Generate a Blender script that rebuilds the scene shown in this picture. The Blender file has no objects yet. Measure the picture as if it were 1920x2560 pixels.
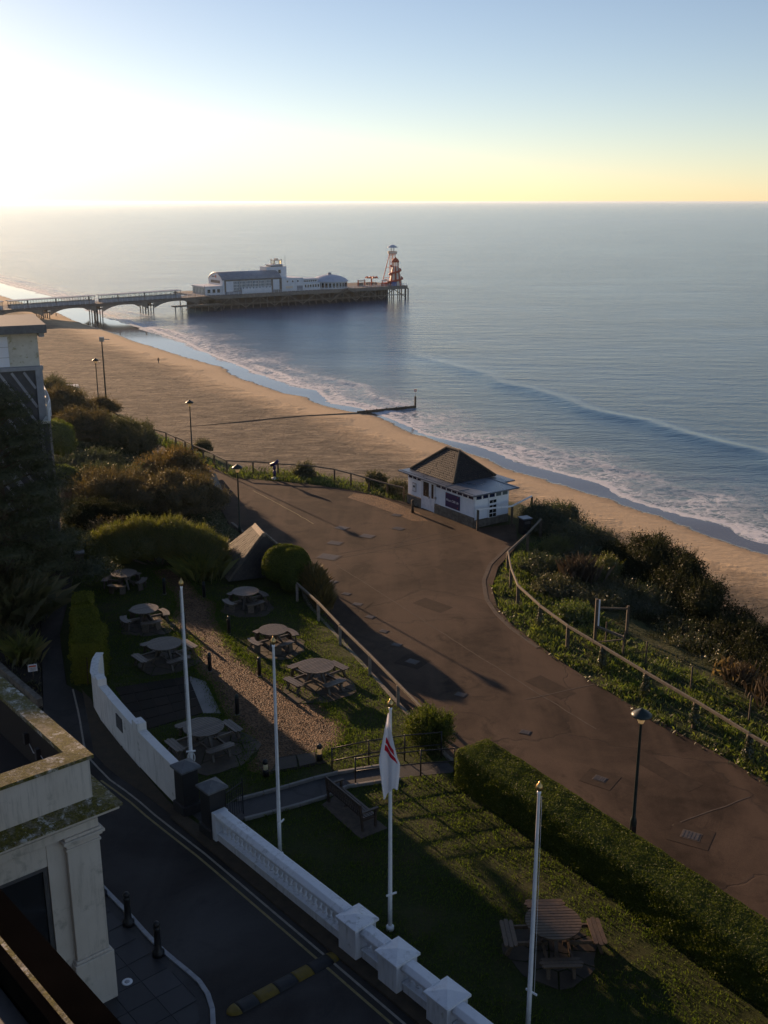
import bpy, bmesh, math, random
import numpy as np
from mathutils import Vector, Matrix

# ------------------------------------------------------------------ camera, sky, sun, exposure
SC = bpy.context.scene
COL = SC.collection
R = math.radians
cam_d = bpy.data.cameras.new('camera')
cam = bpy.data.objects.new('camera', cam_d); COL.objects.link(cam)
cam.location = (0, 0, 19.6)
cam.rotation_euler = (R(90 - 16.45), 0, 0)
cam_d.sensor_fit = 'VERTICAL'; cam_d.sensor_height = 36.0; cam_d.lens = 36.98
cam_d.clip_start = 0.1; cam_d.clip_end = 120000
SC.camera = cam

SUN_AZ, SUN_EL = -34.3, 11.0          # degrees from +Y (clockwise), above the horizon
w = bpy.data.worlds.new('World'); SC.world = w; w.use_nodes = True
wn = w.node_tree.nodes; wl = w.node_tree.links
bg = wn['Background']
sky = wn.new('ShaderNodeTexSky'); sky.sky_type = 'NISHITA'; sky.sun_disc = False
sky.sun_elevation = R(SUN_EL); sky.sun_rotation = R(SUN_AZ)
sky.altitude = 0; sky.air_density = 0.78; sky.dust_density = 0.15; sky.ozone_density = 1.9
wl.new(sky.outputs[0], bg.inputs[0]); bg.inputs[1].default_value = 0.097

sun_d = bpy.data.lights.new('sun', 'SUN'); sun_d.energy = 5.0; sun_d.angle = R(0.53)
sun_d.color = (1.0, 0.74, 0.47)
sun = bpy.data.objects.new('sun', sun_d); COL.objects.link(sun)
sdir = Vector((math.sin(R(SUN_AZ)) * math.cos(R(SUN_EL)), math.cos(R(SUN_AZ)) * math.cos(R(SUN_EL)), math.sin(R(SUN_EL))))
sun.rotation_euler = sdir.to_track_quat('Z', 'Y').to_euler()
sun.location = (-60, 90, 60)
SC.view_settings.view_transform = 'Standard'; SC.view_settings.look = 'None'
SC.view_settings.use_white_balance = True; SC.view_settings.white_balance_temperature = 7400; SC.view_settings.white_balance_tint = 21
SC.view_settings.exposure = 0.5; SC.view_settings.gamma = 1.0
SC.render.engine = 'CYCLES'
SC.cycles.use_denoising = True
SC.cycles.max_bounces = 6; SC.cycles.volume_bounces = 1; SC.cycles.transparent_max_bounces = 8
SC.cycles.sample_clamp_indirect = 6.0

HAZE_DENSITY, HAZE_G = 0.000032, 0.5
SEA = -25.5
ROAD = -0.7
rng = np.random.default_rng(7)
random.seed(7)

# ------------------------------------------------------------------ materials
MATS = {}
def nodes(name):
    m = bpy.data.materials.new(name); m.use_nodes = True
    nt = m.node_tree
    for n in list(nt.nodes): nt.nodes.remove(n)
    out = nt.nodes.new('ShaderNodeOutputMaterial')
    MATS[name] = m
    return m, nt, out
def noise(nt, scale, detail=4, rough=0.55, vec=None, dist=0.0):
    n = nt.nodes.new('ShaderNodeTexNoise'); n.inputs['Scale'].default_value = scale
    n.inputs['Detail'].default_value = detail; n.inputs['Roughness'].default_value = rough
    n.inputs['Distortion'].default_value = dist
    if vec is not None: nt.links.new(vec, n.inputs['Vector'])
    return n
def ramp(nt, fac, stops):
    r = nt.nodes.new('ShaderNodeValToRGB')
    els = r.color_ramp.elements
    while len(els) < len(stops): els.new(0.5)
    for e, (p, c) in zip(els, stops):
        e.position = p; e.color = (c[0], c[1], c[2], 1) if hasattr(c, '__len__') else (c, c, c, 1)
    nt.links.new(fac, r.inputs[0])
    return r
def mixc(nt, fac, a, b, mode='MIX'):
    m = nt.nodes.new('ShaderNodeMix'); m.data_type = 'RGBA'; m.blend_type = mode
    if hasattr(fac, 'links'): nt.links.new(fac, m.inputs[0])
    else: m.inputs[0].default_value = fac
    for v, i in ((a, 6), (b, 7)):
        if hasattr(v, 'links'): nt.links.new(v, m.inputs[i])
        else: m.inputs[i].default_value = (*v, 1)
    return m.outputs[2]
def math_(nt, op, a, b=None, clamp=False):
    m = nt.nodes.new('ShaderNodeMath'); m.operation = op; m.use_clamp = clamp
    for v, i in ((a, 0), (b, 1)):
        if v is None: continue
        if hasattr(v, 'links'): nt.links.new(v, m.inputs[i])
        else: m.inputs[i].default_value = v
    return m.outputs[0]
def coords(nt, kind='Object', scale=None):
    t = nt.nodes.new('ShaderNodeTexCoord'); o = t.outputs[kind]
    if scale:
        mp = nt.nodes.new('ShaderNodeMapping'); mp.inputs['Scale'].default_value = scale
        nt.links.new(o, mp.inputs[0]); o = mp.outputs[0]
    return o
def position(nt, scale=None, rot=0.0):
    g = nt.nodes.new('ShaderNodeNewGeometry'); o = g.outputs['Position']
    if scale or rot:
        mp = nt.nodes.new('ShaderNodeMapping'); mp.vector_type = 'POINT'
        mp.inputs['Rotation'].default_value = (0, 0, rot)
        if scale: mp.inputs['Scale'].default_value = scale
        nt.links.new(o, mp.inputs[0]); o = mp.outputs[0]
    return o
def bump(nt, h, strength=0.3, dist=0.02, normal=None):
    b = nt.nodes.new('ShaderNodeBump'); b.inputs['Strength'].default_value = strength
    b.inputs['Distance'].default_value = dist
    nt.links.new(h, b.inputs['Height'])
    if normal is not None: nt.links.new(normal, b.inputs['Normal'])
    return b.outputs[0]
def principled(nt, out, color, rough=0.7, normal=None, metallic=0.0, spec=0.5, ior=None):
    p = nt.nodes.new('ShaderNodeBsdfPrincipled')
    for v, k in ((color, 'Base Color'), (rough, 'Roughness'), (metallic, 'Metallic'), (spec, 'Specular IOR Level')):
        if hasattr(v, 'links'): nt.links.new(v, p.inputs[k])
        elif k == 'Base Color': p.inputs[k].default_value = (*v, 1)
        else: p.inputs[k].default_value = v
    if ior: p.inputs['IOR'].default_value = ior
    if normal is not None: nt.links.new(normal, p.inputs['Normal'])
    nt.links.new(p.outputs[0], out.inputs[0])
    return p
def basic(name, c1, c2, scale=6.0, rough=0.7, bstr=0.15, bdist=0.01, metallic=0.0, spec=0.4, wear=None, world=True, rand=None, streak=0.0):
    """two-tone noisy paint / stone / metal; wear = (colour, amount, scale)"""
    m, nt, out = nodes(name)
    v = position(nt) if world else coords(nt)
    n = noise(nt, scale, 5, 0.6, v)
    col = ramp(nt, n.outputs[0], [(0.32, c1), (0.68, c2)]).outputs[0]
    if wear:
        n2 = noise(nt, wear[2], 6, 0.65, v)
        f = ramp(nt, n2.outputs[0], [(1 - wear[1] - 0.05, 0.0), (1 - wear[1] + 0.05, 1.0)])
        col = mixc(nt, f.outputs[0], col, wear[0])
    if streak:
        sn = noise(nt, 1.0, 6, 0.7, position(nt, (7, 7, 0.7))); sp_ = noise(nt, 0.8, 3, 0.5, v)
        fs_ = math_(nt, 'MULTIPLY', ramp(nt, sn.outputs[0], [(0.50, 0.0), (0.66, 1.0)]).outputs[0], ramp(nt, sp_.outputs[0], [(0.38, 0.15), (0.62, 1.0)]).outputs[0])
        col = mixc(nt, math_(nt, 'MULTIPLY', fs_, streak), col, (0.17, 0.155, 0.12))
    if rand:
        if rand == 'object': rv = nt.nodes.new('ShaderNodeObjectInfo').outputs['Random']
        else: rv = nt.nodes.new('ShaderNodeNewGeometry').outputs['Random Per Island']
        col = mixc(nt, 1.0, col, ramp(nt, rv, [(0.0, 0.55), (1.0, 1.0)]).outputs[0], 'MULTIPLY')
    nn = noise(nt, scale * 7, 4, 0.6, v)
    rr = ramp(nt, n.outputs[0], [(0.3, max(0.02, rough - 0.08)), (0.7, min(1, rough + 0.08))]).outputs[0]
    principled(nt, out, col, rr, bump(nt, nn.outputs[0], bstr, bdist), metallic, spec)
    return m
def leaf_mat(name, stops, trans=0.45, rough=0.5, gloss=0.08):
    """leaf: diffuse + translucent + a little gloss; colour differs leaf by leaf"""
    m, nt, out = nodes(name)
    g = nt.nodes.new('ShaderNodeNewGeometry')
    n = noise(nt, 0.9, 3, 0.5, g.outputs['Position'])
    f = math_(nt, 'ADD', math_(nt, 'MULTIPLY', g.outputs['Random Per Island'], 0.6), math_(nt, 'MULTIPLY', n.outputs[0], 0.4))
    col = ramp(nt, f, stops).outputs[0]
    d = nt.nodes.new('ShaderNodeBsdfDiffuse'); t = nt.nodes.new('ShaderNodeBsdfTranslucent'); gl = nt.nodes.new('ShaderNodeBsdfGlossy')
    gl.inputs['Roughness'].default_value = rough
    gl.inputs['Color'].default_value = (0.8, 0.8, 0.75, 1)
    tc = mixc(nt, 0.35, col, (0.85, 0.88, 0.25), 'OVERLAY')
    nt.links.new(col, d.inputs[0]); nt.links.new(tc, t.inputs[0])
    m1 = nt.nodes.new('ShaderNodeMixShader'); m1.inputs[0].default_value = trans
    nt.links.new(d.outputs[0], m1.inputs[1]); nt.links.new(t.outputs[0], m1.inputs[2])
    m2 = nt.nodes.new('ShaderNodeMixShader'); m2.inputs[0].default_value = gloss
    nt.links.new(m1.outputs[0], m2.inputs[1]); nt.links.new(gl.outputs[0], m2.inputs[2])
    nt.links.new(m2.outputs[0], out.inputs[0])
    return m

def make_materials():
    basic('white_paint', (0.70, 0.71, 0.74), (0.80, 0.80, 0.81), 1.6, 0.55, 0.12, 0.004, wear=((0.50, 0.49, 0.46), 0.34, 2.2), streak=0.5)
    basic('white_render', (0.70, 0.66, 0.62), (0.80, 0.76, 0.72), 1.1, 0.75, 0.25, 0.006, wear=((0.40, 0.37, 0.32), 0.33, 1.7), streak=0.45)
    basic('white_gloss', (0.76, 0.77, 0.79), (0.82, 0.82, 0.82), 3, 0.28, 0.05, 0.002, spec=0.5)
    basic('cream_render', (0.48, 0.45, 0.38), (0.60, 0.57, 0.50), 2.0, 0.8, 0.3, 0.01, wear=((0.30, 0.27, 0.16), 0.38, 3.5))
    basic('portico_paint', (0.60, 0.53, 0.45), (0.68, 0.61, 0.53), 0.9, 0.6, 0.15, 0.004, wear=((0.42, 0.38, 0.32), 0.36, 1.5), streak=0.4)
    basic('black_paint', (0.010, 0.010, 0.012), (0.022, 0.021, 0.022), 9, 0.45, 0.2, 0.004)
    basic('black_brick', (0.014, 0.014, 0.016), (0.03, 0.03, 0.032), 7, 0.6, 0.4, 0.008)
    basic('dark_green_metal', (0.010, 0.020, 0.018), (0.02, 0.032, 0.03), 8, 0.4, 0.15, 0.003)
    basic('stone_cap', (0.10, 0.105, 0.11), (0.16, 0.165, 0.17), 5, 0.75, 0.3, 0.008)
    basic('gold', (0.50, 0.32, 0.13), (0.60, 0.40, 0.18), 8, 0.35, 0.05, 0.002, metallic=1.0)
    basic('weathered_wood', (0.16, 0.13, 0.105), (0.28, 0.24, 0.20), 9, 0.75, 0.4, 0.006)
    basic('rail_wood', (0.11, 0.088, 0.064), (0.20, 0.165, 0.125), 7, 0.75, 0.4, 0.006)
    basic('post_wood', (0.06, 0.045, 0.03), (0.12, 0.09, 0.065), 7, 0.8, 0.5, 0.01)
    basic('table_wood', (0.075, 0.055, 0.040), (0.15, 0.115, 0.086), 12, 0.5, 0.35, 0.005, spec=0.5, wear=((0.06, 0.052, 0.036), 0.33, 4), rand='object')
    basic('table_brown', (0.10, 0.062, 0.036), (0.17, 0.108, 0.066), 12, 0.55, 0.35, 0.005, rand='object')
    basic('bench_wood', (0.045, 0.028, 0.02), (0.085, 0.055, 0.04), 12, 0.5, 0.3, 0.004)
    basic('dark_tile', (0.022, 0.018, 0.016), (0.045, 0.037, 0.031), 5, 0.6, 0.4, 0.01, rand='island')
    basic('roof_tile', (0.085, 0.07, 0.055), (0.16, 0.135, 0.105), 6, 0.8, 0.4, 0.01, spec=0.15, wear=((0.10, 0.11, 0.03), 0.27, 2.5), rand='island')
    basic('ridge_tile', (0.20, 0.15, 0.11), (0.30, 0.235, 0.18), 7, 0.75, 0.3, 0.01, spec=0.2)
    basic('lead', (0.07, 0.085, 0.11), (0.13, 0.15, 0.18), 1.4, 0.32, 0.2, 0.01, spec=0.6)
    basic('cladding', (0.70, 0.72, 0.76), (0.80, 0.80, 0.82), 2.5, 0.5, 0.12, 0.004)
    basic('stone_wall', (0.10, 0.085, 0.066), (0.24, 0.205, 0.16), 4, 0.85, 0.5, 0.02)
    basic('purple', (0.022, 0.012, 0.075), (0.032, 0.018, 0.10), 4, 0.4, 0.05, 0.002)
    basic('navy_glass', (0.010, 0.016, 0.05), (0.02, 0.03, 0.08), 4, 0.1, 0.02, 0.001, spec=0.8)
    basic('dark_glass', (0.010, 0.012, 0.014), (0.02, 0.023, 0.026), 3, 0.06, 0.02, 0.001, spec=0.9)
    basic('pier_glass', (0.10, 0.14, 0.16), (0.16, 0.2, 0.22), 0.6, 0.08, 0.02, 0.001, spec=0.9)
    basic('pier_white', (0.62, 0.64, 0.68), (0.76, 0.77, 0.79), 0.5, 0.6, 0.1, 0.01)
    basic('pier_roof', (0.22, 0.24, 0.28), (0.31, 0.33, 0.37), 0.6, 0.45, 0.1, 0.01)
    basic('pier_dome', (0.42, 0.47, 0.56), (0.52, 0.56, 0.64), 0.5, 0.5, 0.1, 0.01)
    basic('pier_iron', (0.11, 0.095, 0.08), (0.18, 0.155, 0.13), 0.7, 0.8, 0.3, 0.03)
    basic('pier_deck', (0.12, 0.10, 0.085), (0.2, 0.17, 0.145), 0.7, 0.8, 0.2, 0.02)
    basic('pier_brown', (0.16, 0.14, 0.12), (0.25, 0.215, 0.18), 0.8, 0.7, 0.2, 0.02)
    basic('ride_red', (0.48, 0.075, 0.035), (0.62, 0.12, 0.05), 1, 0.5, 0.1, 0.01)
    basic('ride_cream', (0.72, 0.58, 0.45), (0.8, 0.68, 0.56), 1, 0.5, 0.1, 0.01)
    basic('ride_blue', (0.05, 0.09, 0.30), (0.08, 0.13, 0.4), 1, 0.5, 0.1, 0.01)
    basic('yellow_rubber', (0.12, 0.076, 0.005), (0.19, 0.122, 0.009), 7, 0.6, 0.3, 0.01, wear=((0.08, 0.07, 0.04), 0.36, 5))
    basic('black_rubber', (0.014, 0.014, 0.015), (0.03, 0.03, 0.03), 7, 0.6, 0.3, 0.01)
    basic('yellow_line', (0.20, 0.155, 0.06), (0.30, 0.24, 0.11), 5, 0.7, 0.3, 0.01, wear=((0.05, 0.046, 0.04), 0.33, 6))
    basic('pale_line', (0.24, 0.21, 0.17), (0.34, 0.31, 0.26), 5, 0.7, 0.3, 0.01, wear=((0.05, 0.046, 0.042), 0.33, 6))
    basic('kerb_stone', (0.26, 0.26, 0.27), (0.42, 0.42, 0.43), 3, 0.7, 0.3, 0.01)
    basic('slab_grey', (0.040, 0.038, 0.040), (0.062, 0.06, 0.062), 1.7, 0.6, 0.25, 0.006, rand='object')
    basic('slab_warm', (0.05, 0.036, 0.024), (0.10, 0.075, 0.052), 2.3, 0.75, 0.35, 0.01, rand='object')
    basic('concrete', (0.15, 0.14, 0.128), (0.24, 0.225, 0.205), 1.2, 0.75, 0.3, 0.008)
    basic('manhole_metal', (0.06, 0.05, 0.046), (0.11, 0.092, 0.084), 6, 0.6, 0.4, 0.01, metallic=0.1, rand='object')
    basic('manhole_frame', (0.07, 0.052, 0.04), (0.12, 0.092, 0.072), 5, 0.85, 0.3, 0.01, spec=0.2)
    basic('soil', (0.018, 0.012, 0.008), (0.042, 0.03, 0.019), 1.3, 0.95, 0.6, 0.05)
    basic('wet_soil', (0.05, 0.036, 0.022), (0.085, 0.06, 0.038), 3, 0.9, 0.6, 0.03)
    basic('steel', (0.3, 0.3, 0.3), (0.4, 0.4, 0.4), 5, 0.4, 0.1, 0.003, metallic=0.8)
    basic('batten_grey', (0.22, 0.23, 0.25), (0.32, 0.33, 0.35), 2, 0.55, 0.15, 0.005)
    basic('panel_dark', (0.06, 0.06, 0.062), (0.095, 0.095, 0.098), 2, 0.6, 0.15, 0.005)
    basic('shutter_white', (0.62, 0.65, 0.72), (0.7, 0.73, 0.79), 1, 0.5, 0.05, 0.003)
    basic('roof_brown', (0.016, 0.011, 0.009), (0.03, 0.022, 0.018), 1.2, 0.85, 0.3, 0.01)
    basic('shaded_roof', (0.0035, 0.003, 0.0028), (0.006, 0.005, 0.0045), 1.5, 0.95, 0.3, 0.01, spec=0.0)  # near-black base colour stands in for the shade on the roof edge
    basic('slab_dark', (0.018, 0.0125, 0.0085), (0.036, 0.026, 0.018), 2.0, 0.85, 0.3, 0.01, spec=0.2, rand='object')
    basic('tarmac_patch', (0.034, 0.0215, 0.0145), (0.062, 0.041, 0.029), 3.0, 0.9, 0.4, 0.01, spec=0.15)
    basic('bark', (0.05, 0.035, 0.022), (0.11, 0.078, 0.05), 5, 0.9, 0.6, 0.03)
    basic('skin', (0.42, 0.26, 0.19), (0.48, 0.3, 0.22), 8, 0.6)
    basic('dark_cloth', (0.015, 0.017, 0.022), (0.03, 0.03, 0.035), 8, 0.9)
    basic('hut_green', (0.42, 0.52, 0.52), (0.52, 0.6, 0.6), 1, 0.6)
    basic('gull_white', (0.7, 0.7, 0.7), (0.8, 0.8, 0.8), 5, 0.7)
    basic('hill_far', (0.05, 0.07, 0.05), (0.09, 0.1, 0.08), 0.002, 0.9, 0.0)
    basic('rope', (0.5, 0.5, 0.5), (0.65, 0.65, 0.65), 30, 0.8)
    # lamp glass: frosted, unlit
    m, nt, out = nodes('lamp_glass')
    d = nt.nodes.new('ShaderNodeBsdfDiffuse'); t = nt.nodes.new('ShaderNodeBsdfTranslucent'); d.inputs[0].default_value = (0.80, 0.72, 0.55, 1); t.inputs[0].default_value = (0.92, 0.82, 0.6, 1)
    mx = nt.nodes.new('ShaderNodeMixShader'); mx.inputs[0].default_value = 0.65
    nt.links.new(d.outputs[0], mx.inputs[1]); nt.links.new(t.outputs[0], mx.inputs[2]); nt.links.new(mx.outputs[0], out.inputs[0])
    # window glass
    m, nt, out = nodes('clear_glass')
    p = principled(nt, out, (0.9, 0.93, 0.93), 0.03); p.inputs['Transmission Weight'].default_value = 1.0
    # mossy coping
    m, nt, out = nodes('mossy_coping')
    v = position(nt)
    n1 = noise(nt, 3.2, 9, 0.78, v); n2 = noise(nt, 17, 6, 0.75, v); n3 = noise(nt, 2.0, 9, 0.82, v)
    base = ramp(nt, n2.outputs[0], [(0.35, (0.085, 0.07, 0.045)), (0.65, (0.30, 0.26, 0.17))]).outputs[0]
    moss = ramp(nt, n2.outputs[0], [(0.35, (0.035, 0.032, 0.004)), (0.65, (0.17, 0.14, 0.012))]).outputs[0]
    f = ramp(nt, n1.outputs[0], [(0.42, 0.0), (0.52, 1.0)]).outputs[0]
    c = mixc(nt, f, base, moss)
    f2 = ramp(nt, n3.outputs[0], [(0.53, 0.0), (0.58, 1.0)]).outputs[0]
    c = mixc(nt, f2, c, (0.50, 0.48, 0.43))
    principled(nt, out, c, 0.9, bump(nt, math_(nt, 'ADD', n1.outputs[0], n2.outputs[0]), 0.8, 0.03))
    # asphalts
    def asphalt(name, a, b, patch, rough, grain, wet=None, spec=0.4):
        m, nt, out = nodes(name)
        v = position(nt)
        big = noise(nt, 0.16, 6, 0.62, v, 0.6); mid = noise(nt, 1.4, 5, 0.6, v); fine = noise(nt, 38, 3, 0.7, v)
        c = ramp(nt, mid.outputs[0], [(0.3, a), (0.7, b)]).outputs[0]
        f = ramp(nt, big.outputs[0], [(0.40, 0.0), (0.62, 1.0)]).outputs[0]
        c = mixc(nt, f, c, patch)
        c = mixc(nt, 0.55, c, ramp(nt, fine.outputs[0], [(0.3, 0.25), (0.7, 0.8)]).outputs[0], 'OVERLAY')
        stn = noise(nt, 0.42, 8, 0.7, v, 1.0)
        c = mixc(nt, ramp(nt, stn.outputs[0], [(0.36, 0.55), (0.46, 0.0)]).outputs[0], c, tuple(0.45*k for k in a))
        wr = noise(nt, 1.0, 3, 0.5, position(nt, (0.75, 0.05, 1.0), R(-28)), 0.4)
        c = mixc(nt, ramp(nt, wr.outputs[0], [(0.5, 0.0), (0.68, 0.5)]).outputs[0], c, tuple(1.25*k for k in patch))
        # thin cracks
        vo = nt.nodes.new('ShaderNodeTexVoronoi'); vo.feature = 'DISTANCE_TO_EDGE'; vo.inputs['Scale'].default_value = 0.097
        wv = noise(nt, 0.7, 4, 0.6, v)
        vv = nt.nodes.new('ShaderNodeVectorMath'); vv.operation = 'MULTIPLY_ADD'
        nt.links.new(wv.outputs[1], vv.inputs[0]); vv.inputs[1].default_value = (1.6, 1.6, 0); nt.links.new(v, vv.inputs[2])
        nt.links.new(vv.outputs[0], vo.inputs['Vector'])
        cr = ramp(nt, vo.outputs[0], [(0.0, 1.0), (0.006, 0.0)]).outputs[0]
        crm = math_(nt, 'MULTIPLY', cr, 0.45)
        c = mixc(nt, crm, c, (0.015, 0.013, 0.012))
        r = rough
        if wet is not None:
            r = ramp(nt, big.outputs[0], [(0.42, rough), (0.66, wet)]).outputs[0]
        h = math_(nt, 'SUBTRACT', math_(nt, 'ADD', fine.outputs[0], math_(nt, 'MULTIPLY', mid.outputs[0], 0.8)), math_(nt, 'MULTIPLY', cr, 0.7))
        principled(nt, out, c, r, bump(nt, h, grain, 0.02), spec=spec)
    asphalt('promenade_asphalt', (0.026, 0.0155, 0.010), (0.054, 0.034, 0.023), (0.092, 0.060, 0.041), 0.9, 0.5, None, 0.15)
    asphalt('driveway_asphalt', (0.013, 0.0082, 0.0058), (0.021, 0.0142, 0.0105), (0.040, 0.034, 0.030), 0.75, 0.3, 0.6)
    asphalt('path_asphalt', (0.03, 0.028, 0.028), (0.048, 0.045, 0.044), (0.06, 0.056, 0.054), 0.8, 0.35)
    # lawn ground
    m, nt, out = nodes('lawn_ground')
    v = position(nt)
    a = noise(nt, 0.55, 6, 0.65, v); b = noise(nt, 9, 6, 0.7, v); cc = noise(nt, 45, 3, 0.7, v)
    c = ramp(nt, b.outputs[0], [(0.28, (0.02, 0.03, 0.006)), (0.6, (0.042, 0.056, 0.011)), (0.8, (0.07, 0.078, 0.018))]).outputs[0]
    f = ramp(nt, a.outputs[0], [(0.52, 0.0), (0.74, 1.0)]).outputs[0]
    c = mixc(nt, math_(nt, 'MULTIPLY', f, 0.75), c, (0.075, 0.055, 0.025))
    principled(nt, out, c, 0.9, bump(nt, math_(nt, 'ADD', b.outputs[0], cc.outputs[0]), 0.9, 0.07), spec=0.2)
    # gravel
    m, nt, out = nodes('gravel_ground')
    v = position(nt)
    vo = nt.nodes.new('ShaderNodeTexVoronoi'); vo.inputs['Scale'].default_value = 16; nt.links.new(v, vo.inputs['Vector'])
    a = noise(nt, 0.8, 5, 0.6, v)
    bw = nt.nodes.new('ShaderNodeRGBToBW'); nt.links.new(vo.outputs['Color'], bw.inputs[0])
    c = mixc(nt, 0.8, ramp(nt, a.outputs[0], [(0.3, (0.080, 0.042, 0.020)), (0.7, (0.165, 0.094, 0.048))]).outputs[0], ramp(nt, bw.outputs[0], [(0.1, (0.12, 0.10, 0.09)), (0.5, (0.5, 0.48, 0.46)), (0.9, (0.95, 0.9, 0.85))]).outputs[0], 'OVERLAY')
    principled(nt, out, c, 0.75, bump(nt, vo.outputs['Distance'], 1.0, 0.06), spec=0.25)
    # sand: smooth towards the water, trodden and streaked inland; wet band mirrors the sky
    m, nt, out = nodes('sand')
    v = position(nt)
    at = nt.nodes.new('ShaderNodeAttribute'); at.attribute_name = 'shore'
    wob = noise(nt, 0.12, 5, 0.6, v)
    dd = math_(nt, 'ADD', at.outputs['Fac'], math_(nt, 'MULTIPLY', math_(nt, 'SUBTRACT', wob.outputs[0], 0.5), 14.0))
    inland = ramp(nt, math_(nt, 'DIVIDE', dd, 60.0), [(0.12, 0.0), (0.30, 1.0)]).outputs[0]
    tr = noise(nt, 0.34, 10, 0.82, position(nt, (0.35, 1.0, 1.0), R(20)), 1.5)
    fine = noise(nt, 2.6, 6, 0.75, v)
    foot = nt.nodes.new('ShaderNodeTexVoronoi'); foot.inputs['Scale'].default_value = 1.1; nt.links.new(v, foot.inputs['Vector'])
    c_sm = ramp(nt, fine.outputs[0], [(0.3, (0.48, 0.335, 0.20)), (0.7, (0.58, 0.42, 0.26))]).outputs[0]
    c_in = ramp(nt, tr.outputs[0], [(0.40, (0.065, 0.050, 0.036)), (0.50, (0.21, 0.163, 0.112)), (0.62, (0.37, 0.29, 0.20))]).outputs[0]
    pt1 = noise(nt, 0.075, 5, 0.6, position(nt, (0.5, 1.0, 1.0), R(25)), 1.0); pt2 = noise(nt, 0.5, 5, 0.65, position(nt, (0.4, 1.0, 1.0), R(25)), 0.8)
    dk = math_(nt, 'MULTIPLY', ramp(nt, pt1.outputs[0], [(0.38, 0.15), (0.58, 1.0)]).outputs[0], ramp(nt, pt2.outputs[0], [(0.44, 0.0), (0.56, 1.0)]).outputs[0])
    c_in = mixc(nt, math_(nt, 'MULTIPLY', dk, 0.85), c_in, (0.085, 0.065, 0.046))
    tk = noise(nt, 1.0, 4, 0.6, position(nt, (0.05, 1.5, 1.0), R(38)), 0.7); tk2 = noise(nt, 1.0, 4, 0.6, position(nt, (1.1, 0.06, 1.0), R(15)), 0.9)
    trk = math_(nt, 'ADD', ramp(nt, tk.outputs[0], [(0.56, 0.0), (0.62, 1.0)]).outputs[0], ramp(nt, tk2.outputs[0], [(0.60, 0.0), (0.66, 1.0)]).outputs[0], clamp=True)
    c_in = mixc(nt, math_(nt, 'MULTIPLY', trk, 0.6), c_in, (0.10, 0.073, 0.047))
    c = mixc(nt, inland, c_sm, c_in)
    spk = noise(nt, 1.5, 8, 0.85, v)
    weed = ramp(nt, spk.outputs[0], [(0.60, 0.0), (0.67, 1.0)]).outputs[0]
    wz = ramp(nt, math_(nt, 'DIVIDE', dd, 60.0), [(0.02, 0.0), (0.08, 1.0), (0.5, 0.35)]).outputs[0]
    c = mixc(nt, math_(nt, 'MULTIPLY', math_(nt, 'MULTIPLY', weed, wz), 0.7), c, (0.075, 0.055, 0.035))
    wn_ = noise(nt, 0.3, 4, 0.6, v)
    dw = math_(nt, 'ADD', at.outputs['Fac'], math_(nt, 'MULTIPLY', math_(nt, 'SUBTRACT', wn_.outputs[0], 0.5), 3.0))
    wetm = nt.nodes.new('ShaderNodeMapRange'); wetm.interpolation_type = 'SMOOTHSTEP'
    nt.links.new(dw, wetm.inputs[0]); wetm.inputs[1].default_value = 0.3; wetm.inputs[2].default_value = -0.6
    damp = nt.nodes.new('ShaderNodeMapRange'); damp.interpolation_type = 'SMOOTHSTEP'
    nt.links.new(dw, damp.inputs[0]); damp.inputs[1].default_value = 2.6; damp.inputs[2].default_value = 0.0
    c = mixc(nt, math_(nt, 'MULTIPLY', damp.outputs[0], 0.45), c, (0.20, 0.135, 0.085))
    c = mixc(nt, wetm.outputs[0], c, (0.11, 0.085, 0.065))
    rgh = math_(nt, 'SUBTRACT', 0.92, math_(nt, 'MULTIPLY', wetm.outputs[0], 0.84))
    h = math_(nt, 'ADD', math_(nt, 'ADD', math_(nt, 'MULTIPLY', tr.outputs[0], 1.3), math_(nt, 'MULTIPLY', pt2.outputs[0], 1.2)), math_(nt, 'ADD', math_(nt, 'MULTIPLY', fine.outputs[0], 0.45), math_(nt, 'MULTIPLY', foot.outputs['Distance'], 0.35)))
    hs = math_(nt, 'MULTIPLY', h, math_(nt, 'ADD', 0.12, math_(nt, 'MULTIPLY', inland, 0.88)))
    hs = math_(nt, 'MULTIPLY', hs, math_(nt, 'SUBTRACT', 1.0, math_(nt, 'MULTIPLY', wetm.outputs[0], 0.98)))
    principled(nt, out, c, rgh, bump(nt, hs, 0.9, 0.8), spec=0.3)
    # sea
    m, nt, out = nodes('sea_water')
    at = nt.nodes.new('ShaderNodeAttribute'); at.attribute_name = 'shore'
    v = position(nt)
    big = noise(nt, 0.012, 5, 0.6, position(nt, (1, 2.6, 1), R(-12)))
    sw = noise(nt, 0.16, 4, 0.55, position(nt, (0.45, 1.5, 1), R(25)))
    ch = noise(nt, 0.9, 5, 0.62, position(nt, (0.7, 1.3, 1), R(10)))
    fi = noise(nt, 4.5, 3, 0.6, v)
    h = math_(nt, 'ADD', math_(nt, 'MULTIPLY', sw.outputs[0], 1.1), math_(nt, 'ADD', math_(nt, 'MULTIPLY', ch.outputs[0], 0.55), math_(nt, 'MULTIPLY', fi.outputs[0], 0.05)))
    h = math_(nt, 'MULTIPLY', h, ramp(nt, big.outputs[0], [(0.3, 0.45), (0.7, 1.0)]).outputs[0])
    at3 = nt.nodes.new('ShaderNodeAttribute'); at3.attribute_name = 'calm'
    h = math_(nt, 'MULTIPLY', h, math_(nt, 'SUBTRACT', 1.0, math_(nt, 'MULTIPLY', at3.outputs['Fac'], 0.93)))
    deep = nt.nodes.new('ShaderNodeMapRange'); nt.links.new(at.outputs['Fac'], deep.inputs[0])
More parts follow.
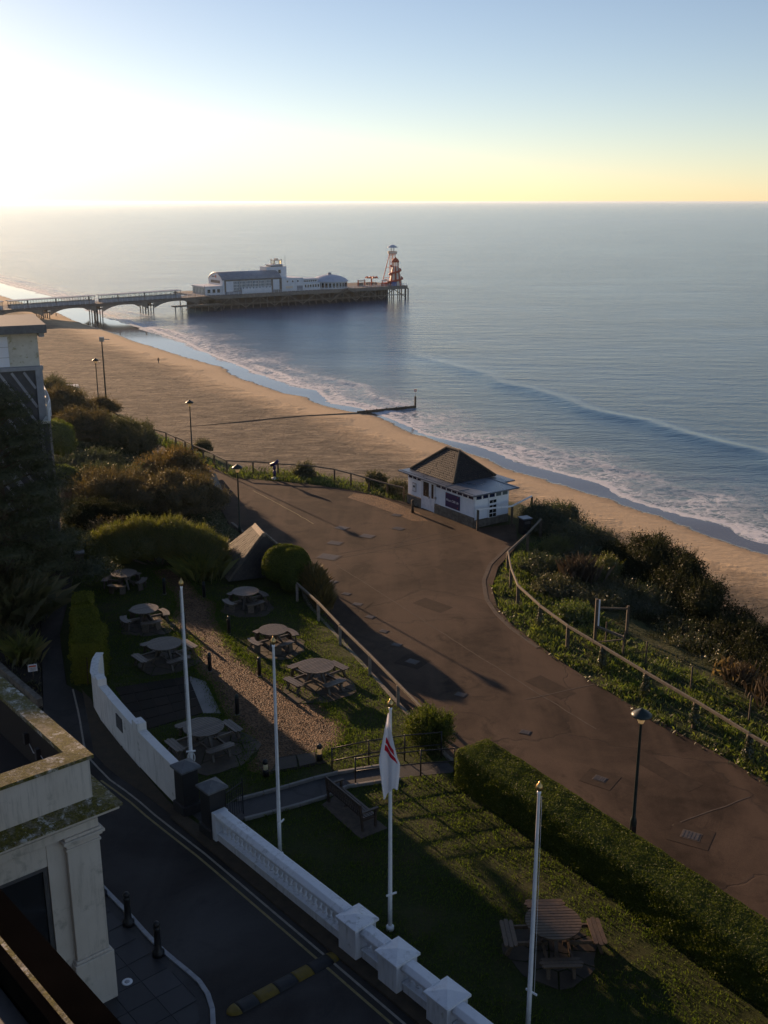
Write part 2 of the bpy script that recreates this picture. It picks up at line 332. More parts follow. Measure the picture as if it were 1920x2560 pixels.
    deep.inputs[1].default_value = 0; deep.inputs[2].default_value = 45
    c = mixc(nt, deep.outputs[0], (0.09, 0.12, 0.13), (0.008, 0.08, 0.17))
    # foam: broad lace by the waterline
    fo1 = noise(nt, 0.33, 9, 0.74, position(nt, (1, 1, 1)), 1.6)
    fo2 = noise(nt, 0.09, 4, 0.5, v)
    vor = nt.nodes.new('ShaderNodeTexVoronoi'); vor.feature = 'DISTANCE_TO_EDGE'; vor.inputs['Scale'].default_value = 0.55
    vv = nt.nodes.new('ShaderNodeVectorMath'); vv.operation = 'MULTIPLY_ADD'
    nt.links.new(fo1.outputs[1], vv.inputs[0]); vv.inputs[1].default_value = (3.2, 3.2, 0); nt.links.new(v, vv.inputs[2]); nt.links.new(vv.outputs[0], vor.inputs['Vector'])
    lace = ramp(nt, vor.outputs[0], [(0.02, 1.0), (0.13, 0.0)]).outputs[0]
    sh = math_(nt, 'ADD', at.outputs['Fac'], math_(nt, 'MULTIPLY', math_(nt, 'SUBTRACT', fo2.outputs[0], 0.56), 34.0))
    band = ramp(nt, math_(nt, 'DIVIDE', sh, 40.0), [(0.0, 1.0), (0.07, 0.7), (0.20, 0.34), (0.46, 0.0)]).outputs[0]
    edge = ramp(nt, math_(nt, 'DIVIDE', math_(nt, 'ADD', at.outputs['Fac'], math_(nt, 'MULTIPLY', fo1.outputs[0], 1.5)), 6.0), [(0.08, 0.0), (0.14, 1.0), (0.24, 1.0), (0.42, 0.0)]).outputs[0]
    fm = math_(nt, 'MULTIPLY', band, math_(nt, 'ADD', math_(nt, 'MULTIPLY', lace, 0.55), ramp(nt, fo1.outputs[0], [(0.44, 0.0), (0.60, 1.0)]).outputs[0]))
    at2 = nt.nodes.new('ShaderNodeAttribute'); at2.attribute_name = 'crest'
    fm = math_(nt, 'ADD', fm, math_(nt, 'MULTIPLY', edge, 0.8), clamp=True)
    fm = math_(nt, 'ADD', fm, math_(nt, 'MULTIPLY', at2.outputs['Fac'], ramp(nt, fo1.outputs[0], [(0.40, 0.0), (0.56, 1.0)]).outputs[0]), clamp=True)
    p1 = nt.nodes.new('ShaderNodeBsdfPrincipled')
    nt.links.new(c, p1.inputs['Base Color']); p1.inputs['Roughness'].default_value = 0.16; p1.inputs['IOR'].default_value = 1.333
    nt.links.new(bump(nt, h, 0.58, 0.9), p1.inputs['Normal'])
    p2 = nt.nodes.new('ShaderNodeBsdfPrincipled'); p2.inputs['Base Color'].default_value = (0.72, 0.72, 0.74, 1); p2.inputs['Roughness'].default_value = 0.8
    nt.links.new(bump(nt, fo1.outputs[0], 0.6, 0.3), p2.inputs['Normal'])
    mx = nt.nodes.new('ShaderNodeMixShader'); nt.links.new(math_(nt, 'MULTIPLY', fm, 0.92), mx.inputs[0])
    nt.links.new(p1.outputs[0], mx.inputs[1]); nt.links.new(p2.outputs[0], mx.inputs[2]); nt.links.new(mx.outputs[0], out.inputs[0])
    # slope ground
    m, nt, out = nodes('cliff_ground')
    v = position(nt)
    a = noise(nt, 0.4, 7, 0.65, v); b = noise(nt, 5, 5, 0.7, v)
    c = ramp(nt, a.outputs[0], [(0.35, (0.03, 0.042, 0.013)), (0.55, (0.055, 0.062, 0.02)), (0.72, (0.085, 0.068, 0.04))]).outputs[0]
    principled(nt, out, c, 0.95, bump(nt, math_(nt, 'ADD', a.outputs[0], b.outputs[0]), 0.9, 0.2), spec=0.2)
    # foliage
    leaf_mat('hedge_leaf', [(0.2, (0.032, 0.052, 0.008)), (0.55, (0.072, 0.10, 0.014)), (0.9, (0.15, 0.17, 0.03))], 0.45, 0.5, 0.02)
    leaf_mat('clip_leaf', [(0.2, (0.07, 0.085, 0.010)), (0.6, (0.15, 0.16, 0.015)), (0.95, (0.22, 0.22, 0.03))], 0.45, 0.5, 0.02)
    leaf_mat('bright_leaf', [(0.2, (0.05, 0.075, 0.010)), (0.6, (0.10, 0.13, 0.018)), (0.95, (0.16, 0.17, 0.03))], 0.5, 0.5, 0.02)
    leaf_mat('gold_leaf', [(0.2, (0.06, 0.075, 0.012)), (0.55, (0.12, 0.13, 0.018)), (0.95, (0.20, 0.18, 0.03))], 0.5)
    leaf_mat('lime_leaf', [(0.2, (0.07, 0.10, 0.012)), (0.55, (0.13, 0.17, 0.02)), (0.95, (0.18, 0.2, 0.03))], 0.5)
    leaf_mat('bramble_leaf', [(0.15, (0.045, 0.040, 0.014)), (0.5, (0.095, 0.072, 0.022)), (0.9, (0.15, 0.10, 0.035))], 0.42)
    leaf_mat('olive_leaf', [(0.15, (0.035, 0.042, 0.014)), (0.5, (0.065, 0.068, 0.022)), (0.9, (0.11, 0.095, 0.035))], 0.42)
    leaf_mat('dark_leaf', [(0.15, (0.014, 0.018, 0.007)), (0.5, (0.026, 0.031, 0.011)), (0.9, (0.046, 0.045, 0.018))], 0.35, 0.5, 0.02)
    leaf_mat('slope_leaf', [(0.15, (0.024, 0.034, 0.012)), (0.5, (0.042, 0.056, 0.018)), (0.9, (0.07, 0.077, 0.027))], 0.42)
    leaf_mat('yellow_leaf', [(0.15, (0.055, 0.07, 0.012)), (0.5, (0.10, 0.115, 0.018)), (0.9, (0.16, 0.15, 0.03))], 0.5)
    leaf_mat('rust_leaf', [(0.15, (0.06, 0.05, 0.016)), (0.5, (0.12, 0.085, 0.022)), (0.9, (0.22, 0.12, 0.03))], 0.5)
    leaf_mat('pine_needle', [(0.15, (0.03, 0.04, 0.018)), (0.5, (0.05, 0.062, 0.026)), (0.9, (0.078, 0.085, 0.036))], 0.25, 0.4, 0.05)
    leaf_mat('grass_blade', [(0.15, (0.045, 0.085, 0.010)), (0.5, (0.075, 0.125, 0.014)), (0.9, (0.125, 0.155, 0.025))], 0.6, 0.5, 0.015)
    leaf_mat('verge_grass', [(0.15, (0.045, 0.075, 0.012)), (0.5, (0.085, 0.125, 0.018)), (0.9, (0.15, 0.16, 0.035))], 0.55)
    leaf_mat('dry_grass', [(0.15, (0.09, 0.06, 0.03)), (0.5, (0.15, 0.10, 0.05)), (0.9, (0.22, 0.16, 0.08))], 0.45)
    leaf_mat('dead_twig', [(0.15, (0.03, 0.02, 0.013)), (0.5, (0.055, 0.036, 0.024)), (0.9, (0.085, 0.058, 0.038))], 0.2)
    # flag cloth with red bars
    m, nt, out = nodes('flag_cloth')
    uv = nt.nodes.new('ShaderNodeUVMap'); sp = nt.nodes.new('ShaderNodeSeparateXYZ'); nt.links.new(uv.outputs[0], sp.inputs[0])
    def inside(o, lo, hi):
        return math_(nt, 'MULTIPLY', math_(nt, 'GREATER_THAN', o, lo), math_(nt, 'LESS_THAN', o, hi))
    skew = math_(nt, 'SUBTRACT', sp.outputs[1], math_(nt, 'MULTIPLY', sp.outputs[0], 0.30))
    b1 = math_(nt, 'MULTIPLY', inside(skew, 0.20, 0.275), inside(sp.outputs[0], 0.30, 0.86))
    b2 = math_(nt, 'MULTIPLY', inside(skew, 0.30, 0.375), inside(sp.outputs[0], 0.26, 0.88))
    red = math_(nt, 'ADD', b1, b2, clamp=True)
    c = mixc(nt, red, (0.74, 0.73, 0.76), (0.55, 0.02, 0.035))
    d = nt.nodes.new('ShaderNodeBsdfDiffuse'); t = nt.nodes.new('ShaderNodeBsdfTranslucent')
    nt.links.new(c, d.inputs[0]); nt.links.new(c, t.inputs[0])
    mx = nt.nodes.new('ShaderNodeMixShader'); mx.inputs[0].default_value = 0.4
    nt.links.new(d.outputs[0], mx.inputs[1]); nt.links.new(t.outputs[0], mx.inputs[2]); nt.links.new(mx.outputs[0], out.inputs[0])
make_materials()

# ------------------------------------------------------------------ mesh helpers
def link(o, parent=None):
    COL.objects.link(o)
    if parent is not None: o.parent = parent
    return o
def tag(o, label=None, cat=None, group=None, kind=None):
    if label: o['label'] = label
    if cat: o['category'] = cat
    if group: o['group'] = group
    if kind: o['kind'] = kind
    return o
def thing(name, label, cat, loc=(0, 0, 0), rz=0.0, group=None):
    o = bpy.data.objects.new(name, None); o.empty_display_size = 0.3
    link(o); o.location = loc; o.rotation_euler = (0, 0, rz)
    return tag(o, label, cat, group)
class MB:
    def __init__(s): s.v = []; s.f = []
    def add(s, vs, fs):
        k = len(s.v); s.v += [tuple(map(float, p)) for p in vs]; s.f += [tuple(i + k for i in f) for f in fs]; return s
    def box(s, c, d, rz=0.0):
        x, y, z = d[0] / 2, d[1] / 2, d[2] / 2; ca, sa = math.cos(rz), math.sin(rz)
        vs = []
        for sx, sy, sz in ((-1,-1,-1),(1,-1,-1),(1,1,-1),(-1,1,-1),(-1,-1,1),(1,-1,1),(1,1,1),(-1,1,1)):
            px, py = sx * x, sy * y
            vs.append((c[0] + px * ca - py * sa, c[1] + px * sa + py * ca, c[2] + sz * z))
        return s.add(vs, [(0,3,2,1),(4,5,6,7),(0,1,5,4),(1,2,6,5),(2,3,7,6),(3,0,4,7)])
    def b(s, x0, x1, y0, y1, z0, z1): return s.box(((x0+x1)/2, (y0+y1)/2, (z0+z1)/2), (abs(x1-x0), abs(y1-y0), abs(z1-z0)))
    def bar(s, p, q, w, h):
        """rectangular bar from p to q, w wide (horizontal), h high"""
        p, q = Vector(p), Vector(q); d = (q - p).normalized()
        side = d.cross(Vector((0, 0, 1)))
        if side.length < 1e-4: side = Vector((1, 0, 0))
        side.normalize(); up = side.cross(d)
        vs = [e + side * (a * w / 2) + up * (b * h / 2) for e in (p, q) for a, b in ((-1,-1),(1,-1),(1,1),(-1,1))]
        return s.add(vs, [(0,1,2,3)[::-1],(4,5,6,7),(0,1,5,4),(1,2,6,5),(2,3,7,6),(3,0,4,7)])
    def tube(s, pts, r, n=8, cap=True):
        pts = [Vector(p) for p in pts]; rs = r if hasattr(r, '__len__') else [r] * len(pts)
        vs = []; fs = []; prev = None
        for i, p in enumerate(pts):
            d = (pts[min(i + 1, len(pts) - 1)] - pts[max(i - 1, 0)]).normalized()
            a = Vector((1, 0, 0)) if abs(d.x) < 0.9 else Vector((0, 1, 0))
            if prev is not None: a = prev
            a = (a - d * a.dot(d)).normalized(); b = d.cross(a); prev = a
            for k in range(n):
                t = 2 * math.pi * k / n
                vs.append(p + (a * math.cos(t) + b * math.sin(t)) * rs[i])
        for i in range(len(pts) - 1):
            for k in range(n):
                fs.append((i*n+k, i*n+(k+1)%n, (i+1)*n+(k+1)%n, (i+1)*n+k))
        if cap: fs.append(tuple(range(n))[::-1]); fs.append(tuple((len(pts)-1)*n + k for k in range(n)))
        return s.add(vs, fs)
    def lathe(s, prof, n=16, c=(0, 0, 0)):
        vs = []; fs = []
        for r, z in prof:
            for k in range(n):
                t = 2 * math.pi * k / n
                vs.append((c[0] + max(r, 1e-4) * math.cos(t), c[1] + max(r, 1e-4) * math.sin(t), c[2] + z))
        for i in range(len(prof) - 1):
            for k in range(n): fs.append((i*n+k, i*n+(k+1)%n, (i+1)*n+(k+1)%n, (i+1)*n+k))
        fs.append(tuple(range(n))[::-1]); fs.append(tuple((len(prof)-1)*n + k for k in range(n)))
        return s.add(vs, fs)
    def prism(s, poly, z0, z1):
        n = len(poly)
        a = sum(poly[i][0]*poly[(i+1)%n][1] - poly[(i+1)%n][0]*poly[i][1] for i in range(n))
        if a < 0: poly = poly[::-1]
        vs = [(p[0], p[1], z0) for p in poly] + [(p[0], p[1], z1) for p in poly]
        fs = [tuple(range(n))[::-1], tuple(range(n, 2*n))] + [(i, (i+1)%n, n+(i+1)%n, n+i) for i in range(n)]
        return s.add(vs, fs)
    def pyramid(s, c, w, d, h, rz=0.0, z0=0.0):
        ca, sa = math.cos(rz), math.sin(rz)
        vs = [(c[0]+x*ca-y*sa, c[1]+x*sa+y*ca, z0) for x, y in ((-w/2,-d/2),(w/2,-d/2),(w/2,d/2),(-w/2,d/2))] + [(c[0], c[1], z0+h)]
        return s.add(vs, [(0,3,2,1),(0,1,4),(1,2,4),(2,3,4),(3,0,4)])
    def obj(s, name, m, parent=None, smooth=False, bevel=0.0, fix=False):
        me = bpy.data.meshes.new(name); me.from_pydata(s.v, [], s.f)
        if fix:
            bm = bmesh.new(); bm.from_mesh(me); bmesh.ops.recalc_face_normals(bm, faces=bm.faces); bm.to_mesh(me); bm.free()
        me.materials.append(MATS[m])
        if smooth: me.polygons.foreach_set('use_smooth', [True] * len(me.polygons))
        o = link(bpy.data.objects.new(name, me), parent)
        if bevel:
            md = o.modifiers.new('bevel', 'BEVEL'); md.width = bevel; md.segments = 2; md.limit_method = 'ANGLE'
        return o
def fast(name, V, F, m, parent=None, attrs=None, smooth=False):
    """mesh from numpy arrays; F is (n,3) or (n,4)"""
    me = bpy.data.meshes.new(name)
    V = np.asarray(V, np.float32); F = np.asarray(F, np.int32); k = F.shape[1]
    me.vertices.add(len(V)); me.vertices.foreach_set('co', V.ravel())
    me.loops.add(F.size); me.loops.foreach_set('vertex_index', F.ravel())
    me.polygons.add(len(F)); me.polygons.foreach_set('loop_start', np.arange(0, F.size, k, dtype=np.int32))
    me.polygons.foreach_set('loop_total', np.full(len(F), k, np.int32))
    if smooth: me.polygons.foreach_set('use_smooth', np.ones(len(F), bool))
    for n, a in (attrs or {}).items():
        at = me.attributes.new(n, 'FLOAT', 'POINT'); at.data.foreach_set('value', np.asarray(a, np.float32))
    me.update(calc_edges=True); me.validate()
    me.materials.append(MATS[m])
    return link(bpy.data.objects.new(name, me), parent)
def copy_tree(o, parent=None):
    c = o.copy(); COL.objects.link(c); c.parent = parent
    for ch in list(o.children): copy_tree(ch, c)
    return c
def inpoly(px, py, poly):
    px = np.asarray(px); py = np.asarray(py); res = np.zeros(px.shape, bool)
    n = len(poly); j = n - 1
    for i in range(n):
        xi, yi = poly[i]; xj, yj = poly[j]
        c = ((yi > py) != (yj > py)) & (px < (xj - xi) * (py - yi) / (yj - yi + 1e-12) + xi)
        res ^= c; j = i
    return res
def seg_dist(px, py, line):
    best = np.full(np.shape(px), 1e9)
    for (x0, y0), (x1, y1) in zip(line[:-1], line[1:]):
        dx, dy = x1 - x0, y1 - y0; L = dx*dx + dy*dy + 1e-12
        t = np.clip(((px - x0)*dx + (py - y0)*dy) / L, 0, 1)
        best = np.minimum(best, np.hypot(px - x0 - t*dx, py - y0 - t*dy))
    return best
def resample(line, step):
    pts = np.array(line, float); d = np.r_[0, np.cumsum(np.hypot(*np.diff(pts, axis=0).T[:2]))]
    n = max(2, int(d[-1] / step) + 1); s = np.linspace(0, d[-1], n)
    return np.stack([np.interp(s, d, pts[:, k]) for k in range(pts.shape[1])], 1)
# ------------------------------------------------------------------ the setting: sea, beach, cliff
DRY = [(-260, 640), (-180, 515), (-145.5, 456.1), (-138.1, 449), (-123.2, 419.5), (-108.7, 395.6), (-93.2, 370.9), (-85.7, 356.2), (-76.6, 343.1), (-69.9, 332.0), (-60.7, 317.6), (-52.3, 304.8), (-45.6, 296.0), (-42.5, 285.6), (-36.3, 274.0), (-27.5, 259.2), (-23.6, 253.3), (-19.4, 250.1), (-15.5, 240.5), (-9.3, 232.6), (-5.1, 228.9), (-1.0, 225.0), (3.8, 211.8), (12.0, 198.0), (14.4, 193.1), (18.5, 185.7), (21.7, 177.2), (27.2, 170.9), (30.8, 165.0), (35.0, 159.4), (38.0, 153.6), (43.0, 145.8), (44.7, 140.3), (50.8, 131.8), (66, 108), (110, 40)]
WATER = [(-240, 655), (-160, 525), (-128, 465), (-108.3, 429.6), (-96.1, 408.6), (-87.4, 393.2), (-74.9, 368.8), (-66.4, 353.1), (-58.4, 333.1), (-48.1, 312.9), (-39.9, 297.0), (-35.4, 286.5), (-27.9, 274.9), (-21.0, 264.1), (-16.6, 259.0), (-14.3, 247.9), (-11.8, 241.9), (-5.2, 235.6), (3.0, 221.0), (7.0, 209.2), (11.4, 203.8), (18.6, 196.7), (21.5, 190.0), (25.7, 182.8), (30.4, 176.2), (36.0, 169.9), (37.1, 162.7), (40.2, 156.4), (44.9, 150.4), (49.9, 146.3), (50.6, 140.2), (54.5, 136), (71, 112), (116, 42)]
SN = np.array([0.85, 0.527])           # seaward
AL = np.array([-0.527, 0.85])          # along the shore, away from the camera
def by_along(line):
    p = np.array(line); a = p @ AL; o = np.argsort(a); return a[o], (p @ SN)[o]
wa, wo = by_along(WATER); da, do = by_along(DRY)
ua = np.unique(np.r_[np.arange(-20, 90, 4.0), np.arange(90, 480, 1.6), np.arange(480, 680, 8.0)])
wat = np.interp(ua, wa, wo); dry = np.minimum(np.interp(ua, da, do), wat - 2.0)
ker = np.ones(3) / 3
wat = np.convolve(np.pad(wat, 1, 'edge'), ker, 'valid'); dry = np.convolve(np.pad(dry, 1, 'edge'), ker, 'valid')
def grid_faces(nr, nc):
    i, j = np.meshgrid(np.arange(nr - 1), np.arange(nc - 1), indexing='ij')
    a = (i * nc + j).ravel(); return np.stack([a, a + nc, a + nc + 1, a + 1], 1)
def wobble(x, y, s, seed=0):
    return (np.sin(x*s + seed) + np.sin(y*s*1.31 + 1.7*seed + x*s*0.37) + np.sin((x + y)*s*0.71 + 2.3*seed) + np.sin((x - 1.7*y)*s*1.9 + seed*0.7)) / 4
# sea
ua2 = np.r_[-900, -300, -80, ua, 800, 1200, 2500, 6000, 20000, 75000]
wat2 = np.interp(ua2, ua, wat)
offs = np.r_[-30, -12, -6, -4, np.arange(-3, 14, 0.7), np.arange(14, 34, 2.2), np.arange(34, 66, 0.9), np.arange(66, 150, 5), 170, 200, 260, 400, 800, 2000, 6000, 20000, 80000]
A_, O_ = np.meshgrid(ua2, offs, indexing='ij'); W_ = wat2[:, None] + O_
X = A_ * AL[0] + W_ * SN[0]; Y = A_ * AL[1] + W_ * SN[1]
z = np.full(X.shape, SEA)
near = np.exp(-np.clip(O_, 0, None) / 40.0) * (O_ > -8)
z += near * 0.05 * wobble(X, Y, 0.5, 1.0)
crest_at = 4.5 + 3.0 * wobble(A_, A_*0, 0.09, 2.0)
cr = np.exp(-((O_ - crest_at) / 1.2) ** 2) * np.clip(0.35 + wobble(A_, A_*0, 0.06, 5.0), 0, 1)
z += 0.35 * cr
crest2 = 12 + 4.0 * wobble(A_, A_*0, 0.05, 8.0)
c2_ = np.exp(-((O_ - crest2) / 1.6) ** 2) * np.clip(wobble(A_, A_*0, 0.045, 3.0) + 0.15, 0, 1)
z += 0.4 * c2_
# a long smooth swell rolling in parallel to the beach
sw0 = 40.7 + 0.11 * (A_ - 123.5) + 0.8 * wobble(A_, A_*0, 0.03, 1.0)
z += 0.55 * np.exp(-((O_ - sw0) / 3.4) ** 2) * np.clip((A_ + 30) / 60, 0, 1) * np.clip((310 - A_) / 160, 0, 1)
sw1 = 34 + 3.0 * wobble(A_, A_*0, 0.03, 4.0)
z += 0.16 * np.exp(-((O_ - sw1) / 3.0) ** 2) * np.clip((230 - A_) / 120, 0, 1)
z[O_ < -4] -= 0.6
calm = np.exp(-((O_ - sw0 - 1.5) / 2.6) ** 2) * np.clip((A_ + 30) / 60, 0, 1) * np.clip((310 - A_) / 160, 0, 1) * (0.75 + 0.25*wobble(A_, A_*0, 0.11, 6.0))
crest = np.clip(cr * 1.2 + c2_ * 0.8, 0, 1)
sea = fast('sea', np.stack([X, Y, z], -1).reshape(-1, 3), grid_faces(len(ua2), len(offs))[:, ::-1], 'sea_water', None, {'shore': O_.ravel(), 'crest': crest.ravel(), 'calm': calm.ravel()}, True)
tag(sea, kind='structure')
# beach
boff = np.r_[-40, -20, -12, -9, -7, -5.5, np.arange(-4.5, 3, 0.5), np.arange(3, 20, 1.5), np.arange(20, 60, 4), 70, 90, 120, 160, 210]
A_, L_ = np.meshgrid(ua, boff, indexing='ij')       # L_ = metres landward of the dry edge
gap = (wat - dry)[:, None]
X = A_ * AL[0] + (dry[:, None] - L_) * SN[0]; Y = A_ * AL[1] + (dry[:, None] - L_) * SN[1]
z = np.where(L_ < 0, SEA + 0.15 * (1 + L_ / gap), SEA + 0.15 + 0.055 * np.clip(L_, 0, 14) + 0.018 * np.clip(L_ - 14, 0, 200))
z = np.where(L_ < -gap, SEA - 0.05 * (-L_ - gap), z)
z += np.clip(L_ - 6, 0, 10) / 10 * 0.14 * (wobble(X, Y, 0.23, 3.0) + 0.7 * wobble(X, Y, 0.61, 9.0))
beach = fast('beach', np.stack([X, Y, z], -1).reshape(-1, 3), grid_faces(len(ua), len(boff)), 'sand', None, {'shore': L_.ravel()}, True)
tag(beach, kind='structure')
def beach_z(x, y):
    a = x * AL[0] + y * AL[1]; l = float(np.interp(a, ua, dry)) - (x * SN[0] + y * SN[1])
    return SEA + 0.15 + 0.055 * min(max(l, 0), 14) + 0.018 * max(l - 14, 0)

# cliff top edge, from far to near
EDGE = [(-320, 520), (-200, 345), (-130, 245), (-85, 185), (-52, 138), (-33, 112), (-24.5, 98.5), (-18.6, 90.8), (-12.6, 81.2), (-5.9, 80.2), (-1.5, 76.8), (2.2, 74.2), (6.5, 73.5), (10.5, 70), (11.6, 64), (11.2, 58), (11.6, 53), (13.0, 48), (15.5, 43.5), (18.0, 39), (21.5, 33), (28, 22), (44, -2), (80, -60)]
PLAT = EDGE + [(80, -120), (-320, -120)]
gx = np.unique(np.r_[np.arange(-320, -60, 12), np.arange(-60, 60, 1.25), np.arange(60, 130, 6)])
gy = np.unique(np.r_[np.arange(-60, 15, 8), np.arange(15, 110, 1.25), np.arange(110, 520, 10)])
GX, GY = np.meshgrid(gx, gy, indexing='ij')
ins = inpoly(GX, GY, PLAT); dist = np.where(ins, 0, seg_dist(GX, GY, EDGE))
def slope_z(d): return ROAD - 0.10 - np.minimum(d * 0.35, 1.2) - np.clip(d - 3, 0, 100) * 0.95
GZ = np.maximum(np.where(ins, ROAD - 0.10, slope_z(dist)), SEA - 4)
GZ += np.clip(dist, 0, 4) / 4 * 0.35 * wobble(GX, GY, 0.8, 2.0)
ter = fast('cliff_terrain', np.stack([GX, GY, GZ], -1).reshape(-1, 3), grid_faces(len(gx), len(gy)), 'cliff_ground', None, None, True)
tag(ter, kind='structure')
def ground_z(x, y):
    if inpoly(np.array([x]), np.array([y]), PLAT)[0]: return ROAD - 0.10
    return float(max(slope_z(seg_dist(np.array([x]), np.array([y]), EDGE))[0], SEA - 4))

# promenade road
ROAD_R = [(-44, 127), (-31, 107), (-20.6, 90.8), (-15.48, 83.57), (-13.12, 80.48), (-11.69, 78.02), (-8.03, 76.91), (-5.88, 76.23), (-2.02, 74.25), (0.99, 71.6), (1.7, 71.1), (5.9, 65.0), (8.6, 66.0), (8.3, 61.78), (6.6, 57.49), (5.9, 54.07), (5.9, 51.32), (6.4, 48.82), (7.96, 44.92), (9.33, 42.0), (10.88, 39.19), (12.18, 37.05), (13.99, 33.97), (18, 27), (26, 14), (36, -4)]
GARDEN_E = [(-22.5, 89.2), (-19.8, 86.2), (-13.2, 74), (-11.2, 69.4), (-9.6, 64.1), (-7.6, 60.2), (-4.8, 56.4), (-3.9, 50.3), (0.75, 38.75), (2.75, 33.9), (10.0, 25.9), (24, 10.5), (30, -4)]
road = MB().prism(ROAD_R + GARDEN_E[::-1] + [(-34, 105), (-48, 126)], ROAD - 0.3, ROAD).obj('promenade_road', 'promenade_asphalt')
tag(road, kind='structure')
# lighter worn patch of gravelly tarmac by the kiosk, kerb arc at the bend
patch = MB().prism([(-2.2, 73.5), (-0.6, 73.0), (1.0, 70.6), (2.4, 68.6), (2.9, 66.6), (1.9, 66.6), (0.4, 68.8), (-1.2, 70.8), (-2.6, 72.4)], ROAD + 0.001, ROAD + 0.004).obj('worn_tarmac_patch', 'gravel_ground', road)
arc = [(7.6, 61.2), (6.2, 58.0), (5.55, 55.2), (5.45, 52.4), (5.75, 50.4), (6.3, 48.4), (7.3, 46.0)]
mb = MB(); a_ = resample(arc, 0.5)
for p, q in zip(a_[:-1], a_[1:]): mb.bar((p[0], p[1], ROAD + 0.006), (q[0], q[1], ROAD + 0.006), 0.22, 0.02)
mb.obj('drainage_kerb', 'manhole_frame', road)
# thin repair seams in the tarmac
for pts in ([(-9.6, 74.3), (-6.3, 69.0), (-4.6, 66.0)], [(-3.0, 58.2), (-1.2, 55.1), (4.2, 45.4), (8.5, 38.0)], [(6.0, 40.6), (9.2, 42.1)], [(9.8, 31.2), (13.0, 33.0)], [(-3.0, 58.9), (1.0, 61.3), (5.2, 63.8)], [(-3.0, 59.7), (0.8, 62.0), (4.6, 64.6)]):
    mb = MB(); a_ = resample(pts, 0.6); a_ = a_ + rng.normal(0, 0.02, a_.shape)
    for p, q in zip(a_[:-1], a_[1:]): mb.bar((p[0], p[1], ROAD + 0.002), (q[0], q[1], ROAD + 0.002), 0.05, 0.008)
    mb.obj('tarmac_seam', 'yellow_line' if pts[0][0] == -9.6 else 'manhole_frame', road)

for pl in ([(2.2, 52.6), (3.6, 51.2), (2.9, 50.4), (1.5, 51.8)], [(7.0, 43.0), (8.3, 41.2), (7.5, 40.6), (6.2, 42.4)], [(-5.2, 70.6), (-3.9, 69.4), (-4.8, 68.2), (-6.1, 69.5)], [(4.0, 58.5), (5.0, 57.4), (3.9, 56.3), (2.9, 57.5)], [(10.0, 36.2), (11.6, 33.8), (10.9, 33.3), (9.3, 35.7)]):
    MB().prism(pl, ROAD - 0.01, ROAD + 0.003).obj('tarmac_repair', 'tarmac_patch', road)
# raised garden lawn (level 0), driveway, planting bed
LAWN_W = [(8.0, 12.9), (1.25, 21.55), (-0.9, 24.05), (-5.5, 29.4), (-7.35, 31.65), (-9.85, 35.4), (-11.5, 38.0), (-12.05, 39.4), (-13.4, 40.6), (-15.3, 46.0), (-16.9, 53.9), (-17.6, 57.0), (-21.0, 65.5), (-27.5, 84)]
LAWN = LAWN_W + [(-23, 88.7), (-20.2, 85.9), (-13.6, 73.8), (-11.6, 69.2), (-10.0, 63.9), (-7.9, 59.9), (-5.0, 56.2), (-4.1, 50.25), (0.55, 38.7), (2.55, 33.8), (9.85, 25.75), (23.8, 10.4)]
lawn = MB().prism(LAWN, -1.1, 0.0).obj('lawn', 'lawn_ground'); tag(lawn, kind='structure')
DRIVE = [(9.5, 4), (7.95, 12.95), (1.2, 21.6), (-0.95, 24.1), (-5.55, 29.45), (-7.4, 31.7), (-9.9, 35.45), (-11.55, 38.05), (-12.1, 39.45), (-13.45, 40.65), (-15.35, 46.05), (-16.95, 53.95), (-17.65, 57.05), (-18.5, 53.2), (-16.2, 46.0), (-14.3, 40.2), (-13.6, 38.0), (-13.4, 36), (-14, 30), (-12, 4)]
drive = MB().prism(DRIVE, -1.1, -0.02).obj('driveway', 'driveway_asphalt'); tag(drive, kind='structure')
BED = [(-12.05, 4), (-14.05, 30), (-13.45, 36), (-13.65, 38.0), (-14.35, 40.2), (-16.25, 46.0), (-18.55, 53.2), (-17.7, 57.1), (-21.1, 65.6), (-27.6, 84.2), (-60, 100), (-70, 4)]
bed = MB().prism(BED, -1.1, -0.01).obj('planting_bed', 'soil'); tag(bed, kind='structure')
# brown verge between driveway and white wall / balustrade
VER = [(-6.3, 30.4), (-7.3, 31.5), (-9.8, 35.25), (-11.45, 37.9), (-12.0, 39.2), (-12.7, 40.2), (-12.59, 39.97), (-11.83, 37.91), (-11.4, 36.69), (-10.77, 34.91), (-10.1, 33.96), (-9.6, 33.39), (-8.39, 32.19), (-7.38, 31.11), (-6.75, 30.45)]
verge = MB().prism(VER, -0.3, 0.004).obj('soil_verge', 'wet_soil'); tag(verge, kind='structure')
VER2 = [(-6.8, 30.9), (-5.3, 29.3), (-0.95, 24.2), (0.4, 22.7), (7.8, 13.9), (7.45, 13.6), (0.05, 22.4), (-1.3, 23.9), (-5.65, 28.95), (-7.1, 30.6)]
foot = MB().prism(VER2, -0.3, 0.05).obj('footway', 'wet_soil'); tag(foot, kind='structure')
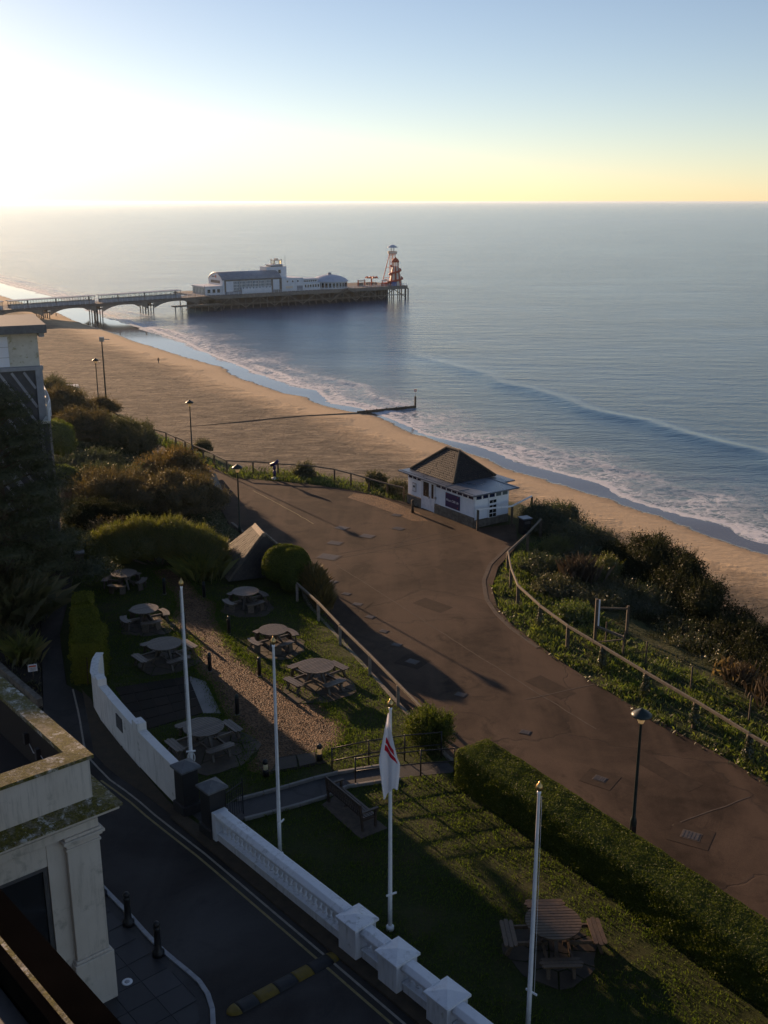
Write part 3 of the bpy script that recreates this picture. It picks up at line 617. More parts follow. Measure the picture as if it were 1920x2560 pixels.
# painted double line
def line_sheet(pts, wid, z, name, m, parent):
    mb = MB(); a_ = resample(pts, 1.0)
    for p, q in zip(a_[:-1], a_[1:]):
        d = (q - p) / np.hypot(*(q - p)); n = np.array([-d[1], d[0]]) * wid / 2
        k = len(mb.v); mb.add([(p[0]+n[0], p[1]+n[1], z), (p[0]-n[0], p[1]-n[1], z), (q[0]-n[0], q[1]-n[1], z), (q[0]+n[0], q[1]+n[1], z)], [(0, 1, 2, 3)])
    return mb.obj(name, m, parent)
line_sheet([(-13.05, 40.2), (-12.15, 37.9), (-11.05, 34.8), (-9.8, 33.1), (-8.6, 31.9), (-7.6, 30.72), (-5.55, 28.52), (-3.72, 26.4), (-1.6, 23.95), (2.8, 18.8), (7.4, 13.3)], 0.07, -0.014, 'painted_line', 'pale_line', drive)
line_sheet([(-10.0, 32.95), (-8.8, 31.75), (-7.8, 30.57), (-5.73, 28.36), (-3.9, 26.24), (-1.78, 23.79), (2.62, 18.64), (7.2, 13.15)], 0.075, -0.014, 'painted_line', 'yellow_line', drive)
# gate path and its kerbs, ramp down to the promenade
PATH = [(-6.6, 31.0), (-5.0, 31.55), (-3.66, 32.2), (-1.96, 33.2), (0.2, 33.85), (2.3, 34.2), (2.65, 33.5), (0.6, 33.1), (-1.34, 32.5), (-2.12, 31.75), (-3.56, 31.0), (-4.6, 30.5), (-5.5, 29.7)]
gp = MB().prism(PATH, -0.3, 0.006).obj('garden_path', 'path_asphalt'); tag(gp, kind='structure')
for pts in ([(-5.0, 31.6), (-3.66, 32.28), (-1.96, 33.28), (0.2, 33.93)], [(-4.6, 30.42), (-3.56, 30.92), (-2.12, 31.67), (-1.34, 32.42), (0.6, 33.0)]):
    a_ = resample(pts, 0.9)
    for p, q in zip(a_[:-1], a_[1:]):
        q2 = p + (q - p) * 0.985
        MB().bar((p[0], p[1], 0.04), (q2[0], q2[1], 0.04), 0.11, 0.14).obj('kerb_stone', 'concrete', gp, bevel=0.012)
# gravel walk through the picnic garden
GRAV = [(-12.9, 55.0), (-10.9, 51.2), (-10.4, 49.2), (-10.5, 46.9), (-8.9, 45.4), (-8.6, 44.37), (-8.41, 42.33), (-7.3, 40.6), (-6.35, 37.9), (-5.3, 36.1), (-4.9, 33.6), (-4.1, 33.2), (-2.4, 34.7), (-1.5, 35.7), (-1.5, 36.9), (-2.1, 38.0), (-2.7, 39.0), (-4.3, 40.7), (-5.3, 41.9), (-6.56, 43.62), (-7.5, 45.77), (-8.3, 48.11), (-8.5, 49.92), (-9.5, 51.07), (-10.4, 53.09), (-11.4, 55.4)]
gr = MB().prism(GRAV, -0.2, 0.008).obj('gravel_path', 'gravel_ground'); tag(gr, kind='structure')
# pebbles lying proud of it
n = 26000
px = rng.uniform(-12.6, -2.2, n); py = rng.uniform(33.2, 55.4, n); k = inpoly(px, py, GRAV); px, py = px[k], py[k]; n = len(px)
s = rng.uniform(0.012, 0.034, n); th = rng.uniform(0, 6.28, n)
tet = np.array([(1, 0, 0), (-0.5, 0.87, 0), (-0.5, -0.87, 0), (0, 0, 0.9)])
V = np.zeros((n, 4, 3)); ca, sa = np.cos(th), np.sin(th)
V[:, :, 0] = px[:, None] + s[:, None] * (tet[:, 0] * ca[:, None] - tet[:, 1] * sa[:, None])
V[:, :, 1] = py[:, None] + s[:, None] * (tet[:, 0] * sa[:, None] + tet[:, 1] * ca[:, None])
V[:, :, 2] = 0.006 + s[:, None] * tet[:, 2]
F = np.array([(0, 1, 3), (1, 2, 3), (2, 0, 3)])
peb = fast('gravel', V.reshape(-1, 3), (np.arange(n)[:, None, None] * 4 + F[None]).reshape(-1, 3), 'gravel_ground')
tag(peb, 'loose brown gravel covering the garden walk between the bollards', 'gravel', kind='stuff')
# concrete apron and dark flagged terrace by the white wall
ap = MB().prism([(-8.35, 41.4), (-7.6, 40.9), (-6.5, 38.0), (-7.3, 38.0), (-7.95, 39.25)], -0.2, 0.010).obj('concrete_apron', 'concrete'); tag(ap, kind='structure')
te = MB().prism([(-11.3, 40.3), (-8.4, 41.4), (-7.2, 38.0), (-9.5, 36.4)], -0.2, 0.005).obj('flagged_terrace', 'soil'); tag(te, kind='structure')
for i in range(5):
    for j in range(5):
        u0, u1 = i / 5, (i + 1) / 5; v0, v1 = j / 5, (j + 1) / 5
        c = [np.array(p) for p in ((-11.3, 40.3), (-8.4, 41.4), (-7.2, 38.0), (-9.5, 36.4))]
        f = lambda u, v: (c[0]*(1-u) + c[1]*u)*(1-v) + (c[3]*(1-u) + c[2]*u)*v
        e = 0.006
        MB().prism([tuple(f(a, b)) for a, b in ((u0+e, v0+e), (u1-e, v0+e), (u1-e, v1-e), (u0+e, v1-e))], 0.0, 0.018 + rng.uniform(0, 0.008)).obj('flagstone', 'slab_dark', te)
# hotel forecourt pavement: each slab its own piece, pale kerb
KERB = [(-10.6, 29.6), (-8.26, 26.7), (-7.38, 25.69), (-6.54, 24.64), (-5.96, 24.0), (-5.41, 23.46), (-4.9, 22.98), (-4.62, 22.6), (-4.42, 22.2), (-4.3, 21.8), (-4.2, 21.2), (-4.3, 19.5), (-4.9, 17)]
PAV = KERB + [(-12, 14), (-16, 22)]
pav = MB().prism(PAV, -0.3, 0.05).obj('forecourt_pavement', 'path_asphalt'); tag(pav, kind='structure')
PIN = [tuple(p) for p in resample([(x - 0.27, y - 0.16) for x, y in KERB], 0.6)] + [(-12, 14), (-16, 22)]
e1 = np.array([0.76, 0.65]); e2 = np.array([-0.65, 0.76]); o_ = np.array([-6.94, 22.37])
for i in range(-9, 9):
    for j in range(-12, 9):
        q = [o_ + e1 * (0.78*(i+a)) + e2 * (0.78*(j+b)) for a, b in ((0.012, 0.012), (0.988, 0.012), (0.988, 0.988), (0.012, 0.988))]
        xs = np.array([p[0] for p in q]); ys = np.array([p[1] for p in q])
        k = inpoly(xs, ys, PIN)
        cx, cy = xs.mean(), ys.mean()
        if not k.any() or not (-10.5 < cx < -3.5 and 19 < cy < 28): continue
        if not k.all():   # cut slab: pull outside corners towards the inside
            inn = np.array([xs[k].mean(), ys[k].mean()])
            for t in range(4):
                if not k[t]:
                    for st in np.linspace(0, 1, 21):
                        pt = q[t] + (inn - q[t]) * st
                        if inpoly(np.array([pt[0]]), np.array([pt[1]]), PIN)[0]: q[t] = pt; break
        MB().prism([tuple(p) for p in q], 0.04, 0.062 + rng.uniform(0, 0.003)).obj('paving_slab', 'slab_grey', pav)
a_ = resample(KERB, 0.55)
for p, q in zip(a_[:-1], a_[1:]):
    q2 = p + (q - p) * 0.99
    MB().bar((p[0], p[1], 0.02), (q2[0], q2[1], 0.02), 0.13, 0.14).obj('kerb_stone', 'kerb_stone', pav, bevel=0.012)
# low retaining edge of the garden along the promenade
a_ = resample(GARDEN_E[4:], 1.6)
for p, q in zip(a_[:-1], a_[1:]):
    q2 = p + (q - p) * 0.985
    MB().bar((p[0] - 0.10, p[1] - 0.04, -0.42), (q2[0] - 0.10, q2[1] - 0.04, -0.42), 0.16, 0.86).obj('edging_stone', 'stone_wall', road)
# ------------------------------------------------------------------ vegetation builders
def unit(v): return v / (np.linalg.norm(v, axis=1, keepdims=True) + 1e-9)
def leaf_quads(P, N, length, width, jitter=0.9):
    n = len(P)
    N = unit(N + rng.normal(0, jitter, (n, 3)) * 0.6)
    T = unit(np.cross(N, rng.normal(0, 1, (n, 3)))); B = np.cross(N, T)
    L = (length * rng.uniform(0.6, 1.3, n))[:, None]; W = (width * rng.uniform(0.6, 1.3, n))[:, None]
    V = np.stack([P - T*L*0.5, P + B*W*0.5 + N*W*0.12, P + T*L*0.5, P - B*W*0.5 + N*W*0.12], 1).reshape(-1, 3)
    return V, np.arange(4*n).reshape(n, 4)
def blades(P, h, w, lean=0.35, up=None):
    """grass / spiky leaves: thin bent triangles, as quads"""
    n = len(P); h = np.broadcast_to(h, (n,)) * rng.uniform(0.55, 1.3, n); th = rng.uniform(0, 6.283, n)
    d = np.stack([np.cos(th), np.sin(th), np.zeros(n)], 1); sd = np.stack([-np.sin(th), np.cos(th), np.zeros(n)], 1)
    ln = rng.uniform(0.2, 1.0, n) * lean
    U = np.array([0, 0, 1.0]) if up is None else up
    mid = P + U * (h * 0.6)[:, None] + d * (h * ln * 0.35)[:, None]
    tip = P + U * (h * np.sqrt(np.clip(1 - ln*ln*0.5, 0.2, 1)))[:, None] + d * (h * ln)[:, None]
    V = np.stack([P - sd*w*0.5, P + sd*w*0.5, mid + sd*w*0.3, tip], 1).reshape(-1, 3)
    return V, np.arange(4*n).reshape(n, 4)
ICO = None
def ico():
    global ICO
    if ICO is None:
        bm = bmesh.new(); bmesh.ops.create_icosphere(bm, subdivisions=2, radius=1.0)
        ICO = (np.array([v.co[:] for v in bm.verts]), np.array([[v.index for v in f.verts] for f in bm.faces])); bm.free()
    return ICO
def lobe_points(lobes, n, zmin=-0.35, shell=0.13, rough=0.14):
    lobes = np.array(lobes, float); area = lobes[:, 3]*lobes[:, 4] + lobes[:, 3]*lobes[:, 5] + lobes[:, 4]*lobes[:, 5]
    idx = rng.choice(len(lobes), int(n * 1.7), p=area/area.sum()); L = lobes[idx]
    D = unit(rng.normal(0, 1, (len(idx), 3))); D[:, 2] = np.where(D[:, 2] < zmin, -D[:, 2], D[:, 2])
    r = 1 - np.abs(rng.normal(0, shell, len(idx)))
    P = L[:, :3] + D * L[:, 3:] * r[:, None]
    q = 1 + rough * wobble(P[:, 0]*1.0 + P[:, 2]*0.8, P[:, 1] + P[:, 2]*0.5, 3.1, 1.0) + rough * 0.7 * wobble(P[:, 0] - P[:, 2], P[:, 1]*1.2 + P[:, 2], 7.3, 4.0)
    P = L[:, :3] + (P - L[:, :3]) * q[:, None]
    keep = np.ones(len(P), bool)
    for j, l in enumerate(lobes):
        ins = (((P - l[:3]) / l[3:])**2).sum(1) < 0.62
        keep &= ~(ins & (idx != j))
    N = unit(D / L[:, 3:])
    return P[keep][:n], N[keep][:n]
def core_mesh(lobes, k=0.80):
    v0, f0 = ico(); Vs = []; Fs = []; o = 0
    for l in lobes:
        v = v0 * (1 + 0.10 * wobble(v0[:, 0]*3, v0[:, 1]*3 + v0[:, 2]*2, 2.0, l[0])[:, None])
        Vs.append(np.array(l[:3]) + v * np.array(l[3:]) * k); Fs.append(f0 + o); o += len(v0)
    return np.concatenate(Vs), np.concatenate(Fs)
def foliage(name, lobes, n, m, parent, leaf=(0.09, 0.05), spikes=0, core=0.80, zmin=-0.35, shell=0.13, rough=0.14, shoots=0):
    P, N = lobe_points(lobes, n, zmin, shell, rough)
    V, F = leaf_quads(P, N, leaf[0], leaf[1])
    if spikes:
        k = rng.choice(len(P), min(spikes, len(P)), replace=False); k = k[N[k][:, 2] > 0.1]
        V2, F2 = blades(P[k], leaf[0] * 3.2, leaf[1] * 0.9, 0.5, N[k]*0.5 + np.array([0, 0, 0.6])); F = np.r_[F, F2 + len(V)]; V = np.r_[V, V2]
    if shoots:
        k = rng.choice(len(P), min(shoots*3, len(P)), replace=False); k = k[N[k][:, 2] > -0.1][:shoots]
        D = unit(N[k]*0.7 + np.array([0, 0, 0.55]) + rng.normal(0, 0.35, (len(k), 3))); Ls = rng.uniform(0.12, 0.55, len(k)) * (leaf[0] / 0.1)
        for q in (0.25, 0.5, 0.75, 0.95):
            V2, F2 = leaf_quads(P[k] + D * (Ls*q)[:, None] + rng.normal(0, leaf[0]*0.25, (len(k), 3)), D, leaf[0]*0.9, leaf[1]*0.9, 1.4); F = np.r_[F, F2 + len(V)]; V = np.r_[V, V2]
        sd = unit(np.cross(D, rng.normal(0, 1, D.shape))) * 0.012
        V2 = np.stack([P[k] - sd, P[k] + sd, P[k] + D*Ls[:, None] + sd*0.3, P[k] + D*Ls[:, None] - sd*0.3], 1).reshape(-1, 3); F = np.r_[F, np.arange(len(V2)).reshape(-1, 4) + len(V)]; V = np.r_[V, V2]
    F3 = np.zeros((0, 3), int)
    if core:
        cv, cf = core_mesh(lobes, core)
        # triangles as degenerate-free quads: split each core triangle on its centre
        cen = cv[cf].mean(1); m01 = (cv[cf[:, 0]] + cv[cf[:, 1]])/2
        base = len(V); V = np.r_[V, cv, m01]; a = base + cf; b = base + len(cv) + np.arange(len(cf))
        F = np.r_[F, np.stack([a[:, 0], b, a[:, 1], a[:, 2]], 1)]
    return fast(name, V, F, m, parent)
def stems(name, base, lobes, m, parent, r=0.05):
    mb = MB(); bx, by, bz = base
    for l in lobes[:5]:
        p0 = (bx + (l[0]-bx)*0.15, by + (l[1]-by)*0.15, bz - 0.1)
        mb.tube([p0, (bx + (l[0]-bx)*0.5, by + (l[1]-by)*0.5, bz + (l[2]-bz)*0.55), (l[0], l[1], l[2] + l[5]*0.3)], [r, r*0.8, r*0.3], 6)
    return mb.obj(name, m, parent, True)
def shrub(name, label, cat, base, lobes, n, m, leaf=(0.09, 0.05), spikes=0, group=None, core=0.80, shell=0.13, rough=0.14, zmin=-0.35, shoots=0):
    """lobes relative to base: (x,y,z,rx,ry,rz)"""
    t = thing(name, label, cat, base, 0, group)
    foliage('foliage', lobes, n, m, t, leaf, spikes, core, zmin, shell, rough, shoots)
    stems('stem', (0, 0, 0), lobes, 'bark', t)
    return t
def auto_lobes(rx, ry, h, k, seed):
    """many uneven small lobes: a ragged scrub outline rather than a dome"""
    r_ = np.random.default_rng(seed); out = []; k = int(k * 2.6)
    for i in range(k):
        a = r_.uniform(0, 6.283); d = math.sqrt(r_.uniform(0.02, 0.95)) * 0.82
        s = r_.uniform(0.20, 0.38); hh = h * r_.uniform(0.55, 1.0) * (1 - 0.42*d*d)
        rz = min(hh*0.5, h * r_.uniform(0.22, 0.34)); out.append((rx*d*math.cos(a), ry*d*math.sin(a), hh - rz, rx*s, ry*s, rz))
    out.append((0, 0, h*0.36, rx*0.72, ry*0.72, h*0.40)); out.append((rx*0.1, 0, h*0.18, rx*0.95, ry*0.95, h*0.26))
    return out
# ------------------------------------------------------------------ pier
PO = np.array([11.2, 517.6]); PA = np.array([-0.824, -0.567]); PN = np.array([-0.567, 0.824])
DK = -19.3
def pw(s, t, z=0.0): p = PO + PA*s + PN*t; return (p[0], p[1], DK + z)
PROT = math.atan2(PA[1], PA[0])           # local x = shoreward, local y (rotated +90) = -PN ... use explicit frame
def pier_frame(o, s=0, t=0, z=0):
    m = Matrix(((PA[0], PN[0], 0, 0), (PA[1], PN[1], 0, 0), (0, 0, 1, 0), (0, 0, 0, 1)))
    m.translation = pw(s, t, z); o.matrix_world = m; return o
# the frame is mirrored (PA x PN points down), so use fix=True on meshes inside it
pier = pier_frame(thing('pier', 'long pleasure pier on iron piles running from the beach into the sea', 'pier'))
def pz(s): return 0.0 if s < 105 else -1.1 * (s - 105) / 85
mb = MB().b(0, 108, 0, 30, -0.7, 0); mb.obj('deck', 'pier_deck', pier, fix=True)
mb = MB(); ss = np.arange(107.9, 222, 6.0)
for a, b in zip(ss[:-1], ss[1:]):
    for t0, t1 in ((0, 9.5),):
        za, zb = pz(a), pz(b)
        mb.add([(a, t0, za-0.9), (b, t0, zb-0.9), (b, t1, zb-0.9), (a, t1, za-0.9), (a, t0, za), (b, t0, zb), (b, t1, zb), (a, t1, za)], [(0,3,2,1),(4,5,6,7),(0,1,5,4),(1,2,6,5),(2,3,7,6),(3,0,4,7)])
mb.obj('walkway_deck', 'pier_deck', pier, fix=True)
# head: rows of piles with a dark fascia and diagonal braces
MB().b(-0.1, 108.2, -0.25, -0.02, -1.5, 0.06).obj('fascia_beam', 'pier_brown', pier, fix=True)
pile = None
for s in np.arange(0.6, 108, 3.6):
    for t in (0.3, 7, 14, 22, 29.5):
        if pile is None: pile = MB().tube([(0, 0, -10), (0, 0, -0.6)], 0.24, 8).obj('pile', 'pier_iron', pier, True)
        else:
            pile = pile.copy(); COL.objects.link(pile)
        pile.location = (s, t, 0)
MB().b(0.8, 107.6, 15, 15.4, -9, -0.9).obj('cross_wall', 'pier_iron', pier, fix=True)
for s in np.arange(1, 104, 14.4):
    MB().bar((s, -0.05, -5.4), (s + 6.8, -0.05, -1.5), 0.16, 0.35).obj('brace', 'pier_brown', pier, fix=True)
    MB().bar((s + 13.8, -0.05, -5.4), (s + 7.2, -0.05, -1.5), 0.16, 0.35).obj('brace', 'pier_brown', pier, fix=True)
MB().b(0.6, 107, -0.1, 0.15, -4.2, -3.9).obj('waling_beam', 'pier_brown', pier, fix=True)
# fender piles at the sea end, landing stage and stairs at the shore end
for s, t in ((-0.9, 0.5), (-0.9, 3.0), (-0.9, 6.0)):
    MB().tube([(s, t, -9), (s, t, -1.2)], 0.3, 8).obj('fender_pile', 'pier_iron', pier, True)
MB().b(100, 122, -3.2, 0.3, -3.6, -3.2).obj('landing_stage', 'pier_brown', pier, fix=True)
for s in np.arange(100.5, 122, 3):
    MB().tube([(s, -2.8, -9), (s, -2.8, -3.4)], 0.2, 6).obj('pile', 'pier_iron', pier, True)
for s0, s1, n_ in ((92, 106, 'stair'), (26, 35, 'stair'), (35.6, 44, 'stair')):
    a, b = ((s0, -1.0, -4.4), (s1, -1.0, -0.2)) if s0 != 35.6 else ((s1, -1.0, -4.4), (s0, -1.0, -0.2))
    mb = MB().bar(a, b, 1.4, 0.3)
    mb.bar((a[0], -1.6, a[2] + 1.1), (b[0], -1.6, b[2] + 1.1), 0.07, 0.1)
    mb.obj(n_, 'pier_iron', pier, fix=True)
# railings
def pier_rail(s0, s1, t, zf):
    mb = MB(); s_ = np.arange(s0, s1, 2.2)
    for a in s_: mb.b(a - 0.05, a + 0.05, t - 0.05, t + 0.05, zf(a), zf(a) + 1.15)
    for h in (0.35, 0.75, 1.12):
        for a, b in zip(s_[:-1], s_[1:]): mb.bar((a, t, zf(a) + h), (b, t, zf(b) + h), 0.05, 0.07)
    return mb.obj('railing', 'pier_white', pier, fix=True)
pier_rail(0.2, 107, 0.12, lambda s: 0.0); pier_rail(108, 220, 0.12, pz); pier_rail(108, 220, 9.3, pz)
# walkway trestles and arched girders
TR = [131, 153, 174.5, 196, 217]
for s in TR:
    for ds in (-1.2, 1.2):
        for t in (0.5, 3.4, 6.2, 9.0):
            MB().tube([(s + ds, t, -9.5), (s + ds, t, pz(s) - 1.1)], 0.22, 8).obj('pile', 'pier_iron', pier, True)
    MB().b(s - 1.7, s + 1.7, 0.2, 9.3, pz(s) - 2.4, pz(s) - 2.05).obj('trestle_beam', 'pier_iron', pier, fix=True)
    for t in (0.4, 9.1): MB().b(s - 1.6, s + 1.6, t - 0.12, t + 0.12, pz(s) - 1.2, pz(s) - 0.85).obj('trestle_head', 'pier_iron', pier, fix=True)
spans = [(108, 131)] + list(zip(TR[:-1], TR[1:]))
for a, b in spans:
    for t in (0.25, 9.2):
        n_ = 14; vs = []; fs = []
        for i in range(n_ + 1):
            x = a + 1.5 + (b - a - 3) * i / n_; u = 2 * i / n_ - 1
            lo = pz(x) - 1.1 - 2.3 * abs(u) ** 2.6
            for tt in (t - 0.15, t + 0.15): vs += [(x, tt, lo), (x, tt, pz(x) - 0.85)]
        for i in range(n_):
            k = 4 * i
            fs += [(k, k+1, k+5, k+4), (k+2, k+6, k+7, k+3), (k, k+4, k+6, k+2), (k+1, k+3, k+7, k+5)]
        MB().add(vs, fs).obj('arched_girder', 'pier_brown', pier, fix=True)
for s, h in ((110.5, 4.2), (106, 4.4)):
    MB().tube([(s, 1.0, 0), (s, 1.0, h)], 0.09, 6).obj('lamp_mast', 'pier_iron', pier, True)

def pthing(name, label, cat, s, t, z=0, group=None): return pier_frame(thing(name, label, cat, group=group), s, t, z)
# glazed walkway shelters
def pier_shelter(s0, s1, label):
    L = s1 - s0; zz = pz((s0 + s1) / 2); o = pthing('pier_shelter', label, 'shelter', s0, 2.4, pz(s0), 'glazed shelters along the pier walkway')
    dz = pz(s1) - pz(s0); sh = dz / L
    def slab(x0, x1, y0, y1, z0, z1, name, m, par=o):
        return MB().add([(x, y, z + sh * x) for z in (z0, z1) for x, y in ((x0, y0), (x1, y0), (x1, y1), (x0, y1))], [(0,3,2,1),(4,5,6,7),(0,1,5,4),(1,2,6,5),(2,3,7,6),(3,0,4,7)]).obj(name, m, par, fix=True)
    slab(-0.5, L + 0.5, -0.5, 4.4, 2.85, 3.1, 'roof', 'pier_roof')
    slab(0, L, 0, 0.2, 0, 1.35, 'dado', 'pier_roof'); slab(0, L, 3.7, 3.9, 0, 1.35, 'dado', 'pier_roof')
    nb_ = int(L / 2.2)
    for i in range(nb_ + 1):
        x = min(L - 0.1, i * L / nb_)
        thick = 0.55 if i in (1, nb_ - 3, nb_ // 2) else 0.12
        slab(x - thick/2, x + thick/2, -0.03, 0.23, 0.02, 2.83, 'mullion', 'pier_brown')
        slab(x - 0.06, x + 0.06, 3.68, 3.93, 0.02, 2.83, 'mullion', 'pier_brown')
        if i < nb_:
            slab(x + 0.08, x + L / nb_ - 0.08, 0.08, 0.11, 1.36, 2.8, 'window_pane', 'clear_glass')
            slab(x + 0.08, x + L / nb_ - 0.08, 3.78, 3.81, 1.36, 2.8, 'window_pane', 'clear_glass')
pier_shelter(116.5, 151, 'glazed walkway shelter nearest the pier theatre')
pier_shelter(154, 187.5, 'long glazed walkway shelter above the middle pier arch')
pier_shelter(190.5, 214, 'glazed walkway shelter nearest the beach, cut by the picture edge')

# theatre with vaulted roof
th_ = pthing('pier_theatre', 'white pier theatre with grey barrel-vault roof and square tower', 'theatre', 58, 3.5)
def vault_prof(w, eave, crown, n=14): return [(w * i / n, eave + (crown - eave) * math.sin(math.pi * i / n) ** 0.8) for i in range(n + 1)]
W_ = 14.0; prof = vault_prof(W_, 6.0, 8.9)
mb = MB(); n_ = len(prof)
mb.add([(x, y, z + o) for x in (9, 38.4) for o in (0, 0.35) for y, z in prof],
       [(i, i+1, 2*n_+i+1, 2*n_+i) for i in range(n_-1)] + [(n_+i, 3*n_+i, 3*n_+i+1, n_+i+1) for i in range(n_-1)] + [(i, n_+i, n_+i+1, i+1) for i in range(n_-1)] + [(2*n_+i, 2*n_+i+1, 3*n_+i+1, 3*n_+i) for i in range(n_-1)] + [(0, 2*n_, 3*n_, n_), (n_-1, 2*n_-1, 4*n_-1, 3*n_-1)])
mb.obj('vault_roof', 'pier_roof', th_, True, fix=True)
mb = MB(); poly = [(0, 0)] + prof + [(W_, 0)]
for x in (37.6, 38.1): pass
k = len(poly); mb.add([(37.4, y, z) for y, z in poly] + [(38.2, y, z) for y, z in poly], [tuple(range(k)), tuple(range(k, 2*k))[::-1]] + [(i, (i+1) % k, k+(i+1) % k, k+i) for i in range(k)])
gab = mb.obj('gable_wall', 'pier_white', th_, fix=True)
MB().b(38.2, 38.3, 2.5, 11.5, 4.6, 5.8).obj('gable_window', 'pier_brown', gab, fix=True)
MB().b(38.2, 38.32, 6.0, 6.9, 6.9, 7.9).obj('red_emblem', 'ride_red', gab, fix=True)
MB().b(38.2, 38.32, 7.6, 10.3, 7.1, 7.5).obj('red_lettering', 'pier_brown', gab, fix=True)
MB().b(9.2, 37.4, 0.05, 0.6, 0, 6.0).obj('wall', 'pier_brown', th_, fix=True)
MB().b(9.2, 37.4, 13.4, 13.9, 0, 6.0).obj('wall', 'pier_brown', th_, fix=True)
for x0, x1 in ((33.2, 36.6), (10.2, 13.4)): MB().b(x0, x1, -0.12, 0.04, 1.0, 5.5).obj('wall_panel', 'pier_white', th_, fix=True)
for x0 in np.arange(14.6, 33, 3.15):
    fr = MB().b(x0, x0 + 2.7, -0.06, 0.04, 1.4, 5.5).obj('window', 'pier_glass', th_, fix=True)
    mb = MB()
    for q in np.linspace(x0, x0 + 2.7, 5): mb.b(q - 0.09, q + 0.09, -0.16, -0.07, 1.4, 5.5)
    for q in (1.5, 2.8, 4.1, 5.4): mb.b(x0, x0 + 2.7, -0.2, -0.165, q - 0.08, q + 0.08)
    mb.obj('glazing_bar', 'pier_white', fr, fix=True)
# zig-zag screen
zz = [(15.0, 0)]
for i in range(9): zz += [(15.0 + i * 1.63, 2.9), (15.0 + (i + 0.5) * 1.63, 2.0)]
zz += [(29.7, 2.9), (29.7, 0)]
k = len(zz); MB().add([(x, y, z) for y in (-1.5, -1.3) for x, z in zz], [tuple(range(k)), tuple(range(k, 2*k))[::-1]] + [(i, (i+1) % k, k+(i+1) % k, k+i) for i in range(k)]).obj('zigzag_screen', 'pier_white', th_, fix=True)
MB().b(30, 37, -1.4, 0, 0, 1.1).obj('terrace_wall', 'pier_roof', th_, fix=True)
# side block, tower, lantern
blk = MB().b(-2.4, 9, 0.2, 12, 0, 5.7).obj('side_block', 'pier_white', th_, fix=True)
MB().b(9.02, 9.9, -0.2, 0.05, 0, 6.0).obj('pilaster', 'pier_brown', th_, fix=True)
for x in (0.2, 2.9, 5.6): MB().b(x, x + 0.6, 0.1, 0.2, 3.9, 4.6).obj('window', 'dark_glass', blk, fix=True)
MB().b(3.2, 6.8, 0.1, 0.2, 1.2, 2.2).obj('window', 'ride_cream', blk, fix=True)
MB().b(-2.0, 1.0, 0.1, 0.2, 0.2, 2.2).obj('window', 'pier_roof', blk, fix=True)
tw = MB().b(3.0, 13.2, 6, 12.5, 5.5, 10.6).obj('tower', 'pier_white', th_, fix=True)
MB().b(6.0, 7.2, 5.9, 6.0, 7.6, 9.2).obj('window', 'dark_glass', tw, fix=True)
up = MB().b(4.6, 10.4, 6.6, 11.5, 10.6, 11.1).obj('lookout', 'dark_glass', th_, fix=True)
MB().b(4.3, 10.8, 6.2, 11.9, 11.1, 11.45).obj('lookout_roof', 'pier_white', up, fix=True)
MB().b(5.0, 8.4, 7, 10.4, 11.45, 13.2).obj('lantern_glass', 'clear_glass', up, fix=True)
mb = MB()
for x in (5.0, 8.4):
    for y in (7, 10.4): mb.b(x - 0.15, x + 0.15, y - 0.15, y + 0.15, 11.45, 13.9)
mb.b(4.8, 8.6, 6.8, 10.6, 13.2, 13.4); mb.b(6.0, 7.4, 8, 9.4, 13.4, 14.1); mb.obj('lantern_frame', 'ride_cream', up, fix=True)
MB().tube([(3.5, 6.2, 10.6), (3.5, 6.2, 15.6)], 0.06, 5).obj('antenna', 'pier_iron', th_)
fb = MB().b(38.2, 46.5, 0.5, 13, 0, 3.4).obj('foyer_block', 'pier_white', th_, fix=True)
MB().b(37.9, 47, 0.1, 13.4, 3.4, 3.75).obj('foyer_roof', 'pier_white', fb, fix=True)
for y in np.arange(1.2, 12, 1.5): MB().b(46.5, 46.56, y, y + 1.1, 0.4, 3.0).obj('window', 'pier_glass', fb, fix=True)
for x in (39.4, 41.6, 44): MB().b(x, x + 1.3, 0.42, 0.5, 0.9, 2.4).obj('window', 'dark_glass', fb, fix=True)

# low cafe range and domed hall
cf_ = pthing('pier_cafe', 'low white cafe range with small windows beside the domed hall', 'building', 46.6, 4)
MB().b(0, 9.0, 0, 9, 0, 3.1).obj('wall', 'pier_white', cf_, fix=True)
MB().b(-0.2, 9.1, 2.5, 9, 3.1, 4.6).obj('upper_wall', 'pier_white', cf_, fix=True)
MB().b(-0.3, 9.2, 2.2, 9.2, 4.6, 4.9).obj('roof', 'pier_dome', cf_, fix=True)
for x in np.arange(0.6, 8.6, 1.35): MB().b(x, x + 0.7, -0.08, 0, 1.2, 2.4).obj('window', 'dark_glass', cf_, fix=True)
for x in np.arange(0.4, 8.6, 1.15): MB().b(x, x + 0.8, 2.42, 2.5, 3.5, 4.2).obj('window', 'dark_glass', cf_, fix=True)
dm = pthing('domed_hall', 'round white hall with pale grey dome on the pier head', 'building', 38.2, 9.2)
MB().lathe([(8.2, 0), (8.2, 3.2)], 36).obj('wall', 'pier_white', dm, fix=True)
MB().lathe([(8.9, 3.1), (8.7, 3.45), (7.6, 4.3), (5.8, 5.2), (3.4, 5.85), (1.2, 6.15), (0.9, 6.2)], 36).obj('dome', 'pier_dome', dm, True, fix=True)
MB().lathe([(0.85, 6.1), (0.85, 6.8), (1.0, 6.85), (0.3, 7.1)], 12).obj('vent', 'pier_roof', dm, fix=True)
for i in range(30):
    a = 2 * math.pi * i / 30
    MB().box((8.22 * math.cos(a), 8.22 * math.sin(a), 1.6), (0.08, 1.15, 2.1), a).obj('window', 'dark_glass', dm, fix=True)

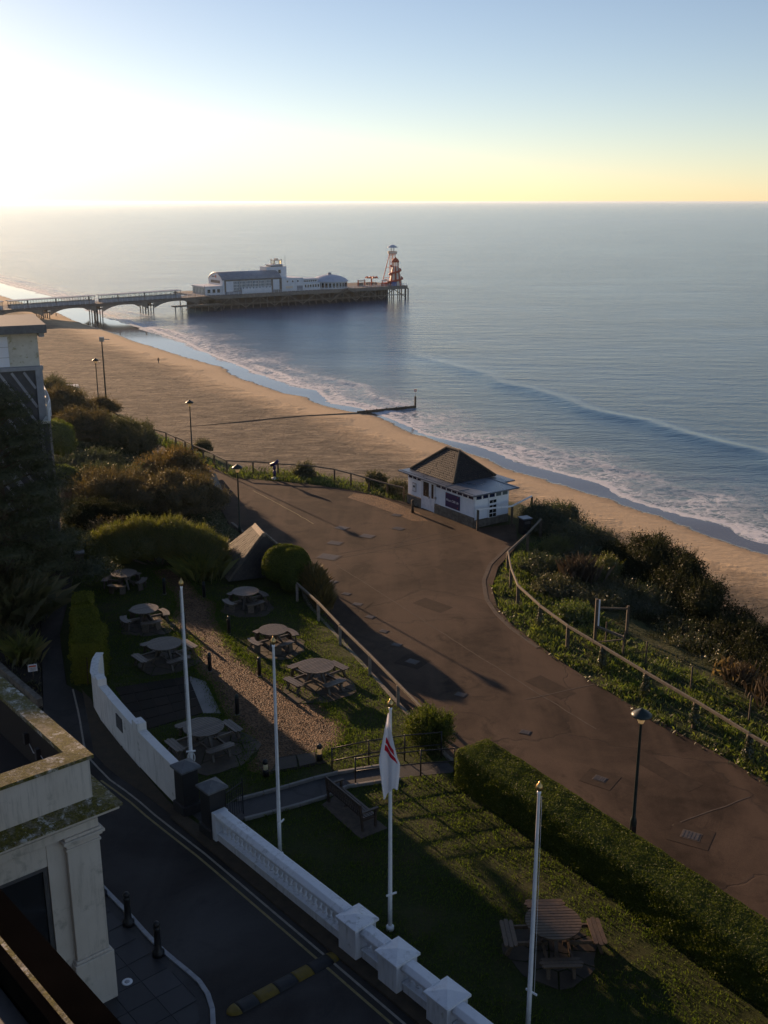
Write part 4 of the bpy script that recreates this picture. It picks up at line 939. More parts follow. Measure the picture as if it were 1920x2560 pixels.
# rides
hs = pthing('helter_skelter', 'red and cream striped helter skelter slide tower at the pier end', 'slide', 4.2, 3.9)
for i in range(16):
    a0, a1 = 2*math.pi*i/16, 2*math.pi*(i+1)/16
    vs = []
    for r_, z in ((3.4, 0), (1.65, 9.0)): vs += [(r_*math.cos(a0), r_*math.sin(a0), z), (r_*math.cos(a1), r_*math.sin(a1), z)]
    vs += [(0, 0, 0), (0, 0, 9.0)]
    MB().add(vs, [(0, 1, 3, 2), (0, 4, 1), (2, 3, 5)]).obj('stripe_panel', 'ride_red' if i % 2 else 'ride_cream', hs, fix=True)
mb = MB()
for i in range(8):
    a = 2*math.pi*i/8; mb.box((1.5*math.cos(a), 1.5*math.sin(a), 10.0), (0.26, 0.26, 2.0))
mb.obj('turret_post', 'ride_cream', hs, fix=True)
MB().lathe([(1.85, 10.9), (1.7, 11.7), (1.15, 12.5), (0.3, 13.0), (0.05, 13.6)], 16).obj('turret_cap', 'ride_red', hs, True, fix=True)
sl = []
for i in range(50):
    u = i / 49; a = 2*math.pi*2.25*u + 0.6; r_ = 2.1 + 1.9*u; sl.append((r_*math.cos(a), r_*math.sin(a), 8.7*(1-u) + 0.5))
MB().tube(sl, 0.45, 6).obj('spiral_chute', 'ride_red', hs, True, fix=True)
ztw = pthing('zip_wire_tower', 'tall zip wire tower with umbrella roof behind the helter skelter', 'tower', 3.4, 7.6)
mb = MB()
for x, y in ((-0.9, -0.9), (0.9, -0.9), (0.9, 0.9), (-0.9, 0.9)): mb.tube([(x, y, 0), (x, y, 15)], 0.24, 6)
for z in np.arange(1.5, 15, 1.5):
    for p, q in (((-0.9, -0.9), (0.9, -0.9)), ((0.9, -0.9), (0.9, 0.9)), ((0.9, 0.9), (-0.9, 0.9)), ((-0.9, 0.9), (-0.9, -0.9))): mb.bar((*p, z), (*q, z + 0.7), 0.1, 0.1)
mb.obj('frame', 'ride_cream', ztw, fix=True)
mb = MB().tube([(6.0, 0.5, 0), (1.8, 0, 14.6)], 0.2, 6)
mb.bar((3.6, 0.2, 8.4), (0.9, 0, 8.4), 0.16, 0.16); mb.bar((5.0, 0.4, 3.6), (0.9, 0, 3.6), 0.16, 0.16); mb.obj('raking_leg', 'ride_red', ztw, fix=True)
MB().lathe([(1.6, 14.3), (2.3, 14.9), (2.35, 15.9), (2.2, 15.9), (2.15, 15.0)], 14).obj('platform', 'ride_cream', ztw, fix=True)
mb = MB()
for x, y in ((-1, 0), (1, 0), (0, 1), (0, -1)): mb.tube([(x, y, 15), (x*0.8, y*0.8, 18)], 0.09, 5)
mb.obj('canopy_post', 'pier_iron', ztw, fix=True)
MB().lathe([(2.6, 17.6), (2.4, 17.85), (1.4, 18.5), (0.1, 18.9)], 14).obj('canopy', 'pier_dome', ztw, True, fix=True)
ca_ = pthing('carousel_ride', 'red swing carousel with scalloped canopy on the open pier deck', 'carousel', 14.0, 10)
MB().tube([(0, 0, 0), (0, 0, 4.2)], 0.35, 8).obj('column', 'ride_red', ca_, fix=True)
mb = MB()
for i in range(10):
    a = 2*math.pi*i/10; mb.pyramid((2.6*math.cos(a), 2.6*math.sin(a)), 1.3, 1.3, 0.9, a, 3.5); mb.bar((0, 0, 3.8), (2.6*math.cos(a), 2.6*math.sin(a), 3.6), 0.2, 0.2)
mb.obj('canopy', 'ride_red', ca_, fix=True)
mb = MB()
for i in range(10):
    a = 2*math.pi*i/10; mb.b(2.3*math.cos(a)-0.3, 2.3*math.cos(a)+0.3, 2.3*math.sin(a)-0.3, 2.3*math.sin(a)+0.3, 0.4, 1.4)
mb.obj('seat', 'pier_brown', ca_, fix=True)
gt_ = pthing('ride_gate', 'small red ride gate with dark posts between dome and carousel', 'gate', 20.5, 9)
for x in (-1.9, 1.9): MB().b(x-0.2, x+0.2, -0.2, 0.2, 0, 3.0).obj('post', 'ride_red', gt_, fix=True)
MB().b(-2.1, 2.1, -0.15, 0.15, 2.2, 2.8).obj('beam', 'ride_cream', gt_, fix=True)
MB().b(-1.4, 1.4, 0.3, 1.4, 0, 1.6).obj('booth', 'pier_brown', gt_, fix=True)
for s_, t_, lab in ((10.0, 5.0, 'red and cream fairground stall left of the helter skelter'), (7.6, 7.2, 'red fairground stall close behind the helter skelter')):
    k_ = pthing('fairground_stall', lab, 'stall', s_, t_, 0)
    MB().b(-1.3, 1.3, -0.9, 0.9, 0, 1.3).obj('counter', 'ride_red', k_, fix=True)
    for x in (-1.2, 1.2):
        for y in (-0.8, 0.8): MB().b(x-0.07, x+0.07, y-0.07, y+0.07, 1.3, 2.3).obj('post', 'ride_cream', k_, fix=True)
    MB().pyramid((0, 0), 3.0, 2.2, 0.8, 0, 2.3).obj('canopy', 'ride_cream', k_, fix=True)
bb = pthing('blue_booth', 'small blue ticket booth at the foot of the helter skelter', 'booth', 6.6, 1.6)
MB().b(-1.1, 1.1, -0.7, 0.7, 0, 1.7).obj('body', 'ride_blue', bb, fix=True); MB().pyramid((0, 0), 2.6, 1.8, 0.5, 0, 1.7).obj('roof', 'ride_blue', bb, fix=True)

# ------------------------------------------------------------------ beach things
def person(loc, face, label, stride=0.25):
    t = thing('person', label, 'person', loc, face)
    V = [(0,0,0.95),(0,0,1.15),(0,0.02,1.38),(0,0.02,1.50),(0,0.03,1.62),(0,0.03,1.74),
         (0.10,stride*0.3,0.90),(0.11,stride*0.7,0.50),(0.11,stride,0.07),(0.11,stride+0.15,0.04),
         (-0.10,-stride*0.2,0.90),(-0.11,-stride*0.4,0.50),(-0.11,-stride-0.05,0.08),(-0.11,-stride+0.1,0.04),
         (0.19,0.0,1.40),(0.25,-0.08,1.12),(0.26,0.06,0.88),(-0.19,0.0,1.40),(-0.25,0.08,1.12),(-0.26,0.2,0.90)]
    E_ = [(0,1),(1,2),(2,3),(3,4),(4,5),(0,6),(6,7),(7,8),(8,9),(0,10),(10,11),(11,12),(12,13),(2,14),(14,15),(15,16),(2,17),(17,18),(18,19)]
    rad = [.15,.15,.17,.06,.10,.08,.10,.075,.05,.045,.10,.075,.05,.045,.075,.055,.045,.075,.055,.045]
    me = bpy.data.meshes.new('body'); me.from_pydata(V, E_, []); me.materials.append(MATS['dark_cloth'])
    o = link(bpy.data.objects.new('body', me), t)
    md = o.modifiers.new('skin', 'SKIN'); o.modifiers.new('sub', 'SUBSURF').levels = 1; o.modifiers['sub'].render_levels = 1
    for i, r_ in enumerate(rad): me.skin_vertices[0].data[i].radius = (r_, r_)
    me.skin_vertices[0].data[0].use_root = True
    MB().lathe([(0.02, 1.52), (0.075, 1.56), (0.09, 1.66), (0.06, 1.76), (0.01, 1.79)], 10, (0, 0.06, 0)).obj('face', 'skin', t, True)
    return t
person((-64.1, 298.9, beach_z(-64.1, 298.9)), 0.6, 'lone person in dark clothes walking on the open sand')
person((-133.2, 432.6, beach_z(-133.2, 432.6) - 0.2), 2.2, 'person in dark clothes by the pier legs at the water edge')
def gull(x, y, label, rz):
    t = thing('gull', label, 'bird', (x, y, beach_z(x, y)), rz, 'gulls on the beach')
    MB().lathe([(0.01, -0.28), (0.07, -0.18), (0.12, 0.0), (0.10, 0.15), (0.06, 0.24), (0.07, 0.30), (0.05, 0.37), (0.01, 0.45)], 8).obj('body', 'gull_white', t, True).matrix_local = Matrix.Translation((0, 0, 0.3)) @ Matrix.Rotation(R(70), 4, 'X')
    MB().b(-0.13, 0.13, 0.05, 0.4, 0.33, 0.38).obj('wing', 'slab_grey', t)
    for x_ in (-0.04, 0.04): MB().tube([(x_, 0, 0), (x_, 0, 0.25)], 0.015, 5).obj('leg', 'yellow_rubber', t)
gull(-53, 208, 'gull on the sand straight above the planted cliff edge', 0.5)
gull(-86, 262, 'gull standing far up the beach beyond the white hut', 2.0)
gull(-46, 176, 'gull low on the sand near the promenade rail', 1.2)
# timber groyne running down into the sea, its marker post
g = thing('timber_groyne', 'low dark timber groyne in the surf, its inland planks drawing a shadow line on the beach', 'groyne', (0, 0, 0))
gl = [(-46, 205.0), (-24.3, 218.5), (-4.1, 230.2), (7.1, 236.0)]
a_ = resample(gl, 2.4)
for i, (p, q) in enumerate(zip(a_[:-1], a_[1:])):
    k_ = 0.10 if p[0] > -6 else -0.355 + 0.19 * (p[0] + 46) / 40; zp = max(beach_z(*p), SEA + 0.12) + k_; zq = max(beach_z(*q), SEA + 0.12) + k_
    MB().bar((p[0], p[1], zp), (q[0], q[1], zq), 0.18, 0.75).obj('plank', 'post_wood', g)  # landward planks draw the shadow line of a sand bank as dark timber
    if p[0] > -5: MB().b(p[0]-0.14, p[0]+0.14, p[1]-0.14, p[1]+0.14, SEA-1, SEA+0.75).obj('pile', 'post_wood', g)
MB().tube([(7.1, 236.0, SEA-1), (7.1, 236.0, SEA+2.75)], 0.22, 8).obj('end_pile', 'post_wood', g)
mk = thing('groyne_marker', 'red and white marker sign on the groyne end post', 'marker', (7.1, 236, SEA+2.75))
MB().tube([(0, 0, 0), (0, 0, 1.2)], 0.04, 6).obj('pole', 'steel', mk)
MB().b(-0.28, 0.28, -0.05, 0.05, 1.1, 1.6).obj('board', 'ride_red', mk); MB().b(-0.15, 0.15, -0.07, -0.052, 1.2, 1.45).obj('board_face', 'white_gloss', mk)
# pale hut and sheeted stack on the back of the beach
hz = SEA + 2.9
h = thing('beach_hut', 'pale green box-shaped beach hut with flat white roof below the cliff', 'hut', (-71.5, 236, hz), 0.35)
MB().b(-2.2, 2.2, -1.6, 1.6, -1.5, 2.0).obj('wall', 'hut_green', h); MB().b(-2.4, 2.4, -1.8, 1.8, 2.0, 2.25).obj('roof', 'white_paint', h)
MB().b(-0.5, 0.5, -1.68, -1.61, 0, 1.8).obj('door', 'white_paint', h)
h2 = thing('beach_hut', 'white roofed low hut half hidden behind the cliff shrubs', 'hut', (-88, 254, hz), 0.35)
MB().b(-2.2, 2.2, -1.2, 1.2, -1.5, 1.2).obj('wall', 'hut_green', h2); MB().b(-2.4, 2.4, -1.4, 1.4, 1.2, 1.4).obj('roof', 'white_paint', h2)

# ------------------------------------------------------------------ cliff lift kiosk
KB = np.array([5.82, 65.12]); ku = np.array([-0.565, 0.825])
ks = thing('lift_kiosk', 'white weatherboarded cliff lift kiosk with tiled hip roof on the clifftop', 'kiosk', (KB[0], KB[1], ROAD), math.atan2(ku[1], ku[0]))
# local x = along the front (away to the left), local y = towards the road (front); body is y -2.9..0 -> front face y = 0
FRY = lambda v: -v
def kb(name, m, x0, x1, v0, v1, z0, z1, par=ks, bevel=0.0): return MB().b(x0, x1, -v0, -v1, z0, z1).obj(name, m, par, bevel=bevel)
kb('wall', 'cladding', 0.03, 7.27, 0.05, 2.85, 0.0, 2.22); kb('wall', 'cladding', 1.4, 7.2, 2.86, 4.0, 0.0, 2.22)
# stone plinth: rows of rough stones
def stone_row(name, par, p0, axis, L, z0, z1, depth, out):
    mb = MB(); zz_ = z0
    while zz_ < z1 - 0.03:
        hh = min(rng.uniform(0.14, 0.2), z1 - zz_); x = 0
        while x < L - 0.02:
            ww = min(rng.uniform(0.2, 0.42), L - x); pr_ = rng.uniform(0.0, 0.025)
            if axis == 'x': mb.b(p0[0] + x + 0.008, p0[0] + x + ww - 0.008, p0[1], p0[1] + out * (depth + pr_), zz_ + 0.008, zz_ + hh - 0.008)
            else: mb.b(p0[0], p0[0] + out * (depth + pr_), p0[1] - x - 0.008, p0[1] - x - ww + 0.008, zz_ + 0.008, zz_ + hh - 0.008)
            x += ww
        zz_ += hh
    o = mb.obj(name, 'stone_wall', par); o['kind'] = 'stuff'; return o
stone_row('plinth_stones', ks, (0.0, -0.05), 'x', 4.15, 0, 0.66, 0.13, 1); stone_row('plinth_stones', ks, (5.65, -0.05), 'x', 1.65, 0, 0.66, 0.13, 1)
stone_row('plinth_stones', ks, (0.03, 0.02), 'y', 2.85, 0, 0.5, 0.13, -1)
# boards
for z in np.arange(0.68, 1.80, 0.125):
    for x0, x1 in ((0.02, 4.12), (5.68, 7.28)):
        MB().add([(x0, -0.05, z), (x1, -0.05, z), (x1, 0.035, z + 0.004), (x0, 0.035, z + 0.004), (x0, -0.05, z + 0.12), (x1, -0.05, z + 0.12), (x1, 0.012, z + 0.12), (x0, 0.012, z + 0.12)], [(0,3,2,1),(4,5,6,7),(0,1,5,4),(1,2,6,5),(2,3,7,6),(3,0,4,7)]).obj('board', 'cladding', ks, fix=True)
for z in np.arange(0.52, 1.80, 0.125):
    for y0, y1 in ((-0.04, -1.12), (-1.92, -2.88)):
        MB().add([(0.03, y0, z), (0.03, y1, z), (-0.035, y1, z + 0.004), (-0.035, y0, z + 0.004), (0.03, y0, z + 0.12), (0.03, y1, z + 0.12), (-0.012, y1, z + 0.12), (-0.012, y0, z + 0.12)], [(0,3,2,1),(4,5,6,7),(0,1,5,4),(1,2,6,5),(2,3,7,6),(3,0,4,7)]).obj('board', 'cladding', ks, fix=True)
kb('window_band', 'white_gloss', 0.0, 4.12, -0.03, 0.045, 1.81, 2.2); kb('window_band', 'white_gloss', 5.68, 7.3, -0.03, 0.045, 1.81, 2.2)
MB().b(-0.03, 0.028, -0.05, -2.88, 1.81, 2.2).obj('window_band', 'white_gloss', ks)
for i in range(7): kb('window_pane', 'navy_glass', 0.1 + i*0.575, 0.55 + i*0.575, -0.045, -0.031, 1.88, 2.12)
for i in range(3): kb('window_pane', 'navy_glass', 5.78 + i*0.5, 6.16 + i*0.5, -0.045, -0.031, 1.88, 2.12)
for i in range(5): MB().b(-0.045, -0.031, -0.14 - i*0.55, -0.56 - i*0.55, 1.86, 2.12).obj('window_pane', 'navy_glass' if i < 3 else 'pier_glass', ks)
dr = kb('door', 'white_gloss', 4.2, 5.6, -0.05, 0.03, 0.02, 2.18)
kb('glass', 'dark_glass', 4.82, 5.45, -0.062, -0.052, 0.95, 1.95, dr); kb('glass', 'dark_glass', 4.3, 4.52, -0.062, -0.052, 0.95, 1.95, dr)
kb('frame', 'white_paint', 4.60, 4.66, -0.075, -0.052, 0.05, 2.1, dr); kb('handle', 'steel', 4.7, 4.76, -0.13, -0.055, 0.9, 1.05, dr)
kb('frame', 'white_paint', 4.13, 4.2, -0.08, 0.04, 0, 2.2, dr); kb('frame', 'white_paint', 5.6, 5.67, -0.08, 0.04, 0, 2.2, dr)
kb('letter_box', 'steel', 4.0, 4.11, -0.12, -0.03, 1.0, 1.15)
sg = kb('sign', 'purple', 1.45, 2.95, -0.075, -0.03, 0.80, 1.74)
fc = bpy.data.curves.new('lettering_curve', 'FONT'); fc.body = 'West Cliff Lift'; fc.size = 0.235; fc.align_x = 'CENTER'; fc.extrude = 0.004
tmp_ = bpy.data.objects.new('lettering_tmp', fc); COL.objects.link(tmp_)
bpy.context.view_layer.update()
lme = bpy.data.meshes.new_from_object(tmp_.evaluated_get(bpy.context.evaluated_depsgraph_get())); bpy.data.objects.remove(tmp_); bpy.data.curves.remove(fc)
lme.name = 'lettering'; lme.materials.clear(); lme.materials.append(MATS['white_gloss'])
lt = link(bpy.data.objects.new('lettering', lme), sg); lt.matrix_local = Matrix.Translation((2.2, 0.082, 1.2)) @ Matrix.Rotation(R(180), 4, 'Z') @ Matrix.Rotation(R(90), 4, 'X')
for dx, dz in ((1.6, 1.62), (1.62, 0.9), (2.78, 1.64)): kb('corner_mark', 'ride_red', dx, dx+0.06, -0.079, -0.0755, dz, dz+0.06, sg)
nb2 = kb('notice_board', 'steel', 6.3, 6.72, -0.06, -0.03, 0.98, 1.6); kb('notice', 'white_paint', 6.34, 6.68, -0.068, -0.061, 1.03, 1.55, nb2); kb('notice_print', 'black_paint', 6.42, 6.62, -0.074, -0.069, 1.28, 1.42, nb2)
sw_ = MB().b(-0.05, 0.02, -1.16, -1.88, 0.45, 1.80).obj('side_window', 'white_gloss', ks)
for i in range(2):
    for z0, z1 in ((0.52, 0.75), (0.80, 1.03), (1.08, 1.31), (1.46, 1.66)): MB().b(-0.062, -0.052, -1.24 - i*0.30, -1.50 - i*0.30, z0, z1).obj('pane', 'dark_glass', sw_)
# lead flat roof with fascia
kb('flat_roof', 'lead', -0.5, 7.8, -0.55, 3.4, 2.235, 2.33, bevel=0.02)
kb('flat_roof', 'lead', 1.2, 7.78, 3.41, 4.5, 2.2, 2.29, bevel=0.02)
kb('fascia', 'white_paint', -0.4, 7.7, -0.45, 3.3, 2.223, 2.234)
for v in (-0.35, 3.2): kb('lead_roll', 'lead', -0.45, 7.75, v - 0.02, v + 0.02, 2.331, 2.36)
for x in (1.0, 2.4): MB().b(x - 0.02, x + 0.02, 0.5, -0.3, 2.331, 2.36).obj('lead_roll', 'lead', ks)
# tiled hip roof
def tiled_face(name, par, A, B, C, D, rows, tw, m, thick=0.025):
    """quad/triangle face A-B (eave) D-C (ridge); tiles as overlapping thin wedges, one joined part"""
    A, B, C, D = map(Vector, (A, B, C, D)); nrm = (B - A).cross(D - A).normalized()
    if nrm.z < 0: nrm = -nrm
    mb = MB()
    for r_ in range(rows):
        v0, v1 = r_ / rows, (r_ + 1.12) / rows; v1 = min(v1, 1.0)
        l0, l1 = A.lerp(D, v0), A.lerp(D, v1); r0, r1 = B.lerp(C, v0), B.lerp(C, v1)
        n_ = max(1, int(round((r0 - l0).length / tw))); off = 0.5 * (r_ % 2) / n_
        cuts = [0.0] + [min(1, max(0, (k + off) / n_ )) for k in range(n_ + 1)] + [1.0]
        for a, b in zip(cuts[:-1], cuts[1:]):
            if b - a < 1e-3: continue
            g_ = 0.012 / max(0.3, (r0-l0).length)
            p = [l0.lerp(r0, a + g_), l0.lerp(r0, b - g_), l1.lerp(r1, b - g_), l1.lerp(r1, a + g_)]
            lift = thick * rng.uniform(0.8, 1.5)
            q = [p[0] + nrm*lift, p[1] + nrm*lift, p[2] + nrm*0.006, p[3] + nrm*0.006]
            mb.add(p + q, [(4,5,6,7), (0,1,5,4), (1,2,6,5), (3,0,4,7)])
    o = mb.obj(name, m, par, fix=False); o['kind'] = 'stuff'; return o
hx0, hx1, hv0, hv1, hz0, hz1 = 2.6, 7.5, 0.3, 4.0, 2.34, 3.95
rx0, rx1, rv = 4.35, 5.75, 2.15
c00, c10, c11, c01 = (hx0, -hv0, hz0), (hx1, -hv0, hz0), (hx1, -hv1, hz0), (hx0, -hv1, hz0); ra, rb_ = (rx0, -rv, hz1), (rx1, -rv, hz1)
MB().add([c00, c10, c11, c01, ra, rb_], [(0, 1, 5, 4), (1, 2, 5), (2, 3, 4, 5), (3, 0, 4), (0, 3, 2, 1)]).obj('hip_roof', 'dark_tile', ks, fix=True)
tiled_face('roof_tiles', ks, c00, c10, rb_, ra, 15, 0.2, 'dark_tile'); tiled_face('roof_tiles', ks, c01, c00, ra, ra, 15, 0.2, 'dark_tile')
tiled_face('roof_tiles', ks, c11, c01, ra, rb_, 15, 0.2, 'dark_tile'); tiled_face('roof_tiles', ks, c10, c11, rb_, rb_, 15, 0.2, 'dark_tile')
for p, q in ((c00, ra), (c10, rb_), (c11, rb_), (c01, ra), (ra, rb_)):
    MB().tube([(p[0], p[1], p[2] + 0.05), (q[0], q[1], q[2] + 0.05)], 0.075, 6).obj('ridge_tile', 'roof_tile', ks)

# ------------------------------------------------------------------ garden shelters: steep tiled roofs to the ground
def shelter_roof(label, loc, rz, sx=1.0, apex=2.4, dims=None):
    t = thing('garden_shelter', label, 'shelter', loc, rz)
    w_, L, sb = dims or (4.3 * sx, 4.2 * sx, 0.5 * sx)
    A, B, C, D = (0, 0, 0.12), (w_, 0, 0.12), (w_, L, 0.12), (0, L, 0.12); P_, Q_ = (w_/2, sb, apex), (w_/2, sb + 2.0*sx, apex)
    MB().add([A, B, C, D, P_, Q_], [(0, 1, 4), (1, 2, 5, 4), (2, 3, 5), (3, 0, 4, 5), (0, 3, 2, 1)]).obj('roof', 'dark_tile', t, fix=True)
    MB().b(0.35, w_ - 0.35, 0.3, L - 0.35, -0.6, 0.118).obj('wall', 'stone_wall', t)
    tiled_face('roof_tiles', t, D, A, P_, Q_, 13, 0.26, 'roof_tile', 0.03); tiled_face('roof_tiles', t, A, B, P_, P_, 15, 0.26, 'dark_tile', 0.03)  # left slope's sunlight put into the colour: paler tiles than the other faces
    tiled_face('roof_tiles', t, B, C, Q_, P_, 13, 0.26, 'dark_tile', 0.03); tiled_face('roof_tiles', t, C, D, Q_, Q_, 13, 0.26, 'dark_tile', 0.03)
    for i in range(6):
        u0, u1 = i / 6, (i + 0.97) / 6; y0 = sb + 2.0*sx*u0 - 0.08; y1 = sb + 2.0*sx*u1 - 0.08
        MB().add([(w_/2 - 0.20, y0, apex - 0.12), (w_/2, y0, apex + 0.10), (w_/2 + 0.20, y0, apex - 0.12), (w_/2 - 0.20, y1, apex - 0.12), (w_/2, y1, apex + 0.09), (w_/2 + 0.20, y1, apex - 0.12)], [(0, 1, 4, 3), (1, 2, 5, 4), (0, 2, 1), (3, 4, 5)]).obj('ridge_tile', 'ridge_tile', t, fix=True)
    for p, q in ((A, P_), (B, P_)): MB().tube([(p[0], p[1], p[2] + 0.05), (q[0], q[1], q[2] + 0.04)], 0.07, 6).obj('hip_tile', 'roof_tile', t)
    return t
shelter_roof('steep brown tiled shelter roof rising from the lawn beside the picnic tables', (-8.3, 52.82, 0), math.atan2(0.36, 0.93))
c_ = np.array([0.97, 0.25]); o2 = np.array([-14.4, 70.35])
shelter_roof('tiled shelter roof half buried in brown shrubs beside the promenade', (o2[0], o2[1], -0.6), math.atan2(c_[1], c_[0]), 0.8, 1.55, (3.4, 7.4, 4.2))
# ------------------------------------------------------------------ picnic tables
def strip_disc(r, y0, y1, n=10):
    """plank outline: the part of a disc of radius r between y0 and y1"""
    xs = lambda y: math.sqrt(max(r*r - y*y, 1e-6))
    ys = np.linspace(y0, y1, n)
    return [(xs(y), y) for y in ys] + [(-xs(y), y) for y in ys[::-1]]
def table_top(t, r, z, npl, wood):
    wd = 2 * r / npl
    for i in range(npl):
        y0 = -r + i * wd + 0.011; y1 = y0 + wd - 0.022
        MB().prism(strip_disc(r, y0, y1), z - 0.04, z).obj('plank', wood, t)
def make_big_table(wood):
    t = thing('picnic_table', 'x', 'picnic table', (0, 0, 0))
    table_top(t, 0.76, 0.80, 13, wood)
    mb = MB()
    for k in range(4):
        a = R(45 + 90*k); c, s = math.cos(a), math.sin(a)
        mb.bar((0.62*c, 0.62*s, 0.70), (-0.62*c*0.02, -0.62*s*0.02, 0.70), 0.09, 0.09)
    mb.obj('top_frame', wood, t)
    for k in range(4):
        a = R(90*k); c, s = math.cos(a), math.sin(a)
        MB().bar((0.28*c, 0.28*s, 0.72), (0.66*c, 0.66*s, 0.0), 0.10, 0.10).obj('leg', wood, t)
    for k in range(4):
        a = R(90*k); rot = Matrix.Rotation(a, 4, 'Z')
        mb = MB().bar((0.2, 0.34, 0.36), (1.33, 0.34, 0.36), 0.06, 0.10); mb.bar((0.2, -0.34, 0.36), (1.33, -0.34, 0.36), 0.06, 0.10)
        mb.bar((1.16, 0.34, 0.36), (1.30, 0.34, 0.0), 0.09, 0.09); mb.bar((1.16, -0.34, 0.36), (1.30, -0.34, 0.0), 0.09, 0.09)
        b = mb.obj('bench', wood, t); b.matrix_local = rot
        for j in range(3):
            x0 = 1.03 + j*0.125; e = 0.02 + 0.05*(j != 1)
            pl = [(x0, -0.58 + e*1.5), (x0 + 0.03, -0.60 + e), (x0 + 0.085, -0.60 + e), (x0 + 0.115, -0.58 + e*1.5), (x0 + 0.115, 0.58 - e*1.5), (x0 + 0.085, 0.60 - e), (x0 + 0.03, 0.60 - e), (x0, 0.58 - e*1.5)]
            MB().prism(pl, 0.412, 0.452).obj('plank', wood, b)
    return t
def make_small_table(wood):
    t = thing('picnic_table', 'x', 'picnic table', (0, 0, 0))
    table_top(t, 0.67, 0.80, 11, wood)
    mb = MB().bar((-0.6, 0, 0.71), (0.6, 0, 0.71), 0.08, 0.09); mb.bar((0, -0.6, 0.712), (0, 0.6, 0.712), 0.08, 0.085); mb.obj('top_frame', wood, t)
    for k in range(4):
        a = R(45 + 90*k); c, s = math.cos(a), math.sin(a)
        MB().bar((0.08*c, 0.08*s, 0.70), (0.52*c, 0.52*s, 0.0), 0.09, 0.09).obj('leg', wood, t)
    for k in range(4):
        rot = Matrix.Rotation(R(90*k), 4, 'Z')
        mb = MB().bar((0.25, 0, 0.33), (1.2, 0, 0.33), 0.08, 0.10)
        for sgn in (-1, 1): mb.bar((0.98, 0.3*sgn, 0.40), (1.02, 0.32*sgn, 0.0), 0.30, 0.07)
        b = mb.obj('bench', wood, t); b.matrix_local = rot
        for j in range(2):      # crescent seat from two curved boards
            r0, r1 = 0.86 + j*0.165, 0.86 + j*0.165 + 0.155
            aa = np.linspace(-0.52 + 0.06*j, 0.52 - 0.06*j, 12)
            pl = [(r1*math.cos(a), r1*math.sin(a)) for a in aa] + [(r0*math.cos(a), r0*math.sin(a)) for a in aa[::-1]]
            MB().prism(pl, 0.41, 0.45).obj('plank', wood, b)
    return t
big = make_big_table('table_wood'); small = make_small_table('table_wood'); brown = make_big_table('table_brown')
TABLES = [(big, (-6.73, 35.37), 38, 'large grey round picnic table beside the white boundary wall, behind the first flagpole'),
          (None, (-9.74, 43.08), 40, 'grey round picnic table in the shade at the edge of the dark flagged terrace'),
          (None, (-2.86, 40.75), 42, 'sunlit brown-grey round picnic table with four straight benches on a stone circle'),
          (small, (-13.71, 52.29), 80, 'small round picnic table shining white farthest from the driveway, by the golden hedge'),
          (None, (-11.53, 47.23), 30, 'round picnic table with curved benches on the shaded lawn, second row from the golden hedge'),
          (None, (-6.97, 49.61), 38, 'round picnic table with curved benches directly in front of the tiled shelter'),
          (None, (-5.08, 44.66), 35, 'round picnic table with curved benches behind the second flagpole top'),
          (brown, (4.61, 24.32), 2, 'brown round picnic table alone on the lawn beside the long hedge')]
src = None
for i, (proto, (x, y), rz, lab) in enumerate(TABLES):
    if proto is not None: src = proto; o = proto
    else: o = copy_tree(src)
    o.location = (x, y, 0.014); o.rotation_euler = (0, 0, R(rz)); o['label'] = lab; o['group'] = 'round picnic tables in the garden'
# round stone patios under the tables
def clip_half(poly, p, n):
    """keep the part of poly where (q-p).n <= 0"""
    out = []
    for a, b in zip(poly, poly[1:] + poly[:1]):
        da, db = (a[0]-p[0])*n[0] + (a[1]-p[1])*n[1], (b[0]-p[0])*n[0] + (b[1]-p[1])*n[1]
        if da <= 0: out.append(a)
        if da * db < 0: t_ = da / (da - db); out.append((a[0] + (b[0]-a[0])*t_, a[1] + (b[1]-a[1])*t_))
    return out
def crazy_paving(x, y, r, seed, n_=15, gap=0.022):
    """irregular flat stones filling a ragged circle"""
    r_ = np.random.default_rng(seed); pts = []
    while len(pts) < n_:
        p = r_.uniform(-r, r, 2)
        if np.hypot(*p) < r * 0.95 and all(np.hypot(*(p - q)) > r * 0.36 for q in pts): pts.append(p)
        elif r_.random() < 0.02: n_ -= 1
    out = []
    for i, p in enumerate(pts):
        poly = [(r * (1 + 0.07*math.sin(3*a + seed) + 0.05*math.sin(7*a + 2*seed)) * math.cos(a), r * (1 + 0.07*math.sin(3*a + seed) + 0.05*math.sin(7*a + 2*seed)) * math.sin(a)) for a in np.linspace(0, 6.283, 25)[:-1]]
        for k, q in enumerate(pts):
            if k == i or not poly: continue
            n = q - p; L = np.hypot(*n); n = n / L; m = p + n * (L/2 - gap); poly = clip_half(poly, m, n)
        if len(poly) > 2: out.append([(x + a, y + b) for a, b in poly])
    return out
def patio(x, y, r, seed):
    r_ = np.random.default_rng(seed + 50)
    base = MB().prism([(x + (r+0.05)*math.cos(a), y + (r+0.05)*math.sin(a)) for a in np.linspace(0, 6.283, 25)[:-1]], -0.1, 0.012).obj('stone_patio', 'lawn_ground'); tag(base, kind='structure')
    for pl in crazy_paving(x, y, r, seed): MB().prism(pl, 0.005, 0.022 + r_.uniform(0, 0.012)).obj('paving_stone', 'slab_warm', base)
for i, (x, y, r) in enumerate(((-6.3, 35.0, 1.6), (-9.6, 42.9, 1.35), (-2.75, 40.3, 1.5), (-11.3, 46.9, 1.25), (-6.8, 49.3, 1.3), (-4.85, 44.4, 1.3), (4.55, 24.0, 1.25))): patio(x, y, r, i)
